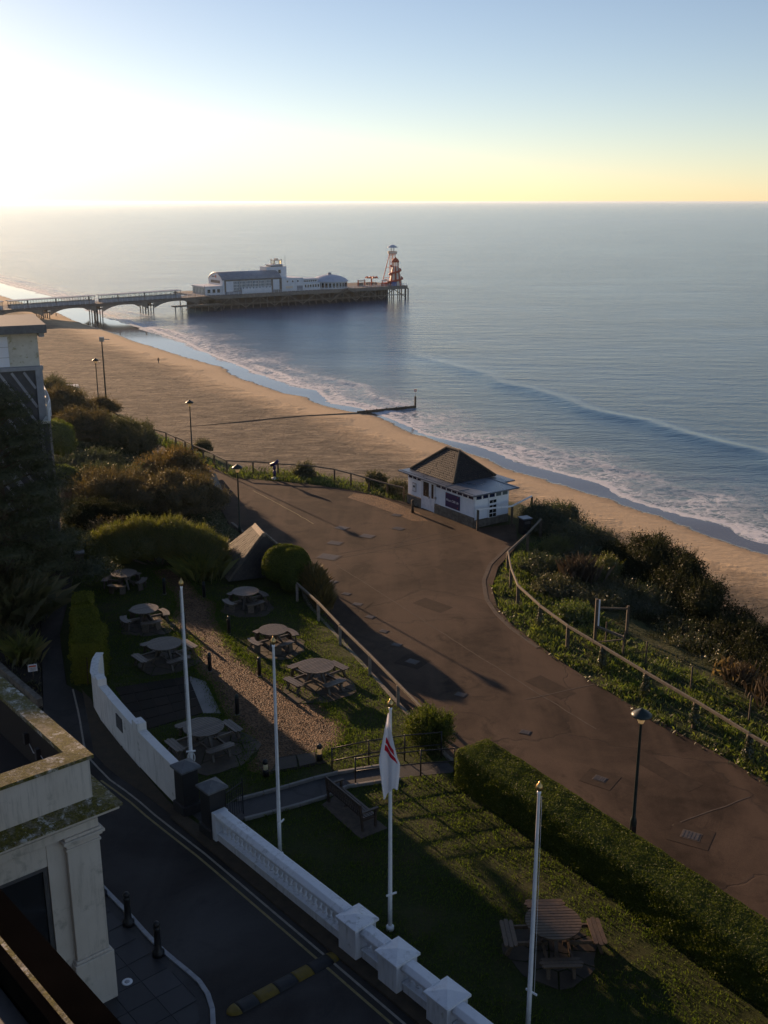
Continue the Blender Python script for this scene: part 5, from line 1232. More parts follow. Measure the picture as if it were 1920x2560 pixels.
# slab steps by the lantern bollards
st_ = MB().prism([(-4.1, 33.3), (-3.85, 34.5), (-2.5, 34.9), (-2.1, 34.1)], -0.2, 0.03).obj('stone_step', 'soil'); tag(st_, kind='structure')
for pl in ([(-4.0, 33.45), (-3.8, 34.35), (-3.25, 34.55), (-3.1, 33.75)], [(-3.05, 33.78), (-3.2, 34.58), (-2.55, 34.78), (-2.45, 34.05)]): MB().prism(pl, 0.02, 0.075).obj('paving_stone', 'slab_warm', st_, bevel=0.01)

# ------------------------------------------------------------------ bollards
def bollard_proto():
    t = thing('garden_bollard', 'x', 'bollard')
    MB().lathe([(0.085, 0), (0.085, 0.70), (0.083, 0.72)], 14).obj('post', 'black_paint', t, True)
    MB().lathe([(0.080, 0.72), (0.080, 0.78), (0.072, 0.83), (0.05, 0.87), (0.01, 0.89)], 14).obj('cap', 'dark_green_metal', t, True)
    MB().b(-0.09, 0.09, -0.09, 0.09, 0, 0.03).obj('foot', 'concrete', t)
    return t
bp = bollard_proto()
BOL = [((-7.32, 46.09), 'black bollard on the lit grass right of the gravel, between two curved-bench tables'), ((-7.57, 41.92), 'black bollard left of the gravel beside the shaded terrace table'),
       ((-5.84, 37.9), 'black bollard beside the gravel nearest the white boundary wall'), ((-5.36, 41.44), 'black bollard right of the gravel beside the sunlit straight-bench table'),
       ((-11.42, 51.3), 'black bollard at the far end of the gravel near the shining white table'), ((-9.27, 50.78), 'black bollard at the far end of the gravel left of the tiled shelter'),
       ((-9.52, 46.58), 'black bollard partly hidden behind the first flagpole')]
for i, ((x, y), lab) in enumerate(BOL):
    o = bp if i == 0 else copy_tree(bp)
    o.location = (x, y, 0.004); o['label'] = lab; o['group'] = 'black bollards along the gravel walk'
def lantern_bollard(x, y, lab):
    t = thing('lantern_bollard', lab, 'bollard', (x, y, 0.03), 0, 'lantern bollards by the garden step')
    MB().lathe([(0.11, 0), (0.11, 0.22), (0.09, 0.25)], 14).obj('base', 'black_paint', t, True)
    MB().lathe([(0.075, 0.25), (0.085, 0.48)], 14).obj('lantern', 'lamp_glass', t, True)
    MB().lathe([(0.10, 0.48), (0.10, 0.56), (0.07, 0.63), (0.01, 0.66)], 14).obj('cap', 'black_paint', t, True)
lantern_bollard(-4.2, 33.2, 'short black lantern bollard left of the garden slab step'); lantern_bollard(-2.35, 34.3, 'short black lantern bollard right of the garden slab step, lamp glass bright')
hb_ = thing('hotel_bollard', 'x', 'bollard')
MB().lathe([(0.17, 0), (0.17, 0.10), (0.12, 0.16), (0.10, 0.18), (0.085, 0.80), (0.10, 0.82), (0.10, 0.86), (0.07, 0.88), (0.09, 0.93), (0.095, 0.97), (0.07, 1.03), (0.01, 1.05)], 16).obj('post', 'black_paint', hb_, True)
for i, ((x, y), lab) in enumerate((((-8.3, 26.45), 'cast bollard hidden behind the white portico column'), ((-7.2, 25.15), 'black cast bollard on the kerb next to the white portico column'), ((-6.1, 23.9), 'black cast bollard on the kerb nearest the speed hump'))):
    o = hb_ if i == 0 else copy_tree(hb_)
    o.location = (x, y, 0.06); o['label'] = lab; o['group'] = 'cast bollards along the hotel kerb'
t = thing('wooden_bollard', 'dark wooden bollard in front of the kiosk door', 'bollard', (1.94, 68.6, ROAD))
MB().lathe([(0.10, 0), (0.10, 0.84), (0.07, 0.9)], 10).obj('post', 'post_wood', t, True)

# ------------------------------------------------------------------ lamps
def lamp_proto():
    t = thing('street_lamp', 'x', 'street lamp')
    MB().lathe([(0.11, 0), (0.11, 0.9), (0.09, 0.98), (0.06, 1.05), (0.042, 4.42), (0.05, 4.44)], 14).obj('post', 'dark_green_metal', t, True)
    MB().lathe([(0.085, 4.44), (0.09, 4.48), (0.11, 4.52), (0.17, 4.70), (0.19, 4.72)], 18).obj('lantern_glass', 'lamp_glass', t, True)
    MB().lathe([(0.33, 4.70), (0.335, 4.73), (0.27, 4.79), (0.15, 4.87), (0.06, 4.92), (0.02, 4.96)], 22).obj('lamp_hood', 'dark_green_metal', t, True)
    MB().b(-0.07, 0.07, -0.125, -0.105, 0.25, 0.75).obj('access_door', 'black_paint', t)
    return t
lp = lamp_proto()
for i, ((x, y), lab) in enumerate((((8.15, 30.1), 'green street lamp with wide hood standing behind the long hedge'), ((-8.95, 62.3), 'street lamp on the promenade just behind the near tiled shelter'),
                                   ((-15.69, 83.9), 'street lamp on the cliff fence line against the beach'), ((-29.5, 107.5), 'street lamp half hidden by the far brown shrubs'))):
    o = lp if i == 0 else copy_tree(lp)
    o.location = (x, y, ROAD); o['label'] = lab; o['group'] = 'street lamps along the promenade'
t = thing('camera_mast', 'tall thin mast with camera head beside the farthest street lamp', 'mast', (-29.0, 108.6, ROAD))
MB().tube([(0, 0, 0), (0, 0, 6.6)], [0.09, 0.06], 8).obj('pole', 'dark_green_metal', t); MB().b(-0.2, 0.2, -0.2, 0.2, 6.5, 6.95).obj('camera_head', 'steel', t); MB().bar((0.1, 0, 6.75), (0.8, 0, 6.7), 0.08, 0.08).obj('arm', 'steel', t)
# coin telescope
t = thing('coin_telescope', 'blue coin telescope on white foot by the cliff railing', 'telescope', (-8.34, 77.7, ROAD))
MB().lathe([(0.28, 0), (0.28, 0.06), (0.12, 0.12), (0.12, 0.2)], 14).obj('foot', 'white_paint', t, True)
MB().lathe([(0.13, 0.2), (0.12, 0.62), (0.05, 0.66), (0.05, 0.72), (0.12, 0.76), (0.11, 1.02)], 14).obj('pedestal', 'purple', t, True)
MB().tube([(-0.28, 0.1, 1.05), (0.1, 0, 1.22), (0.30, -0.05, 1.45)], [0.13, 0.15, 0.10], 12).obj('scope', 'purple', t, True)

# ------------------------------------------------------------------ flagpoles and flag
def pole_proto():
    t = thing('flagpole', 'x', 'flagpole')
    MB().lathe([(0.062, 0), (0.06, 1.2), (0.048, 4.5), (0.036, 6.9), (0.046, 6.92), (0.046, 6.98)], 14).obj('pole', 'white_gloss', t, True)
    MB().lathe([(0.03, 6.98), (0.07, 7.02), (0.088, 7.08), (0.07, 7.14), (0.035, 7.18), (0.01, 7.25)], 14).obj('finial', 'gold', t, True)
    MB().lathe([(0.11, 0), (0.11, 0.12), (0.07, 0.16)], 14).obj('base', 'white_paint', t, True)
    MB().b(-0.16, 0.16, -0.09, -0.06, 1.20, 1.25).obj('cleat', 'white_gloss', t)
    MB().tube([(-0.058, -0.03, 6.85), (-0.075, -0.05, 4), (-0.085, -0.07, 1.25)], 0.006, 5).obj('halyard', 'rope', t)
    return t
pp = pole_proto()
poles = [((-6.72, 32.75), 1.055, 'white flagpole with coiled rope rising behind the first black gate pier'), ((-3.24, 28.43), 1.025, 'white flagpole behind the gate end of the balustrade, gold finial among picnic tables'),
         ((0.17, 25.0), 0.985, 'white flagpole carrying the hanging white flag'), ((3.53, 21.15), 0.965, 'white flagpole in front of the lone brown picnic table')]
for i, ((x, y), s_, lab) in enumerate(poles):
    o = pp if i == 0 else copy_tree(pp)
    o.location = (x, y, 0); o.scale = (1, 1, s_); o['label'] = lab; o['group'] = 'white flagpoles with gold finials'
    o.rotation_euler = (0, 0, (0.2, 1.1, 0.5, 2.4)[i])
t = thing('rope_coil', 'white rope coil hanging on the flagpole by the gate pier', 'rope', (-6.68, 32.66, 1.1))
for k in range(3):
    MB().tube([((0.10+0.015*k)*math.sin(a), -0.05 - 0.015*k, (0.19+0.015*k)*math.cos(a)) for a in np.linspace(0, 6.283, 20)], 0.012, 5).obj('coil', 'rope', t, True)
# hanging flag: gathered at the hoist, folds falling straight down
nu, nv = 22, 44; V = []; UV = []
for j in range(nv + 1):
    v = j / nv                                  # 0 top, 1 bottom
    wid = 0.03 + 0.52 * min(1, (v / 0.62)) ** 1.15 - 0.17 * max(0, (v - 0.62) / 0.38) ** 1.2
    for i in range(nu + 1):
        u = i / nu
        lean = 0.05 - 0.25 * min(v / 0.6, 1) * (1 - 0.0) + 0.14 * max(0, (v - 0.55) / 0.45)
        x = lean + wid * u
        y = -0.10 - 0.075 * math.sin(u * 8.0 + 2.2 * v) * (0.3 + v) - 0.05 * math.sin(u * 15 + 3 + 4*v) * v
        z = -2.35 * v - 0.16 * (v ** 3) * math.sin(u * 5 + 1)
        V.append((x, y, z)); UV.append((u, v))
F = [(j*(nu+1)+i, j*(nu+1)+i+1, (j+1)*(nu+1)+i+1, (j+1)*(nu+1)+i) for j in range(nv) for i in range(nu)]
me = bpy.data.meshes.new('flag'); me.from_pydata(V, [], F); uvl = me.uv_layers.new(name='UVMap')
for lp_ in me.loops: uvl.data[lp_.index].uv = UV[lp_.vertex_index]
me.materials.append(MATS['flag_cloth']); me.polygons.foreach_set('use_smooth', [True]*len(me.polygons))
fl = link(bpy.data.objects.new('flag', me)); fl.location = (0.05, 25.0, 6.76); tag(fl, 'white flag with red bars hanging limp from its pole', 'flag')

# ------------------------------------------------------------------ white balustrade, gate piers, curved wall
BD = np.array([0.655, -0.756]); BR = math.atan2(BD[1], BD[0])
bal = thing('balustrade', 'white stone balustrade between the driveway and the lawn', 'balustrade', (-5.15, 29.3, 0), BR)
# local x runs from the gate end towards the camera; local y is the lawn side
SECT = [(0.0, 6.35, 1.08), (7.15, 8.0, 0.98), (8.8, 9.85, 0.90), (10.65, 12.1, 0.82), (12.9, 14.4, 0.75), (15.2, 17.5, 0.68)]
PIERS = [(6.75, 1.08), (8.4, 0.99), (10.25, 0.91), (12.5, 0.83), (14.8, 0.76)]
bal_mesh = None
for x0, x1, zt in SECT:
    MB().b(x0, x1, -0.17, 0.17, -0.3, 0.30).obj('plinth', 'white_paint', bal, bevel=0.015)
    MB().b(x0, x1, -0.21, 0.21, 0.302, 0.352).obj('plinth_moulding', 'white_paint', bal, bevel=0.015)
    zr = zt - 0.2
    vs = [(x, y, z) for x in (x0, x1) for y, z in ((-0.24, zr), (-0.24, zr + 0.09), (-0.12, zt), (0.12, zt), (0.24, zr + 0.09), (0.24, zr))]
    MB().add(vs, [(0,1,7,6),(1,2,8,7),(2,3,9,8),(3,4,10,9),(4,5,11,10),(5,0,6,11),(0,5,4,3,2,1),(6,7,8,9,10,11)]).obj('coping', 'white_paint', bal, fix=True, bevel=0.012)
    n_ = int(round((x1 - x0) / 0.235)); hh = zr - 0.352
    for i in range(n_):
        x = x0 + (i + 0.5) * (x1 - x0) / n_
        if bal_mesh is None:
            o = MB().lathe([(0.07, 0), (0.07, 0.05), (0.038, 0.09), (0.045, 0.16), (0.076, 0.30), (0.074, 0.38), (0.04, 0.55), (0.03, 0.68), (0.032, 0.80), (0.058, 0.86), (0.04, 0.90), (0.07, 0.93), (0.07, 1.0)], 12).obj('baluster', 'white_paint', bal, True); bal_mesh = o
        else: o = bal_mesh.copy(); COL.objects.link(o)
        o.location = (x, 0, 0.352); o.scale = (1, 1, hh)
MB().b(-0.22, -0.005, -0.25, 0.25, -0.3, 1.02).obj('end_block', 'white_paint', bal, bevel=0.02)
for x, zt in PIERS:
    p = MB().b(x - 0.37, x + 0.37, -0.36, 0.36, -0.3, zt - 0.13).obj('pillar', 'white_paint', bal, bevel=0.015)
    mb = MB().b(x - 0.43, x + 0.43, -0.42, 0.42, zt - 0.128, zt - 0.05); mb.obj('cap_slab', 'white_paint', p, bevel=0.012)
    MB().pyramid((x, 0), 0.85, 0.83, 0.10, 0, zt - 0.049).obj('cap', 'white_paint', p)
def gate_pier(x, y, h_, lab):
    t = thing('gate_pier', lab, 'gate pier', (x, y, 0), BR)
    MB().b(-0.36, 0.36, -0.36, 0.36, -0.2, 0.36).obj('plinth', 'black_brick', t, bevel=0.03)
    MB().b(-0.29, 0.29, -0.29, 0.29, 0.36, h_ - 0.02).obj('shaft', 'black_brick', t, bevel=0.015)
    MB().b(-0.38, 0.38, -0.38, 0.38, h_ - 0.018, h_ + 0.06).obj('cap_slab', 'stone_cap', t, bevel=0.012)
    MB().pyramid((0, 0), 0.74, 0.74, 0.20, 0, h_ + 0.061).obj('cap', 'stone_cap', t)
gate_pier(-6.58, 31.05, 1.62, 'black gate pier with pointed stone cap at the end of the curved white wall')
gate_pier(-5.5, 29.75, 1.66, 'black gate pier with pointed stone cap at the end of the balustrade')
t = thing('iron_gate', 'small ornate black iron gate standing open behind the gate pier', 'gate', (-5.15, 30.1, 0), math.atan2(0.55, 0.35))
for x in (0.0, 0.85): MB().tube([(x, 0, 0), (x, 0, 1.35)], 0.022, 6).obj('stile', 'black_paint', t)
for z in (0.15, 0.75, 1.2): MB().bar((0, 0, z), (0.85, 0, z), 0.025, 0.03).obj('rail', 'black_paint', t)
for x in np.arange(0.1, 0.8, 0.11): MB().tube([(x, 0, 0.15), (x, 0, 1.2 + 0.15*math.sin(math.pi*x/0.85))], 0.009, 5).obj('bar', 'black_paint', t)
for x in (0.2, 0.43, 0.66): MB().tube([(x + 0.1*math.cos(a), 0, 0.98 + 0.1*math.sin(a)) for a in np.linspace(0, 6.0, 14)], 0.01, 5).obj('scroll', 'black_paint', t)
# curved white wall
wt = thing('boundary_wall', 'curved white rendered boundary wall with stepped blocks beside the driveway', 'wall', (0, 0, 0))
wl_ = resample([(-6.85, 31.3), (-7.9, 32.75), (-8.95, 34.25), (-10.1, 36.0), (-11.05, 37.5), (-11.62, 38.6), (-11.85, 39.7), (-11.85, 40.4)], 0.3)
def wall_ribbon(pts, th, z0, ztop):
    mb = MB(); n_ = len(pts); tang = np.gradient(pts, axis=0); tang /= np.hypot(*tang.T)[:, None]; nr = np.stack([-tang[:, 1], tang[:, 0]], 1)
    for i in range(n_):
        for s_ in (-1, 1):
            p = pts[i] + nr[i] * s_ * th / 2
            mb.v += [(p[0], p[1], z0), (p[0], p[1], ztop[i])]
    for i in range(n_ - 1):
        k = 4*i; mb.f += [(k, k+1, k+5, k+4), (k+2, k+6, k+7, k+3), (k+1, k+3, k+7, k+5), (k, k+4, k+6, k+2)]
    mb.f += [(0, 2, 3, 1), (4*n_-4, 4*n_-3, 4*n_-1, 4*n_-2)]
    return mb
zt = 1.42 + 0.10 * np.linspace(0, 1, len(wl_))
wall_ribbon(wl_, 0.24, -0.3, zt).obj('wall', 'white_render', wt, fix=True)
wall_ribbon(wl_, 0.34, 0, zt + 0.055).v
cp = wall_ribbon(wl_, 0.32, 0, zt + 0.06); cp.v = [(x, y, (zt[i//4] + 0.003) if i % 2 == 0 else z) for i, (x, y, z) in enumerate(cp.v)]
cp.obj('coping', 'white_render', wt, fix=True, bevel=0.015)
for fr in (0.315, 0.72):
    i = int(fr * (len(wl_) - 1)); p = wl_[i]; q = wl_[i+1]; a = math.atan2(q[1]-p[1], q[0]-p[0])
    MB().box((p[0], p[1], zt[i] + 0.16), (0.5, 0.36, 0.34), a).obj('stepped_block', 'white_render', wt, bevel=0.02)
i = int(0.49 * (len(wl_) - 1)); p = wl_[i]; q = wl_[i+1]; a = math.atan2(q[1]-p[1], q[0]-p[0]); nrm = np.array([math.sin(a), -math.cos(a)]); 
if nrm @ np.array([1.0, 1.0]) > 0: nrm = -nrm
sgn_ = MB().box((p[0] + nrm[0]*0.135, p[1] + nrm[1]*0.135, 0.93), (0.62, 0.03, 0.55), a).obj('plaque', 'panel_dark', wt)
for k in range(5): MB().box((p[0] + nrm[0]*0.153, p[1] + nrm[1]*0.153, 1.12 - 0.09*k), (0.5 - 0.08*(k % 2), 0.004, 0.03), a).obj('plaque_line', 'stone_cap', sgn_)

# ------------------------------------------------------------------ handrails on the path down to the promenade
def handrail(pts, lab, mids=(0.52, 1.02)):
    t = thing('handrail', lab, 'handrail', (0, 0, 0)); a_ = pts
    for p in a_: MB().tube([p, (p[0], p[1], p[2] + 1.05)], 0.028, 8).obj('post', 'black_paint', t, True)
    for h_ in mids: MB().tube([(p[0], p[1], p[2] + h_) for p in a_], 0.024, 8).obj('rail', 'black_paint', t, True)
handrail([(-1.85, 33.35, 0), (-0.55, 33.9, 0), (0.75, 34.3, 0), (2.1, 34.55, 0)], 'black tubular handrail on the garden side of the short path')
handrail([(-1.0, 32.65, 0), (0.15, 32.95, 0), (1.3, 33.2, 0), (2.5, 33.35, 0)], 'black tubular handrail between the path and the lower lawn')
# ------------------------------------------------------------------ memorial bench on a slab
bs = MB().prism([(-1.5, 32.2), (0.12, 29.95), (-0.75, 29.35), (-2.1, 31.35)], -0.1, 0.02).obj('bench_slab', 'manhole_frame'); tag(bs, kind='structure')
bt = thing('garden_bench', 'dark wooden garden bench with slatted back on a concrete slab', 'bench', (-1.28, 30.65, 0.02), math.atan2(-1.77, 1.21))
# local x along the bench, local y = +: seat looks towards the sea
for j in range(5): MB().b(-1.05, 1.05, 0.02 + j*0.1, 0.10 + j*0.1, 0.43, 0.46).obj('seat_slat', 'bench_wood', bt)
for x in (-1.05, 0, 1.05): MB().b(x - 0.035, x + 0.035, -0.04, 0.5, 0.36, 0.428).obj('seat_bearer', 'bench_wood', bt)
for x in (-1.05, 1.05):
    MB().bar((x, 0.0, 0), (x, -0.10, 0.98), 0.07, 0.07).obj('leg', 'bench_wood', bt); MB().b(x-0.035, x+0.035, 0.46, 0.53, 0, 0.64).obj('leg', 'bench_wood', bt)
    MB().b(x - 0.045, x + 0.045, -0.07, 0.60, 0.642, 0.69).obj('armrest', 'bench_wood', bt)
MB().bar((-1.1, -0.10, 0.95), (1.1, -0.10, 0.95), 0.05, 0.10).obj('top_rail', 'bench_wood', bt); MB().bar((-1.02, -0.055, 0.55), (1.02, -0.055, 0.55), 0.05, 0.07).obj('lower_rail', 'bench_wood', bt)
for x in np.arange(-0.96, 0.97, 0.12): MB().bar((x, -0.06, 0.57), (x, -0.095, 0.92), 0.055, 0.025).obj('back_slat', 'bench_wood', bt)

# ------------------------------------------------------------------ fences
def rail_fence(name, lab, pts, h_, post_m, rail_m, pw_=0.13, rail=(0.09, 0.11), low=None, wires=()):
    """pts: (x,y,z)"""
    t = thing(name, lab, 'fence', (0, 0, 0))
    for i, p in enumerate(pts): MB().b(p[0]-pw_/2, p[0]+pw_/2, p[1]-pw_/2, p[1]+pw_/2, p[2]-0.3, p[2]+h_+rng.uniform(-0.03, 0.03)).obj('post', post_m, t, bevel=0.015)
    for p, q in zip(pts[:-1], pts[1:]):
        zj = rng.uniform(-0.02, 0.02)
        MB().bar((p[0], p[1], p[2]+h_+0.03+zj), (q[0], q[1], q[2]+h_+0.03+zj), *rail).obj('rail', rail_m, t, bevel=0.012)
        if low: MB().bar((p[0], p[1], p[2]+h_*low), (q[0], q[1], q[2]+h_*low), rail[0]*0.8, rail[1]*0.8).obj('rail', rail_m, t)
    if wires:
        for wz in wires: MB().tube([(p[0], p[1], p[2]+h_*wz) for p in pts], 0.0025, 4).obj('wire', 'panel_dark', t)
    return t
g3 = lambda pts, z=ROAD-0.08: [(x, y, z) for x, y in pts]
rail_fence('cliff_fence', 'grey wooden post and rail fence along the cliff from shrubs to kiosk', g3([(-36, 114.5), (-31, 107.6), (-27.4, 101.8), (-25.2, 98.3), (-23.3, 95.7), (-22.3, 94.3), (-21.3, 92.9), (-20.4, 91.5), (-19.1, 90.3), (-17.9, 88.5), (-16.8, 86.9), (-15.9, 85.4), (-14.8, 83.9), (-13.6, 82.0), (-12.3, 80.0), (-10.2, 79.6), (-8.2, 79.0), (-6.0, 78.5), (-3.75, 77.2), (-2.46, 75.9), (-1.1, 74.4), (0.23, 73.0), (1.4, 71.9)]), 0.92, 'post_wood', 'rail_wood', 0.12, (0.07, 0.10))
rail_fence('cliff_fence', 'weathered wooden rail fence with ivy-clad posts along the cliff edge right of the promenade', g3([(9.9, 63.5), (8.7, 60.6), (7.1, 57.1), (6.95, 54.2), (7.0, 51.5), (7.75, 48.7), (8.7, 46.1), (9.85, 43.75), (11.15, 41.0), (12.5, 38.3), (13.75, 35.6), (15.6, 32.0), (17.6, 28.3)]), 1.12, 'post_wood', 'rail_wood', 0.16, (0.08, 0.13))
rail_fence('kiosk_fence', 'short pale rail fence running from the kiosk wall into the shrubs', g3([(6.02, 64.6), (8.3, 65.4), (9.9, 67.8)]), 1.45, 'post_wood', 'white_paint', 0.15, (0.05, 0.12))
rail_fence('garden_fence', 'low wooden rail fence between the picnic lawn and the promenade', [(-4.43, 50.3, 0), (-3.19, 47.65, 0), (-2.02, 44.77, 0), (-0.61, 41.54, 0), (0.57, 38.7, 0), (1.45, 36.6, 0)], 0.92, 'weathered_wood', 'rail_wood', 0.13, (0.08, 0.12))
t = rail_fence('wire_fence', 'thin stake and wire mesh fence beyond the cliff rail', g3([(10.6, 46.5), (11.2, 45.3), (12.0, 44.3), (13.3, 41.6), (14.9, 38.8), (16.6, 35.2), (18.2, 31.6)], ROAD-0.15), 1.25, 'post_wood', 'panel_dark', 0.07, (0.006, 0.006), None, (0.2, 0.35, 0.5, 0.65, 0.8))
t = thing('wooden_gate', 'old timber gate with tall white-edged post beyond the cliff rail', 'gate', (10.15, 46.6, ROAD - 0.1))
MB().b(-0.12, 0.02, -0.08, 0.08, -0.3, 2.35).obj('post', 'post_wood', t, bevel=0.012); MB().b(0.025, 0.10, -0.05, 0.05, 0.9, 2.3).obj('post_edging', 'white_paint', t)
MB().b(1.70, 1.82, 1.2, 1.32, -0.4, 1.5).obj('post', 'post_wood', t); MB().bar((0.1, 0.0, 1.9), (1.76, 1.26, 1.35), 0.06, 0.08).obj('rail', 'post_wood', t)
MB().bar((0.0, 0.0, 0.95), (1.05, -1.2, 0.9), 0.08, 0.10).obj('rail', 'rail_wood', t); MB().b(1.0, 1.1, -1.25, -1.15, -0.2, 0.98).obj('post', 'rail_wood', t); MB().bar((0.05, 0.0, 0.12), (1.05, -1.2, 0.8), 0.05, 0.06).obj('brace', 'rail_wood', t)
# litter bin by the kiosk
t = thing('litter_bin', 'dark square litter bin in the shade behind the kiosk', 'bin', (9.0, 64.2, ROAD - 0.1), 0.4)
MB().b(-0.3, 0.3, -0.3, 0.3, 0, 1.0).obj('body', 'black_paint', t, bevel=0.02); MB().b(-0.36, 0.36, -0.36, 0.36, 1.02, 1.1).obj('lid', 'lead', t, bevel=0.02); MB().b(-0.2, 0.2, -0.31, -0.301, 0.72, 0.9).obj('slot', 'panel_dark', t)

# ------------------------------------------------------------------ manhole covers
def manhole(x, y, s_, rz, lab, frame=0.0):
    t = thing('manhole_cover', lab, 'manhole cover', (x, y, ROAD + 0.003), rz, 'manhole covers in the promenade')
    if frame: MB().b(-s_*0.5-frame, s_*0.5+frame, -s_*0.4-frame, s_*0.4+frame, 0.0, 0.004).obj('tarmac_surround', 'tarmac_patch', t)
    MB().b(-s_*0.5, s_*0.5, -s_*0.4, s_*0.4, 0.001, 0.010).obj('frame', 'manhole_frame', t)
    c = MB().b(-s_*0.43, s_*0.43, -s_*0.33, s_*0.33, 0.0105, 0.016).obj('plate', 'manhole_metal', t)
    for q in np.linspace(-0.36, 0.36, 5): MB().b(s_*q - 0.015, s_*q + 0.015, -s_*0.3, s_*0.3, 0.0165, 0.021).obj('tread_bar', 'manhole_metal', c)
MH = [(-2.73, 65.08, 0.9, 'pale square cover nearest the lamp shadow, first of the pair by the long shadow'), (-1.06, 63.34, 0.95, 'pale square cover at the tip of the lamp shadow before the kiosk'), (-3.04, 61.94, 0.95, 'pale square cover just beyond the clipped shelter hedge'),
      (0.93, 64.94, 0.8, 'dull square cover on the shaded tarmac in front of the kiosk door'), (0.86, 67.98, 0.7, 'dull cover close to the wooden kiosk bollard'), (-3.3, 59.3, 1.3, 'large pale slab cover partly behind the clipped shelter hedge'),
      (-2.8, 55.04, 0.5, 'small cover beside the rusty conifer, farthest of the row along the garden fence'), (-2.03, 53.14, 0.5, 'second small cover of the row along the garden fence'), (-1.39, 51.62, 0.55, 'third small cover of the row, in a square tarmac patch'), (-0.7, 49.86, 0.5, 'fourth small cover of the row along the garden fence'),
      (-0.01, 47.99, 0.45, 'fifth small cover of the row along the garden fence'), (0.6, 46.35, 0.5, 'sixth small cover of the row along the garden fence'), (1.31, 44.45, 0.6, 'seventh small cover of the row, in a wide tarmac patch'), (3.3, 41.06, 0.5, 'small cover on the tarmac above the round shrub'),
      (5.63, 37.73, 0.45, 'small reddish cover beyond the end of the long hedge'), (7.92, 34.2, 0.5, 'cover in a pale tarmac patch left of the hooded street lamp'), (10.25, 30.61, 0.65, 'cover in a dark square patch right of the hooded street lamp')]
for i, (x, y, s_, lab) in enumerate(MH): manhole(x, y, s_, R(-34 + 5*(i % 3)), lab, 0.35 if i in (8, 12, 15, 16) else 0.0)

# ------------------------------------------------------------------ speed hump
sh_ = thing('speed_hump', 'black and yellow rubber speed hump across the dark driveway', 'speed hump', (-3.95, 21.8, -0.016), math.atan2(2.2, 2.7))
L_ = math.hypot(2.75, 2.25); seg = [0.0, 0.30, 0.95, 1.55, 2.15, 2.5, 3.45, L_]
def hump(x0, x1, m, round0=False, round1=False):
    n_ = 10; vs = []; xs = np.linspace(x0, x1, 7)
    for x in xs:
        k = 1.0
        if round0: k = math.sqrt(max(0.02, 1 - ((x1 - x)/(x1 - x0))**2))
        if round1: k = math.sqrt(max(0.02, 1 - ((x - x0)/(x1 - x0))**2))
        for i in range(n_ + 1):
            a = math.pi * i / n_; vs.append((x, -0.22*k*math.cos(a), 0.075*k*math.sin(a)))
    fs = [(j*(n_+1)+i, j*(n_+1)+i+1, (j+1)*(n_+1)+i+1, (j+1)*(n_+1)+i) for j in range(6) for i in range(n_)] + [tuple(range(n_+1)), tuple(6*(n_+1)+i for i in range(n_+1))]
    MB().add(vs, fs).obj('segment', m, sh_, True, fix=True)
hump(0, 0.32, 'yellow_rubber', True); hump(0.33, 0.85, 'black_rubber'); hump(0.86, 1.45, 'yellow_rubber'); hump(1.46, 2.05, 'black_rubber'); hump(2.06, 2.55, 'yellow_rubber'); hump(2.56, 3.2, 'black_rubber'); hump(3.21, L_, 'yellow_rubber', False, True)
# ------------------------------------------------------------------ hotel portico (lower corner)
pt = thing('hotel_portico', 'cream hotel portico with square column and mossy stone copings', 'building', (-6.94, 22.37, 0.05), math.atan2(0.65, 0.76))
def pb(name, m, x0, x1, y0, y1, z0, z1, par=pt, bevel=0.0): return MB().b(x0, x1, y0, y1, z0, z1).obj(name, m, par, bevel=bevel)
pb('wall', 'portico_paint', -12, -1.22, 0.16, 0.40, 4.35, 5.0); pb('wall', 'portico_paint', -1.28, -0.84, 0.14, 0.42, 0.0, 5.0)
pb('wall', 'portico_paint', -0.35, -0.05, 0.86, 10, 0, 5.0); pb('inner_wall', 'panel_dark', -12, -0.36, 3.2, 3.4, 0, 5.0)
col_ = pb('column', 'portico_paint', -0.84, 0.0, 0.0, 0.85, 1.50, 4.62, bevel=0.012)
pb('plinth', 'portico_paint', -0.94, 0.09, -0.09, 0.94, 0.0, 1.42, col_, 0.02); pb('plinth_moulding', 'portico_paint', -0.90, 0.05, -0.05, 0.90, 1.421, 1.50, col_, 0.025)
for z0, z1, e in ((4.62, 4.68, 0.03), (4.681, 4.79, 0.0), (4.791, 4.86, 0.06), (4.861, 4.93, 0.11), (4.931, 5.0, 0.05)):
    pb('capital_moulding', 'portico_paint', -0.84 - e, e, -e, 0.85 + e, z0, z1, col_, 0.008)
pb('architrave', 'portico_paint', -12, 0.0, 0.0, 10, 5.001, 5.22, bevel=0.01); pb('frieze', 'portico_paint', -12, -0.04, 0.04, 10, 5.221, 5.42); pb('bed_moulding', 'portico_paint', -12, 0.10, -0.10, 10, 5.421, 5.50, bevel=0.02)
pb('cornice', 'portico_paint', -12, 0.40, -0.40, 10.4, 5.501, 5.60, bevel=0.015)
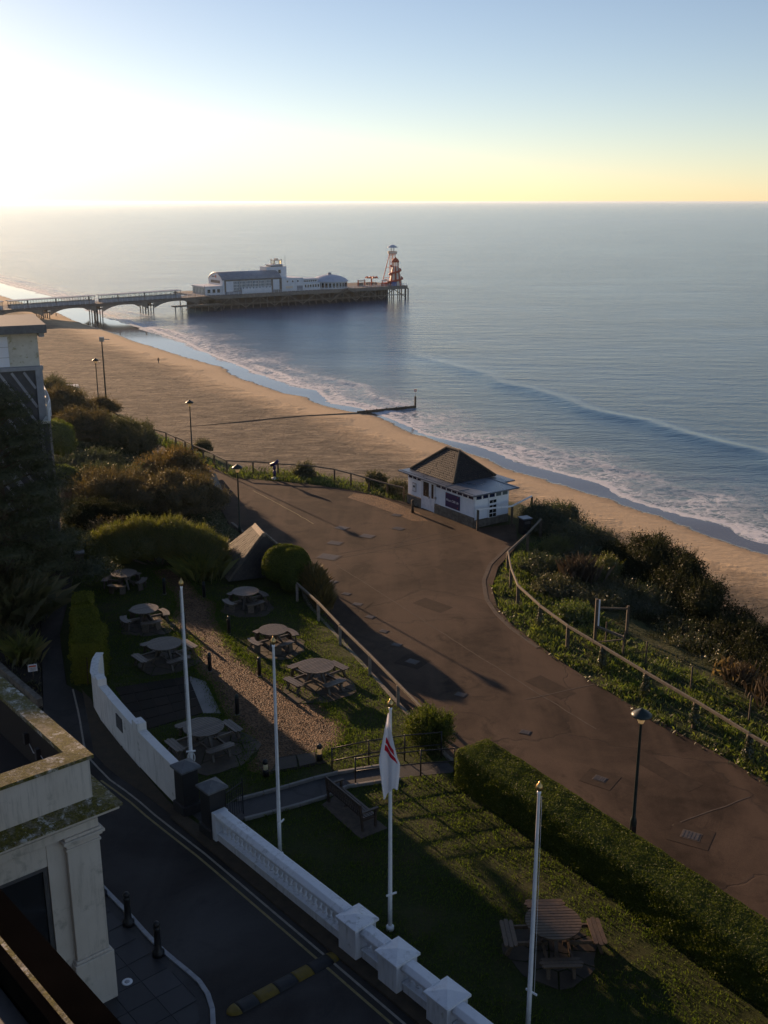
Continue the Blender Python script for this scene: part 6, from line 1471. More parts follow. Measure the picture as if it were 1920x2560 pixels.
# sloped mossy weathering on the cornice
vs = [(-12, -0.46, 5.602), (0.46, -0.46, 5.602), (0.46, 10.4, 5.602), (-0.06, 10.4, 5.79), (-0.06, 0.06, 5.79), (-12, 0.06, 5.79), (-12, -0.46, 5.66), (0.46, -0.46, 5.66), (0.46, 10.4, 5.66)]
MB().add(vs, [(6, 7, 4, 5), (7, 8, 3, 4), (0, 1, 7, 6), (1, 2, 8, 7), (0, 5, 4, 1), (1, 4, 3, 2), (0, 6, 5), (2, 3, 8)]).obj('cornice_top', 'mossy_coping', pt, fix=True)
for a in ((-12, -0.06, 0.06, 0.40), (-0.40, -0.06, 0.402, 10)): pb('parapet', 'portico_paint', a[0], a[1], a[2], a[3], 5.6, 6.84)
MB().add([(-12, -0.02, 6.842), (0.02, -0.02, 6.842), (0.02, 10, 6.842), (-0.50, 10, 6.842), (-0.50, 0.50, 6.842), (-12, 0.50, 6.842)] + [(-12, -0.02, 6.93), (0.02, -0.02, 6.93), (0.02, 10, 6.93), (-0.50, 10, 6.96), (-0.50, 0.50, 6.96), (-12, 0.50, 6.96)],
         [(6, 7, 10, 11), (7, 8, 9, 10), (0, 1, 7, 6), (1, 2, 8, 7), (5, 11, 10, 4), (4, 10, 9, 3), (0, 5, 4, 1), (1, 4, 3, 2), (2, 3, 9, 8), (0, 6, 11, 5)]).obj('parapet_coping', 'mossy_coping', pt, fix=True)
pb('roof', 'roof_brown', -12, -0.41, 0.41, 10, 5.55, 5.62); pb('parapet_lining', 'roof_brown', -0.43, -0.403, 0.43, 10, 5.63, 6.80); pb('parapet_lining', 'roof_brown', -12, -0.405, 0.403, 0.428, 5.63, 6.80)
for y, z in ((0.55 + 0.9, 6.3), (2.9, 6.35), (2.2, 6.2)): pb('junction_box', 'slab_grey', -0.54, -0.432, y - 0.05, y + 0.07, z - 0.18, z + 0.12)
MB().tube([(-0.43, 1.6, 6.2), (-0.44, 1.9, 6.08), (-0.43, 2.2, 6.15), (-0.44, 2.6, 6.02), (-0.43, 2.9, 6.2)], 0.012, 5).obj('cable', 'rope', pt)
wd = pb('window_frame', 'panel_dark', -1.40, -1.29, 0.18, 0.30, 0.0, 4.34); pb('window_frame', 'panel_dark', -9, -1.40, 0.18, 0.30, 4.24, 4.34, wd)
pb('window_glass', 'dark_glass', -9, -1.41, 0.22, 0.24, 0.0, 4.23, wd); pb('glazing_rail', 'black_paint', -9, -1.41, 0.20, 0.26, 1.0, 1.06, wd)
t = thing('ground_light', 'round recessed ground light shining pale in the forecourt paving', 'light', (-6.7, 22.85, 0.066))
MB().lathe([(0.14, 0), (0.14, 0.012), (0.10, 0.014)], 20).obj('rim', 'white_gloss', t, True); MB().lathe([(0.07, 0.0145), (0.065, 0.02), (0.01, 0.024)], 16).obj('lens', 'kerb_stone', t, True)
# nearer hotel roof edge in the corner
lg = thing('hotel_roof_edge', 'dark hotel roof edge with lead flashing in the lower corner', 'roof', (0, 0, 0))
dA = np.array([2.37, -2.6]) / math.hypot(2.37, 2.6); nA = np.array([-dA[1], dA[0]]) * -1   # away from the portico
def strip(off0, off1, z0, z1, name, m, l0=-4, l1=9):
    p = np.array([-6.2, 14.55]); pl = [p + dA*l0 + nA*off0, p + dA*l1 + nA*off0, p + dA*l1 + nA*off1, p + dA*l0 + nA*off1]
    return MB().prism([tuple(q) for q in pl], z0, z1).obj(name, m, lg, bevel=0.01)
strip(0.0, 0.52, 8.6, 9.0, 'flat_roof', 'shaded_roof'); strip(0.521, 0.60, 8.6, 9.10, 'stone_edge', 'mossy_coping'); strip(0.601, 0.76, 8.5, 9.12, 'lead_flashing', 'shaded_roof'); strip(0.801, 4.5, 5.0, 8.7, 'wall', 'black_paint')
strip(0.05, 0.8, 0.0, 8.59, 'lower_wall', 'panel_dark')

# the hotel block the photograph is taken from, behind and left of the camera
hm = thing('hotel_block', 'cream hotel block below and behind the viewpoint', 'building', (-1.2, -1.6, 0), math.atan2(-0.756, 0.655))
MB().b(-22, 40, -18, -1.0, -0.5, 8.0).obj('facade', 'portico_paint', hm); MB().b(-22.5, 40.5, -18.5, -0.6, 8.01, 8.6).obj('roof', 'roof_brown', hm)
wf = None
for i_ in range(-5, 10):
    for k_ in range(2):
        if wf is None: wf = MB().b(-0.8, 0.8, -0.995, -0.95, 0, 2.0).obj('window', 'dark_glass', hm)
        else: wf = wf.copy(); COL.objects.link(wf)
        wf.location = (i_*4.0 + 2, 0, 1.5 + k_*3.6)
# ------------------------------------------------------------------ white hotel wing on the far left
hw = thing('hotel_wing', 'pale hotel wing with flat roof and grey diagonal battens behind the pine', 'building', (-18.3, 56.0, 0), math.atan2(0.4, 0.917))
def hbx(name, m, x0, x1, y0, y1, z0, z1, par=hw, bevel=0.0): return MB().b(x0, x1, y0, y1, z0, z1).obj(name, m, par, bevel=bevel)
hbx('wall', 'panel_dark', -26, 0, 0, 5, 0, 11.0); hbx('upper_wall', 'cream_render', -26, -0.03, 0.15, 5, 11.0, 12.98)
hbx('corner_post', 'batten_grey', -0.32, 0.05, -0.16, -0.002, 0, 11.0, bevel=0.01); hbx('band', 'batten_grey', -26, 0.10, -0.2, 0.14, 11.002, 11.2, bevel=0.01)
for x0, x1 in ((-4.2, -1.55), (-9, -5)):
    s_ = hbx('shutter', 'shutter_white', x0, x1, 0.06, 0.148, 11.22, 12.8)
    for z in (11.7, 12.25): hbx('shutter_joint', 'batten_grey', x0, x1, 0.05, 0.0595, z, z + 0.02, s_)
hbx('roof', 'stone_cap', -26.5, 0.40, -0.6, 5.3, 12.982, 13.42, bevel=0.02); hbx('gutter', 'batten_grey', 0.02, 0.28, -0.3, 5, 12.75, 12.98)
for i in range(30):      # diagonal battens
    x = -0.4 - i * 0.62; z1 = 10.3; dz = min(9.8, 7.0); x2 = x + 0.0
    a = (x - 6.0, z1 - 0.0); # batten from upper left to lower right
    xa, za = x - 5.0, 10.9; xb, zb = min(x, -0.36), 10.9 - 8.2 * (min(x, -0.36) - xa) / 5.0
    if zb < 0.3: xb = xa + (10.9 - 0.3) * 5.0 / 8.2; zb = 0.3
    MB().bar((xa, -0.06, za), (xb, -0.06, zb), 0.10, 0.13).obj('batten', 'batten_grey', hw)
for i in range(9):       # the short ones that fill the top corner
    xa = -0.9 - i * 0.62 + 0.31*0; za = 10.9; run = -0.36 - xa
    if run > 0.3 and i < 8: MB().bar((xa, -0.06, za), (-0.36, -0.06, za - 8.2*run/5.0), 0.10, 0.13).obj('batten', 'batten_grey', hw)
# terrace with railing
tr_ = thing('roof_terrace', 'sunlit terrace with white railing on the side of the hotel wing', 'terrace', (0, 0, 0))
line = [(-21.5, 64.2), (-20.9, 63.2), (-19.95, 61.0), (-18.75, 58.0), (-18.0, 56.0), (-17.65, 54.6)]
MB().prism(line + [(-18.0, 54.5), (-18.25, 55.9), (-19.0, 57.7), (-20.35, 60.6), (-21.6, 64.0)], 8.35, 8.5).obj('slab', 'cream_render', tr_)
MB().prism([(-18.2, 55.6), (-17.9, 55.6), (-17.8, 54.9), (-18.1, 54.9)], -0.2, 8.34).obj('support', 'panel_dark', tr_)
a_ = resample(line, 1.25)
for p in a_: MB().b(p[0]-0.04, p[0]+0.04, p[1]-0.04, p[1]+0.04, 8.5, 9.4).obj('rail_post', 'white_paint', tr_)
for h_ in (8.95, 9.4): MB().tube([(p[0], p[1], h_) for p in a_], 0.045, 6).obj('rail', 'white_paint', tr_)
# sign and low walls in the planting
t = thing('warning_sign', 'small white notice board on a stake in the dark flower bed', 'sign', (-14.9, 40.9, 0), R(20))
MB().b(-0.03, 0.03, 0, 0.04, 0, 0.75).obj('stake', 'post_wood', t); b_ = MB().b(-0.19, 0.19, -0.025, -0.001, 0.48, 0.80).obj('board', 'white_paint', t)
MB().b(-0.14, 0.14, -0.03, -0.026, 0.68, 0.75).obj('red_heading', 'ride_red', b_)
for z in (0.62, 0.57, 0.52): MB().b(-0.13, 0.13, -0.03, -0.026, z, z + 0.018).obj('printed_line', 'panel_dark', b_)
t = thing('garden_wall', 'low dark garden wall edging the flower bed by the driveway', 'wall', (0, 0, 0))
a_ = resample([(-20, 46.5), (-16.7, 41.9), (-13.9, 38.6)], 0.9)
for p, q in zip(a_[:-1], a_[1:]):
    q2 = p + (q - p)*0.985; MB().bar((p[0], p[1], 0.12), (q2[0], q2[1], 0.12), 0.25, 0.45).obj('coping_stone', 'stone_wall', t, bevel=0.02)
t = thing('brick_post', 'pale brick post at the end of the far driveway hedge', 'post', (-16.6, 54.3, 0), 0.3)
MB().b(-0.22, 0.22, -0.22, 0.22, -0.1, 1.25).obj('shaft', 'slab_warm', t, bevel=0.02); MB().b(-0.28, 0.28, -0.28, 0.28, 1.252, 1.34).obj('cap', 'stone_cap', t, bevel=0.02)
t = thing('sunlit_board', 'narrow sunlit timber board standing in the shrubs behind the pine', 'board', (-21.0, 66.2, 0), 0.4)
MB().b(-0.12, 0.12, -0.05, 0.05, 0, 2.2).obj('plank', 'rail_wood', t); MB().b(0.13, 0.6, -0.03, 0.03, 0, 1.6).obj('plank', 'post_wood', t)

# ------------------------------------------------------------------ hedges
def hedge_points(path, wid, hgt_, n, rough=0.10):
    path = np.array(path, float); d = np.r_[0, np.cumsum(np.hypot(*np.diff(path, axis=0).T))]; L = d[-1]
    ends = 0.14
    s_ = rng.uniform(0, L, n); P = np.stack([np.interp(s_, d, path[:, 0]), np.interp(s_, d, path[:, 1])], 1)
    P2 = np.stack([np.interp(np.minimum(s_+0.05, L), d, path[:, 0]), np.interp(np.minimum(s_+0.05, L), d, path[:, 1])], 1)
    P1 = np.stack([np.interp(np.maximum(s_-0.05, 0), d, path[:, 0]), np.interp(np.maximum(s_-0.05, 0), d, path[:, 1])], 1)
    T = P2 - P1; T /= np.hypot(*T.T)[:, None] + 1e-9; Nn = np.stack([-T[:, 1], T[:, 0]], 1)
    per = 2*hgt_ + wid; q = rng.uniform(0, per, n)
    off = np.where(q < hgt_, -wid/2, np.where(q < hgt_ + wid, q - hgt_ - wid/2, wid/2)); zz_ = np.where(q < hgt_, q, np.where(q < hgt_ + wid, hgt_, per - q))
    nx = np.where(q < hgt_, -1.0, np.where(q < hgt_+wid, 0, 1.0)); nz = np.where((q >= hgt_) & (q < hgt_+wid), 1.0, 0.0)
    # rounded shoulders
    k = 0.28; ex = np.abs(off) - (wid/2 - k); ez = zz_ - (hgt_ - k); sh_m = (ex > 0) & (ez > 0)
    rr = np.hypot(ex, ez) + 1e-9; f = np.where(sh_m & (rr > k), k/rr, 1.0)
    off = np.where(sh_m, np.sign(off) * (wid/2 - k + ex*f), off); zz_ = np.where(sh_m, hgt_ - k + ez*f, zz_)
    nx = np.where(sh_m, np.sign(off)*ex, nx); nz = np.where(sh_m, ez, nz)
    w_ = rough * (wobble(P[:, 0]*1.0 + off, P[:, 1] + zz_*2, 2.4, 1.0) + 0.7*wobble(P[:, 0]*2 + zz_*3, P[:, 1]*2 + off*2, 3.9, 3.0)) - np.abs(rng.normal(0, 0.045, n))
    w_ = w_ + 0.06 * wobble(P[:, 0], P[:, 1], 0.9, 5.0)
    X_ = P + Nn * (off + nx*w_)[:, None]; Z_ = np.maximum(zz_ + nz*w_, 0.03)
    N3 = unit(np.stack([Nn[:, 0]*nx, Nn[:, 1]*nx, nz], 1))
    # closed ends
    ne = int(n * ends * wid / max(L*0.3, wid)); e = rng.integers(0, 2, ne); tip = np.where(e == 0, 0, len(path)-1)
    Te = np.where(e[:, None] == 0, (path[0]-path[1])/np.hypot(*(path[0]-path[1])), (path[-1]-path[-2])/np.hypot(*(path[-1]-path[-2])))
    oe = rng.uniform(-wid/2, wid/2, ne); ze = rng.uniform(0, hgt_, ne); bul = 0.22 * (1 - (2*oe/wid)**2) * np.minimum(1, (hgt_ - ze)/0.4) - np.abs(rng.normal(0, 0.04, ne))
    Pe = path[tip] + np.stack([-Te[:, 1], Te[:, 0]], 1)*oe[:, None] + Te*bul[:, None]
    P3 = np.r_[np.c_[X_, Z_], np.c_[Pe, ze]]; N3 = np.r_[N3, np.c_[Te, np.zeros(ne) + 0.1]]
    return P3, N3
def hedge(label, path, wid, hgt_, n, m, leaf, name='hedge', rough=0.07, z0=0.0):
    t = thing(name, label, 'hedge', (path[0][0], path[0][1], z0)); o = np.array([path[0][0], path[0][1], 0])
    P, N = hedge_points(path, wid, hgt_, n, rough); V, F = leaf_quads(P - o, N, leaf[0], leaf[1], 1.1)
    fast('foliage', V, F, m, t)
    rp = resample([(p[0]-o[0], p[1]-o[1]) for p in path], 0.5)
    wall_ribbon(rp, wid*0.84, 0.0, np.full(len(rp), hgt_*0.91)).obj('inner_growth', m, t, fix=True)
    mb = MB()
    for p in resample(rp, 1.2): mb.tube([(p[0], p[1], -0.1), (p[0]+0.05, p[1], hgt_*0.6)], 0.03, 5)
    mb.obj('stem', 'bark', t)
    return t
hedge('long clipped green hedge between the lawn and the promenade', [(3.1, 33.05), (4.2, 31.5), (6.4, 28.2), (8.4, 25.1), (10.55, 21.75), (13.9, 16.7)], 1.6, 1.40, 120000, 'hedge_leaf', (0.046, 0.030), rough=0.06)
hedge('square clipped yellow-green hedge block at the end of the white wall', [(-12.55, 40.7), (-12.75, 42.6)], 1.35, 2.0, 13000, 'clip_leaf', (0.075, 0.042), rough=0.12)
hedge('lower clipped hedge block behind the yellow-green one by the driveway', [(-13.2, 43.4), (-13.85, 45.2)], 1.25, 1.75, 10000, 'clip_leaf', (0.085, 0.05), rough=0.15)
hedge('small loose hedge block farthest along the driveway', [(-14.1, 45.9), (-14.45, 47.3)], 1.0, 1.7, 6000, 'clip_leaf', (0.085, 0.05), rough=0.09)
shrub('hedge', 'bright green rounded clipped hedge beside the tiled shelter', 'hedge', (-5.0, 52.5, 0), [(-0.3, 0.5, 1.0, 1.1, 1.0, 1.2), (0.1, -0.1, 0.95, 1.1, 1.05, 1.15), (-0.6, 0.1, 1.05, 0.9, 1.0, 1.1), (0.3, 0.4, 1.0, 0.8, 0.9, 1.1), (0.25, -0.8, 0.5, 0.7, 0.7, 0.7)], 24000, 'bright_leaf', (0.085, 0.05), 0, None, 0.85, 0.07, 0.05)
# ------------------------------------------------------------------ shrubs
shrub('shrub', 'loose round green shrub at the end of the garden fence', 'shrub', (1.62, 35.5, 0), auto_lobes(1.05, 1.0, 1.75, 5, 77), 12000, 'hedge_leaf', (0.07, 0.04), 0, None, 0.66, 0.24, 0.16, -0.35, 1100)
mound = [(-3.4, 0.3, 0.55, 1.2, 1.0, 1.25), (-2.2, 0.4, 0.9, 1.4, 1.1, 1.35), (-0.9, 0.6, 1.05, 1.5, 1.2, 1.45), (0.5, 0.6, 1.1, 1.5, 1.2, 1.4), (1.8, 0.2, 0.95, 1.3, 1.1, 1.25), (2.9, -0.5, 0.75, 1.1, 1.0, 1.0)]
shrub('shrub', 'long golden-green rounded shrub mound behind the picnic garden', 'shrub', (-12.6, 55.9, 0), mound, 34000, 'gold_leaf', (0.09, 0.04), 5000, None, 0.74, 0.2, 0.2, -0.35, 3000)
def spiky(name, label, base, n, h_, w_, m, spread=0.25, lean=0.9, cat='plant'):
    t = thing(name, label, cat, base); P = np.c_[rng.normal(0, spread, (n, 2)), np.zeros(n)]
    V, F = blades(P, h_, w_, lean); fast('leaves', V, F, m, t)
    MB().lathe([(spread*0.9, -0.05), (spread*0.6, 0.15), (0.02, 0.3)], 10).obj('crown_base', 'bark', t)
    return t
spiky('sword_leaf_plant', 'spiky sword-leaved plant against the golden mound beside the shelter', (-9.9, 54.1, 0), 700, 1.15, 0.045, 'gold_leaf', 0.45)
spiky('sword_leaf_plant', 'smaller spiky plant at the shelter wall foot', (-9.0, 54.9, 0), 350, 1.0, 0.04, 'yellow_leaf', 0.35)
spiky('grass_tussock', 'large dark arching grass tussock in the flower bed by the driveway', (-18.1, 47.6, 0), 1500, 1.9, 0.035, 'olive_leaf', 0.55, 1.2)
spiky('grass_tussock', 'second arching grass tussock close behind the large one', (-19.4, 49.6, 0), 900, 1.8, 0.035, 'olive_leaf', 0.5, 1.2)
spiky('sword_leaf_plant', 'low yellowish sword-leaved plant left of the warning sign', (-16.0, 42.9, 0), 220, 1.1, 0.05, 'yellow_leaf', 0.25)
spiky('sword_leaf_plant', 'small sword-leaved plant at the driveway edge', (-17.2, 44.6, 0), 160, 0.9, 0.05, 'olive_leaf', 0.22)
def bush(label, x, y, rx, ry, h_, n, m, leaf=(0.13, 0.07), seed=1, z0=None, spikes=0, k=6, core=0.78, rough=0.16):
    zz_ = 0.0 if z0 is None else z0
    return shrub('shrub', label, 'shrub', (x, y, zz_ - 0.05), auto_lobes(rx, ry, h_, k, seed), int(n*1.25), m, leaf, spikes//3, None, 0.66, 0.26, rough, -0.35, n//12)
bush('broad brown bramble thicket behind the golden mound', -17.6, 67.3, 3.3, 2.4, 3.1, 17000, 'bramble_leaf', seed=2, spikes=1500)
bush('broad brown bramble thicket against the promenade edge', -13.4, 66.6, 3.1, 2.6, 2.9, 17000, 'bramble_leaf', seed=3, spikes=1500)
bush('amber topped shrub in front of the far tiled shelter', -15.2, 74.2, 2.8, 2.0, 2.7, 12000, 'rust_leaf', seed=4, spikes=1200)
bush('small dark glossy shrub standing before the bramble thicket', -15.7, 62.4, 0.95, 0.95, 1.9, 5000, 'dark_leaf', (0.10, 0.05), seed=5)
bush('dark green spreading shrub between the pine and the brambles', -19.5, 71.5, 2.8, 2.2, 2.3, 10000, 'slope_leaf', seed=6)
bush('green ground-hugging shrub with pale leaves by the far wing', -22.0, 76.5, 3.0, 2.2, 1.9, 9000, 'slope_leaf', seed=7)
bush('brown thicket filling the bank beyond the hotel wing', -25.2, 88.0, 3.6, 2.8, 3.2, 15000, 'bramble_leaf', seed=8, spikes=1500)
bush('olive thicket below the farthest street lamp', -21.6, 86.0, 2.7, 2.2, 2.6, 11000, 'olive_leaf', seed=9, spikes=900)
bush('dark rounded shrub overhanging the far promenade path', -19.6, 83.4, 1.4, 1.3, 2.3, 6000, 'olive_leaf', seed=10)
bush('tall brown thicket on the cliff edge left of the far lamp', -30.6, 97.0, 3.8, 3.0, 3.3, 14000, 'bramble_leaf', seed=11, spikes=1500)
bush('far brown thicket beside the terrace railing', -34.5, 105.5, 4.2, 3.4, 3.2, 12000, 'olive_leaf', seed=12, spikes=900)
bush('low brown thicket trailing over the cliff beside the fence', -27.6, 100.4, 2.2, 1.8, 1.6, 6000, 'bramble_leaf', seed=13)
shrub('conifer', 'bright lime rounded conifer beside the hotel wing', 'shrub', (-26.3, 82.2, 0), [(0, 0, 1.4, 1.75, 1.7, 1.6), (0.8, -0.5, 1.0, 1.0, 1.0, 1.2)], 12000, 'lime_leaf', (0.12, 0.07))
shrub('conifer', 'low clipped lime conifer with flat top below the hotel wing', 'shrub', (-22.9, 71.0, 0), [(0, 0, 1.0, 1.5, 1.3, 1.0), (0.5, 0, 1.3, 1.1, 1.0, 0.75)], 9000, 'lime_leaf', (0.11, 0.06))
shrub('conifer', 'rust tipped spreading conifer hanging over the promenade edge', 'shrub', (-3.35, 51.2, -0.3), [(-0.2, 0, 0.7, 0.65, 0.8, 0.6), (0.05, -0.6, 0.5, 0.6, 0.8, 0.5), (0.3, -1.5, 0.35, 0.5, 0.9, 0.45), (-0.4, 0.5, 0.8, 0.5, 0.6, 0.6)], 8000, 'rust_leaf', (0.15, 0.05), 2500)
bush('dark undergrowth mound under the pine crown', -18.6, 57.4, 2.6, 2.0, 1.7, 9000, 'dark_leaf', seed=14)
bush('dark evergreen filling the bed left of the driveway', -21.0, 55.5, 2.8, 2.6, 2.4, 9000, 'dark_leaf', seed=15)
bush('dark bushy laurel in the bed beside the far hotel wing', -18.2, 62.4, 2.2, 1.9, 2.2, 9000, 'dark_leaf', seed=16)
bush('low pink-tinged shrub behind the golden mound', -16.2, 59.8, 1.7, 1.2, 1.5, 6000, 'bramble_leaf', seed=17)
# cliff slope right of the promenade
def sbush(label, x, y, top, rx, ry, n, m, seed, leaf=(0.12, 0.065), spikes=0, rough=0.16):
    g_ = ground_z(x, y); return shrub('shrub', label, 'shrub', (x, y, g_ - 0.1), auto_lobes(rx, ry, top - g_ + 0.1, 6, seed), int(n*1.2), m, leaf, 0, None, 0.66, 0.26, rough, -0.35, n//12)
sbush('grey-green shrub crowding the sea side of the kiosk', 11.0, 65.6, 0.9, 2.2, 2.2, 12000, 'slope_leaf', 21)
sbush('olive shrub just beyond the kiosk litter bin', 12.3, 62.3, 0.5, 2.2, 2.0, 11000, 'olive_leaf', 22)
sbush('yellow flowering gorse behind the bend of the cliff rail', 10.6, 61.0, -0.1, 1.2, 1.1, 5000, 'yellow_leaf', 23, (0.10, 0.05))
sbush('dark shrub on the slope between gorse and tall hedge', 13.8, 59.3, 0.2, 1.9, 1.9, 9000, 'dark_leaf', 24)
sbush('tall dark windswept shrub peaking against the beach', 15.7, 57.8, 2.25, 2.5, 2.7, 17550, 'dark_leaf', 25)
sbush('dark windswept shrub next down from the peak', 16.4, 54.6, 1.5, 2.5, 2.7, 16200, 'dark_leaf', 26)
sbush('dark windswept shrub in the middle of the cliff hedge', 17.1, 51.6, 0.8, 2.5, 2.7, 16200, 'dark_leaf', 27)
sbush('dark windswept shrub low in the cliff hedge', 17.6, 48.3, 0.3, 2.5, 2.7, 16200, 'dark_leaf', 28)
sbush('dark windswept shrub lowest in the cliff hedge', 17.9, 45.0, -0.2, 2.5, 2.7, 14850, 'dark_leaf', 29)
sbush('dark shrub at the picture edge ending the cliff hedge', 18.6, 41.6, -0.75, 2.5, 2.7, 13500, 'dark_leaf', 30)
sbush('bright yellow-green shrub in the middle of the slope', 12.4, 56.6, 0.35, 1.3, 1.2, 8000, 'yellow_leaf', 31, (0.10, 0.05))
sbush('broad dark green shrub behind the timber gate', 14.3, 52.6, -0.35, 2.3, 2.2, 11000, 'slope_leaf', 32)
sbush('grey-green shrub down the slope beyond the wire fence', 15.2, 48.4, -0.9, 2.0, 2.2, 9000, 'slope_leaf', 33)
sbush('low leafy shrub beside the tall gate post', 9.6, 50.2, -0.25, 1.0, 0.9, 4500, 'verge_grass', 34, (0.11, 0.07))
sbush('low green ground cover just behind the fence bend', 9.2, 57.0, -0.15, 1.5, 1.4, 7000, 'slope_leaf', 35)
sbush('olive scrub between fence and bright shrub', 9.5, 53.6, -0.2, 1.6, 1.5, 7000, 'olive_leaf', 36)
for i_, (x, y, top, rx, m_, lab) in enumerate(((13.2, 54.6, -0.7, 1.9, 'olive_leaf', 'olive scrub filling the slope below the bright shrub'), (15.6, 51.0, -0.6, 2.2, 'dark_leaf', 'dark scrub in the hollow behind the cliff hedge'), (13.2, 49.2, -1.1, 1.8, 'dark_leaf', 'dark scrub just beyond the timber gate'),
        (16.0, 46.2, -0.8, 2.2, 'dark_leaf', 'dark scrub between wire fence and cliff hedge'), (14.4, 45.8, -1.3, 1.6, 'olive_leaf', 'low olive scrub behind the upper wire fence stakes'), (16.8, 43.0, -0.8, 1.9, 'dark_leaf', 'dark scrub behind the lower wire fence stakes'),
        (12.0, 58.8, -0.3, 1.7, 'slope_leaf', 'grey-green scrub below the flowering gorse'), (14.6, 56.0, -0.2, 1.9, 'dark_leaf', 'dark scrub under the tall windswept peak'), (17.6, 39.0, -0.9, 1.8, 'dark_leaf', 'dark scrub at the picture edge below the wire fence'), (11.6, 52.4, -0.6, 1.4, 'olive_leaf', 'olive scrub beside the gate brace'))):
    sbush(lab, x, y, top, rx, rx, 8000, m_, 60 + i_)
def twigs(label, x, y, n, h_, m='dead_twig'):
    t = thing('bare_shrub', label, 'shrub', (x, y, ground_z(x, y)))
    P = np.c_[rng.normal(0, 0.4, (n, 2)), np.zeros(n)]; V, F = blades(P, h_, 0.014, 0.55); fast('twigs', V, F, m, t)
    MB().tube([(0, 0, -0.1), (0.05, 0, 0.5)], 0.04, 5).obj('stem', 'bark', t)
twigs('bare brown twiggy shrub in the middle of the slope', 10.9, 55.2, 420, 1.3)
twigs('bare russet stems by the wire fence at the picture edge', 16.4, 40.6, 220, 0.9); twigs('bare russet stems lower along the wire fence', 17.4, 38.0, 220, 0.9); twigs('bare stems in front of the cliff hedge end', 15.8, 42.6, 160, 0.8)
# small dark shrubs poking over the far cliff fence
for x, y, lab in ((-6.1, 78.9, 'small dark shrub growing through the cliff fence near the telescope'), (-0.6, 76.0, 'small shrub below the cliff fence towards the kiosk'), (1.0, 73.6, 'leafy shrub against the kiosk side wall'), (-15.4, 87.4, 'small scrubby bush behind the cliff fence lamp')):
    bush(lab, x, y, 0.9, 0.8, 1.2, 3500, 'olive_leaf', (0.11, 0.06), seed=int(40 + abs(x)*3), z0=ROAD - 0.1, k=4)
# ------------------------------------------------------------------ pine
pn = thing('pine_tree', 'tall dark pine with layered branches in front of the hotel wing', 'tree', (-19.0, 50.2, 0))
MB().tube([(0, 0, -0.2), (0.1, 0.1, 3), (0.0, 0.1, 6.5), (-0.2, 0, 9.6), (-0.3, 0, 11.0)], [0.26, 0.22, 0.17, 0.09, 0.03], 10).obj('trunk', 'bark', pn, True)
lob = []; mb = MB()
pr_ = np.random.default_rng(5)
for i in range(54):
    z_ = 1.2 + 9.4 * (i / 53) ** 0.95; a = 2.4 * i + pr_.uniform(-0.4, 0.4); reach = (3.9 * (1 - z_ / 11.5) + 0.7) * pr_.uniform(0.55, 1.05)
    x, y = reach*math.cos(a), reach*math.sin(a); s_ = 0.75 + 0.5 * (1 - z_/12)
    lob.append((x, y, z_ + 0.2, s_*1.3, s_*1.3, s_*0.48)); mb.tube([(0, 0.05, z_ - 0.5), (x*0.5, y*0.5, z_ - 0.15), (x, y, z_ + 0.1)], [0.07, 0.05, 0.02], 6)
mb.obj('limbs', 'bark', pn, True)
foliage('crown', lob, 95000, 'pine_needle', pn, (0.17, 0.04), 0, 0.4, -0.8, 0.32, 0.2)

# ------------------------------------------------------------------ grass and ivy
def grass(name, label, poly, n, h_, w_, m, z=0.0, avoid=(), lean=0.7, zf=None, cl=0.0):
    xs = [p[0] for p in poly]; ys = [p[1] for p in poly]
    px = rng.uniform(min(xs), max(xs), n); py = rng.uniform(min(ys), max(ys), n); k = inpoly(px, py, poly)
    for a in avoid: k &= ~inpoly(px, py, a)
    if cl: k &= (wobble(px, py, 2.2, 3.0) + 0.8*wobble(px, py, 5.1, 7.0) + rng.normal(0, 0.35, n)) > cl
    px, py = px[k], py[k]
    pz_ = np.full(len(px), z) if zf is None else zf(px, py)
    hh = h_ * (1 + 0.45*wobble(px, py, 1.7, 2.0))
    V, F = blades(np.c_[px, py, pz_], hh, w_, lean); o = fast(name, V, F, m); tag(o, label, 'grass', kind='stuff'); return o
circ = lambda x, y, r: [(x + r*math.cos(a), y + r*math.sin(a)) for a in np.linspace(0, 6.283, 17)[:-1]]
patios = [circ(x, y, r) for x, y, r in ((-6.3, 35.0, 1.5), (-9.6, 42.9, 1.25), (-2.75, 40.3, 1.4), (-11.3, 46.9, 1.15), (-6.8, 49.3, 1.2), (-4.85, 44.4, 1.2), (4.55, 23.9, 1.25))]
GAR = [(13.5, 18), (8.0, 12.95), (1.4, 21.75), (-0.7, 24.25), (-5.2, 29.6), (-7.1, 31.9), (-9.7, 35.6), (-11.35, 38.2), (-11.9, 40), (-13.4, 43.5), (-15.0, 47.5), (-16.6, 54.8), (-9.5, 55.2), (-8.6, 52.6), (-4.2, 52.0), (0.5, 38.6), (2.5, 33.7)]
holes = [PATH, GRAV, [(-8.35, 41.4), (-7.6, 40.9), (-6.5, 38.0), (-7.3, 38.0), (-9.5, 36.4), (-11.3, 40.3), (-8.4, 41.4)], [(-1.5, 32.2), (0.12, 29.95), (-0.75, 29.35), (-2.1, 31.35)]] + patios
grass('grass', 'short green grass of the hotel garden lawns', GAR, 360000, 0.07, 0.018, 'grass_blade', 0.0, holes, 0.9, None, -0.5)
grass('grass', 'longer grass tufts scattered over the garden lawns', GAR, 110000, 0.11, 0.018, 'grass_blade', 0.0, holes, 0.9, None, 0.45)
b_ = resample(GRAV + GRAV[:1], 0.004); b_ = b_ + rng.normal(0, 0.22, b_.shape); V, F = blades(np.c_[b_, np.zeros(len(b_))], 0.09, 0.02, 0.9)
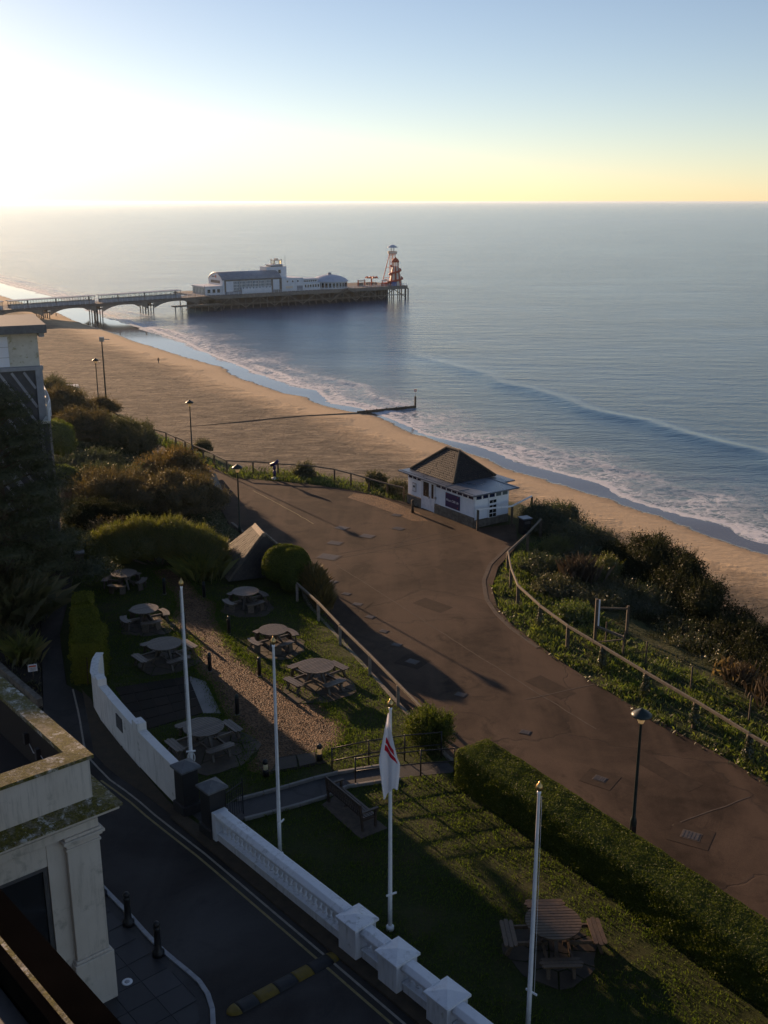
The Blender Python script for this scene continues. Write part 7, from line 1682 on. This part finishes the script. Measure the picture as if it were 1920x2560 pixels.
tag(fast('grass', V, F, 'grass_blade'), 'ragged grass creeping over the gravel edges', 'grass', kind='stuff')
def gz_arr(px, py):
    ins_ = inpoly(px, py, PLAT); return np.where(ins_, ROAD - 0.10, slope_z(seg_dist(px, py, EDGE)))
VR = [(5.95, 54.1), (5.95, 51.3), (6.45, 48.8), (8.0, 44.9), (9.4, 42.0), (10.9, 39.2), (12.2, 37.1), (14.0, 34.0), (18, 27), (19, 29), (18.5, 34), (16.4, 39), (14.2, 43), (12.5, 46.6), (11.0, 50), (10.8, 56), (10.6, 60), (9.6, 63), (8.6, 61.5), (6.8, 57.4)]
grass('grass', 'rough bright grass along the cliff rail right of the promenade', VR, 80000, 0.26, 0.022, 'verge_grass', 0, (), 0.9, gz_arr, -0.15)
grass('grass', 'low weeds edging the tarmac by the cliff rail', [(5.7, 54.0), (5.7, 51.2), (6.3, 48.6), (7.8, 44.8), (9.2, 41.8), (10.7, 38.9), (12.0, 36.8), (13.8, 33.8), (17.8, 26.8), (18.4, 27.6), (14.8, 34.2), (12.9, 37.4), (11.5, 39.6), (10.0, 42.4), (8.6, 45.2), (7.1, 49.1), (6.7, 51.5), (6.6, 54.1)], 30000, 0.16, 0.05, 'slope_leaf', ROAD - 0.05, (), 1.0, None, 0.1)
VL = [(-31, 107.5), (-20.6, 91.0), (-15.4, 83.8), (-13.0, 80.7), (-11.6, 78.2), (-8.0, 77.1), (-5.8, 76.4), (-1.9, 74.4), (1.0, 71.8), (1.9, 73.9), (-1.7, 76.6), (-5.9, 80.0), (-12.6, 81.2), (-18.6, 90.8), (-24.5, 98.5), (-31, 109)]
grass('grass', 'bright sunlit grass strip under the cliff fence beside the kiosk', VL, 60000, 0.34, 0.03, 'verge_grass', ROAD - 0.1, (), 0.8)
grass('grass', 'dry straw-coloured grass below the wire fence', [(14.5, 43.5), (19.5, 34), (20.5, 38), (17.0, 46)], 9000, 0.6, 0.03, 'dry_grass', 0, (), 0.9, gz_arr, 0.1)
grass('grass', 'weeds and ground cover in the shaded flower bed', [(-13.8, 38.4), (-18.4, 53), (-20, 58), (-26, 60), (-24, 46), (-17, 40)], 22000, 0.18, 0.05, 'olive_leaf', 0, (), 1.0, None, 0.2)
def wild(name, label, poly, n, m):
    xs = [p[0] for p in poly]; ys = [p[1] for p in poly]; px = rng.uniform(min(xs), max(xs), n); py = rng.uniform(min(ys), max(ys), n); k = inpoly(px, py, poly); px, py = px[k], py[k]
    P = np.c_[px, py, 0.15 + 0.25*wobble(px, py, 1.1, 1.0) + rng.uniform(0, 0.25, len(px))]; V, F = leaf_quads(P, np.tile([0, 0, 1.0], (len(P), 1)), 0.14, 0.08, 1.2); o = fast(name, V, F, m); tag(o, label, 'ground cover', kind='stuff')
wild('undergrowth', 'leafy undergrowth covering the bank between the shrubs', [(-17.6, 57.3), (-21, 65.5), (-27.4, 84), (-23.2, 88.4), (-20.3, 85.8), (-13.7, 73.7), (-11.7, 69.1), (-10.1, 63.8), (-8.5, 60), (-10, 58)], 42000, 'olive_leaf')
IV = [(9.85, 43.75), (11.15, 41.0), (12.5, 38.3), (13.75, 35.6), (7.75, 48.7)]
for i, (x, y) in enumerate(IV):
    lab = ('ivy clump on the cliff rail post nearest the timber gate', 'ivy clump on the cliff rail post below the gate', 'ivy clump on the cliff rail post above the hooded lamp', 'ivy clump on the cliff rail post nearest the picture edge', 'thin ivy on the cliff rail post past the bend')[i]
    t = thing('ivy', lab, 'ivy', (x, y, ROAD - 0.1), 0, 'ivy on the cliff rail posts')
    foliage('leaves', [(0, 0, 0.35, 0.22, 0.22, 0.4), (0.02, 0, 0.8, 0.16, 0.16, 0.35)], 700 if i < 4 else 350, 'slope_leaf', t, (0.09, 0.07), 0, 0.55)

# ------------------------------------------------------------------ haze over sea and land
m, nt, out = nodes('sea_haze')
pv = nt.nodes.new('ShaderNodeVolumePrincipled'); pv.inputs['Color'].default_value = (0.72, 0.86, 1.0, 1); pv.inputs['Density'].default_value = HAZE_DENSITY; pv.inputs['Anisotropy'].default_value = HAZE_G
nt.links.new(pv.outputs[0], out.inputs['Volume'])
hb2 = MB().b(-84000, 84000, -3000, 84000, -34, 22.5).obj('haze', 'sea_haze'); tag(hb2, 'thin pale sea haze filling the air', 'haze', kind='stuff')
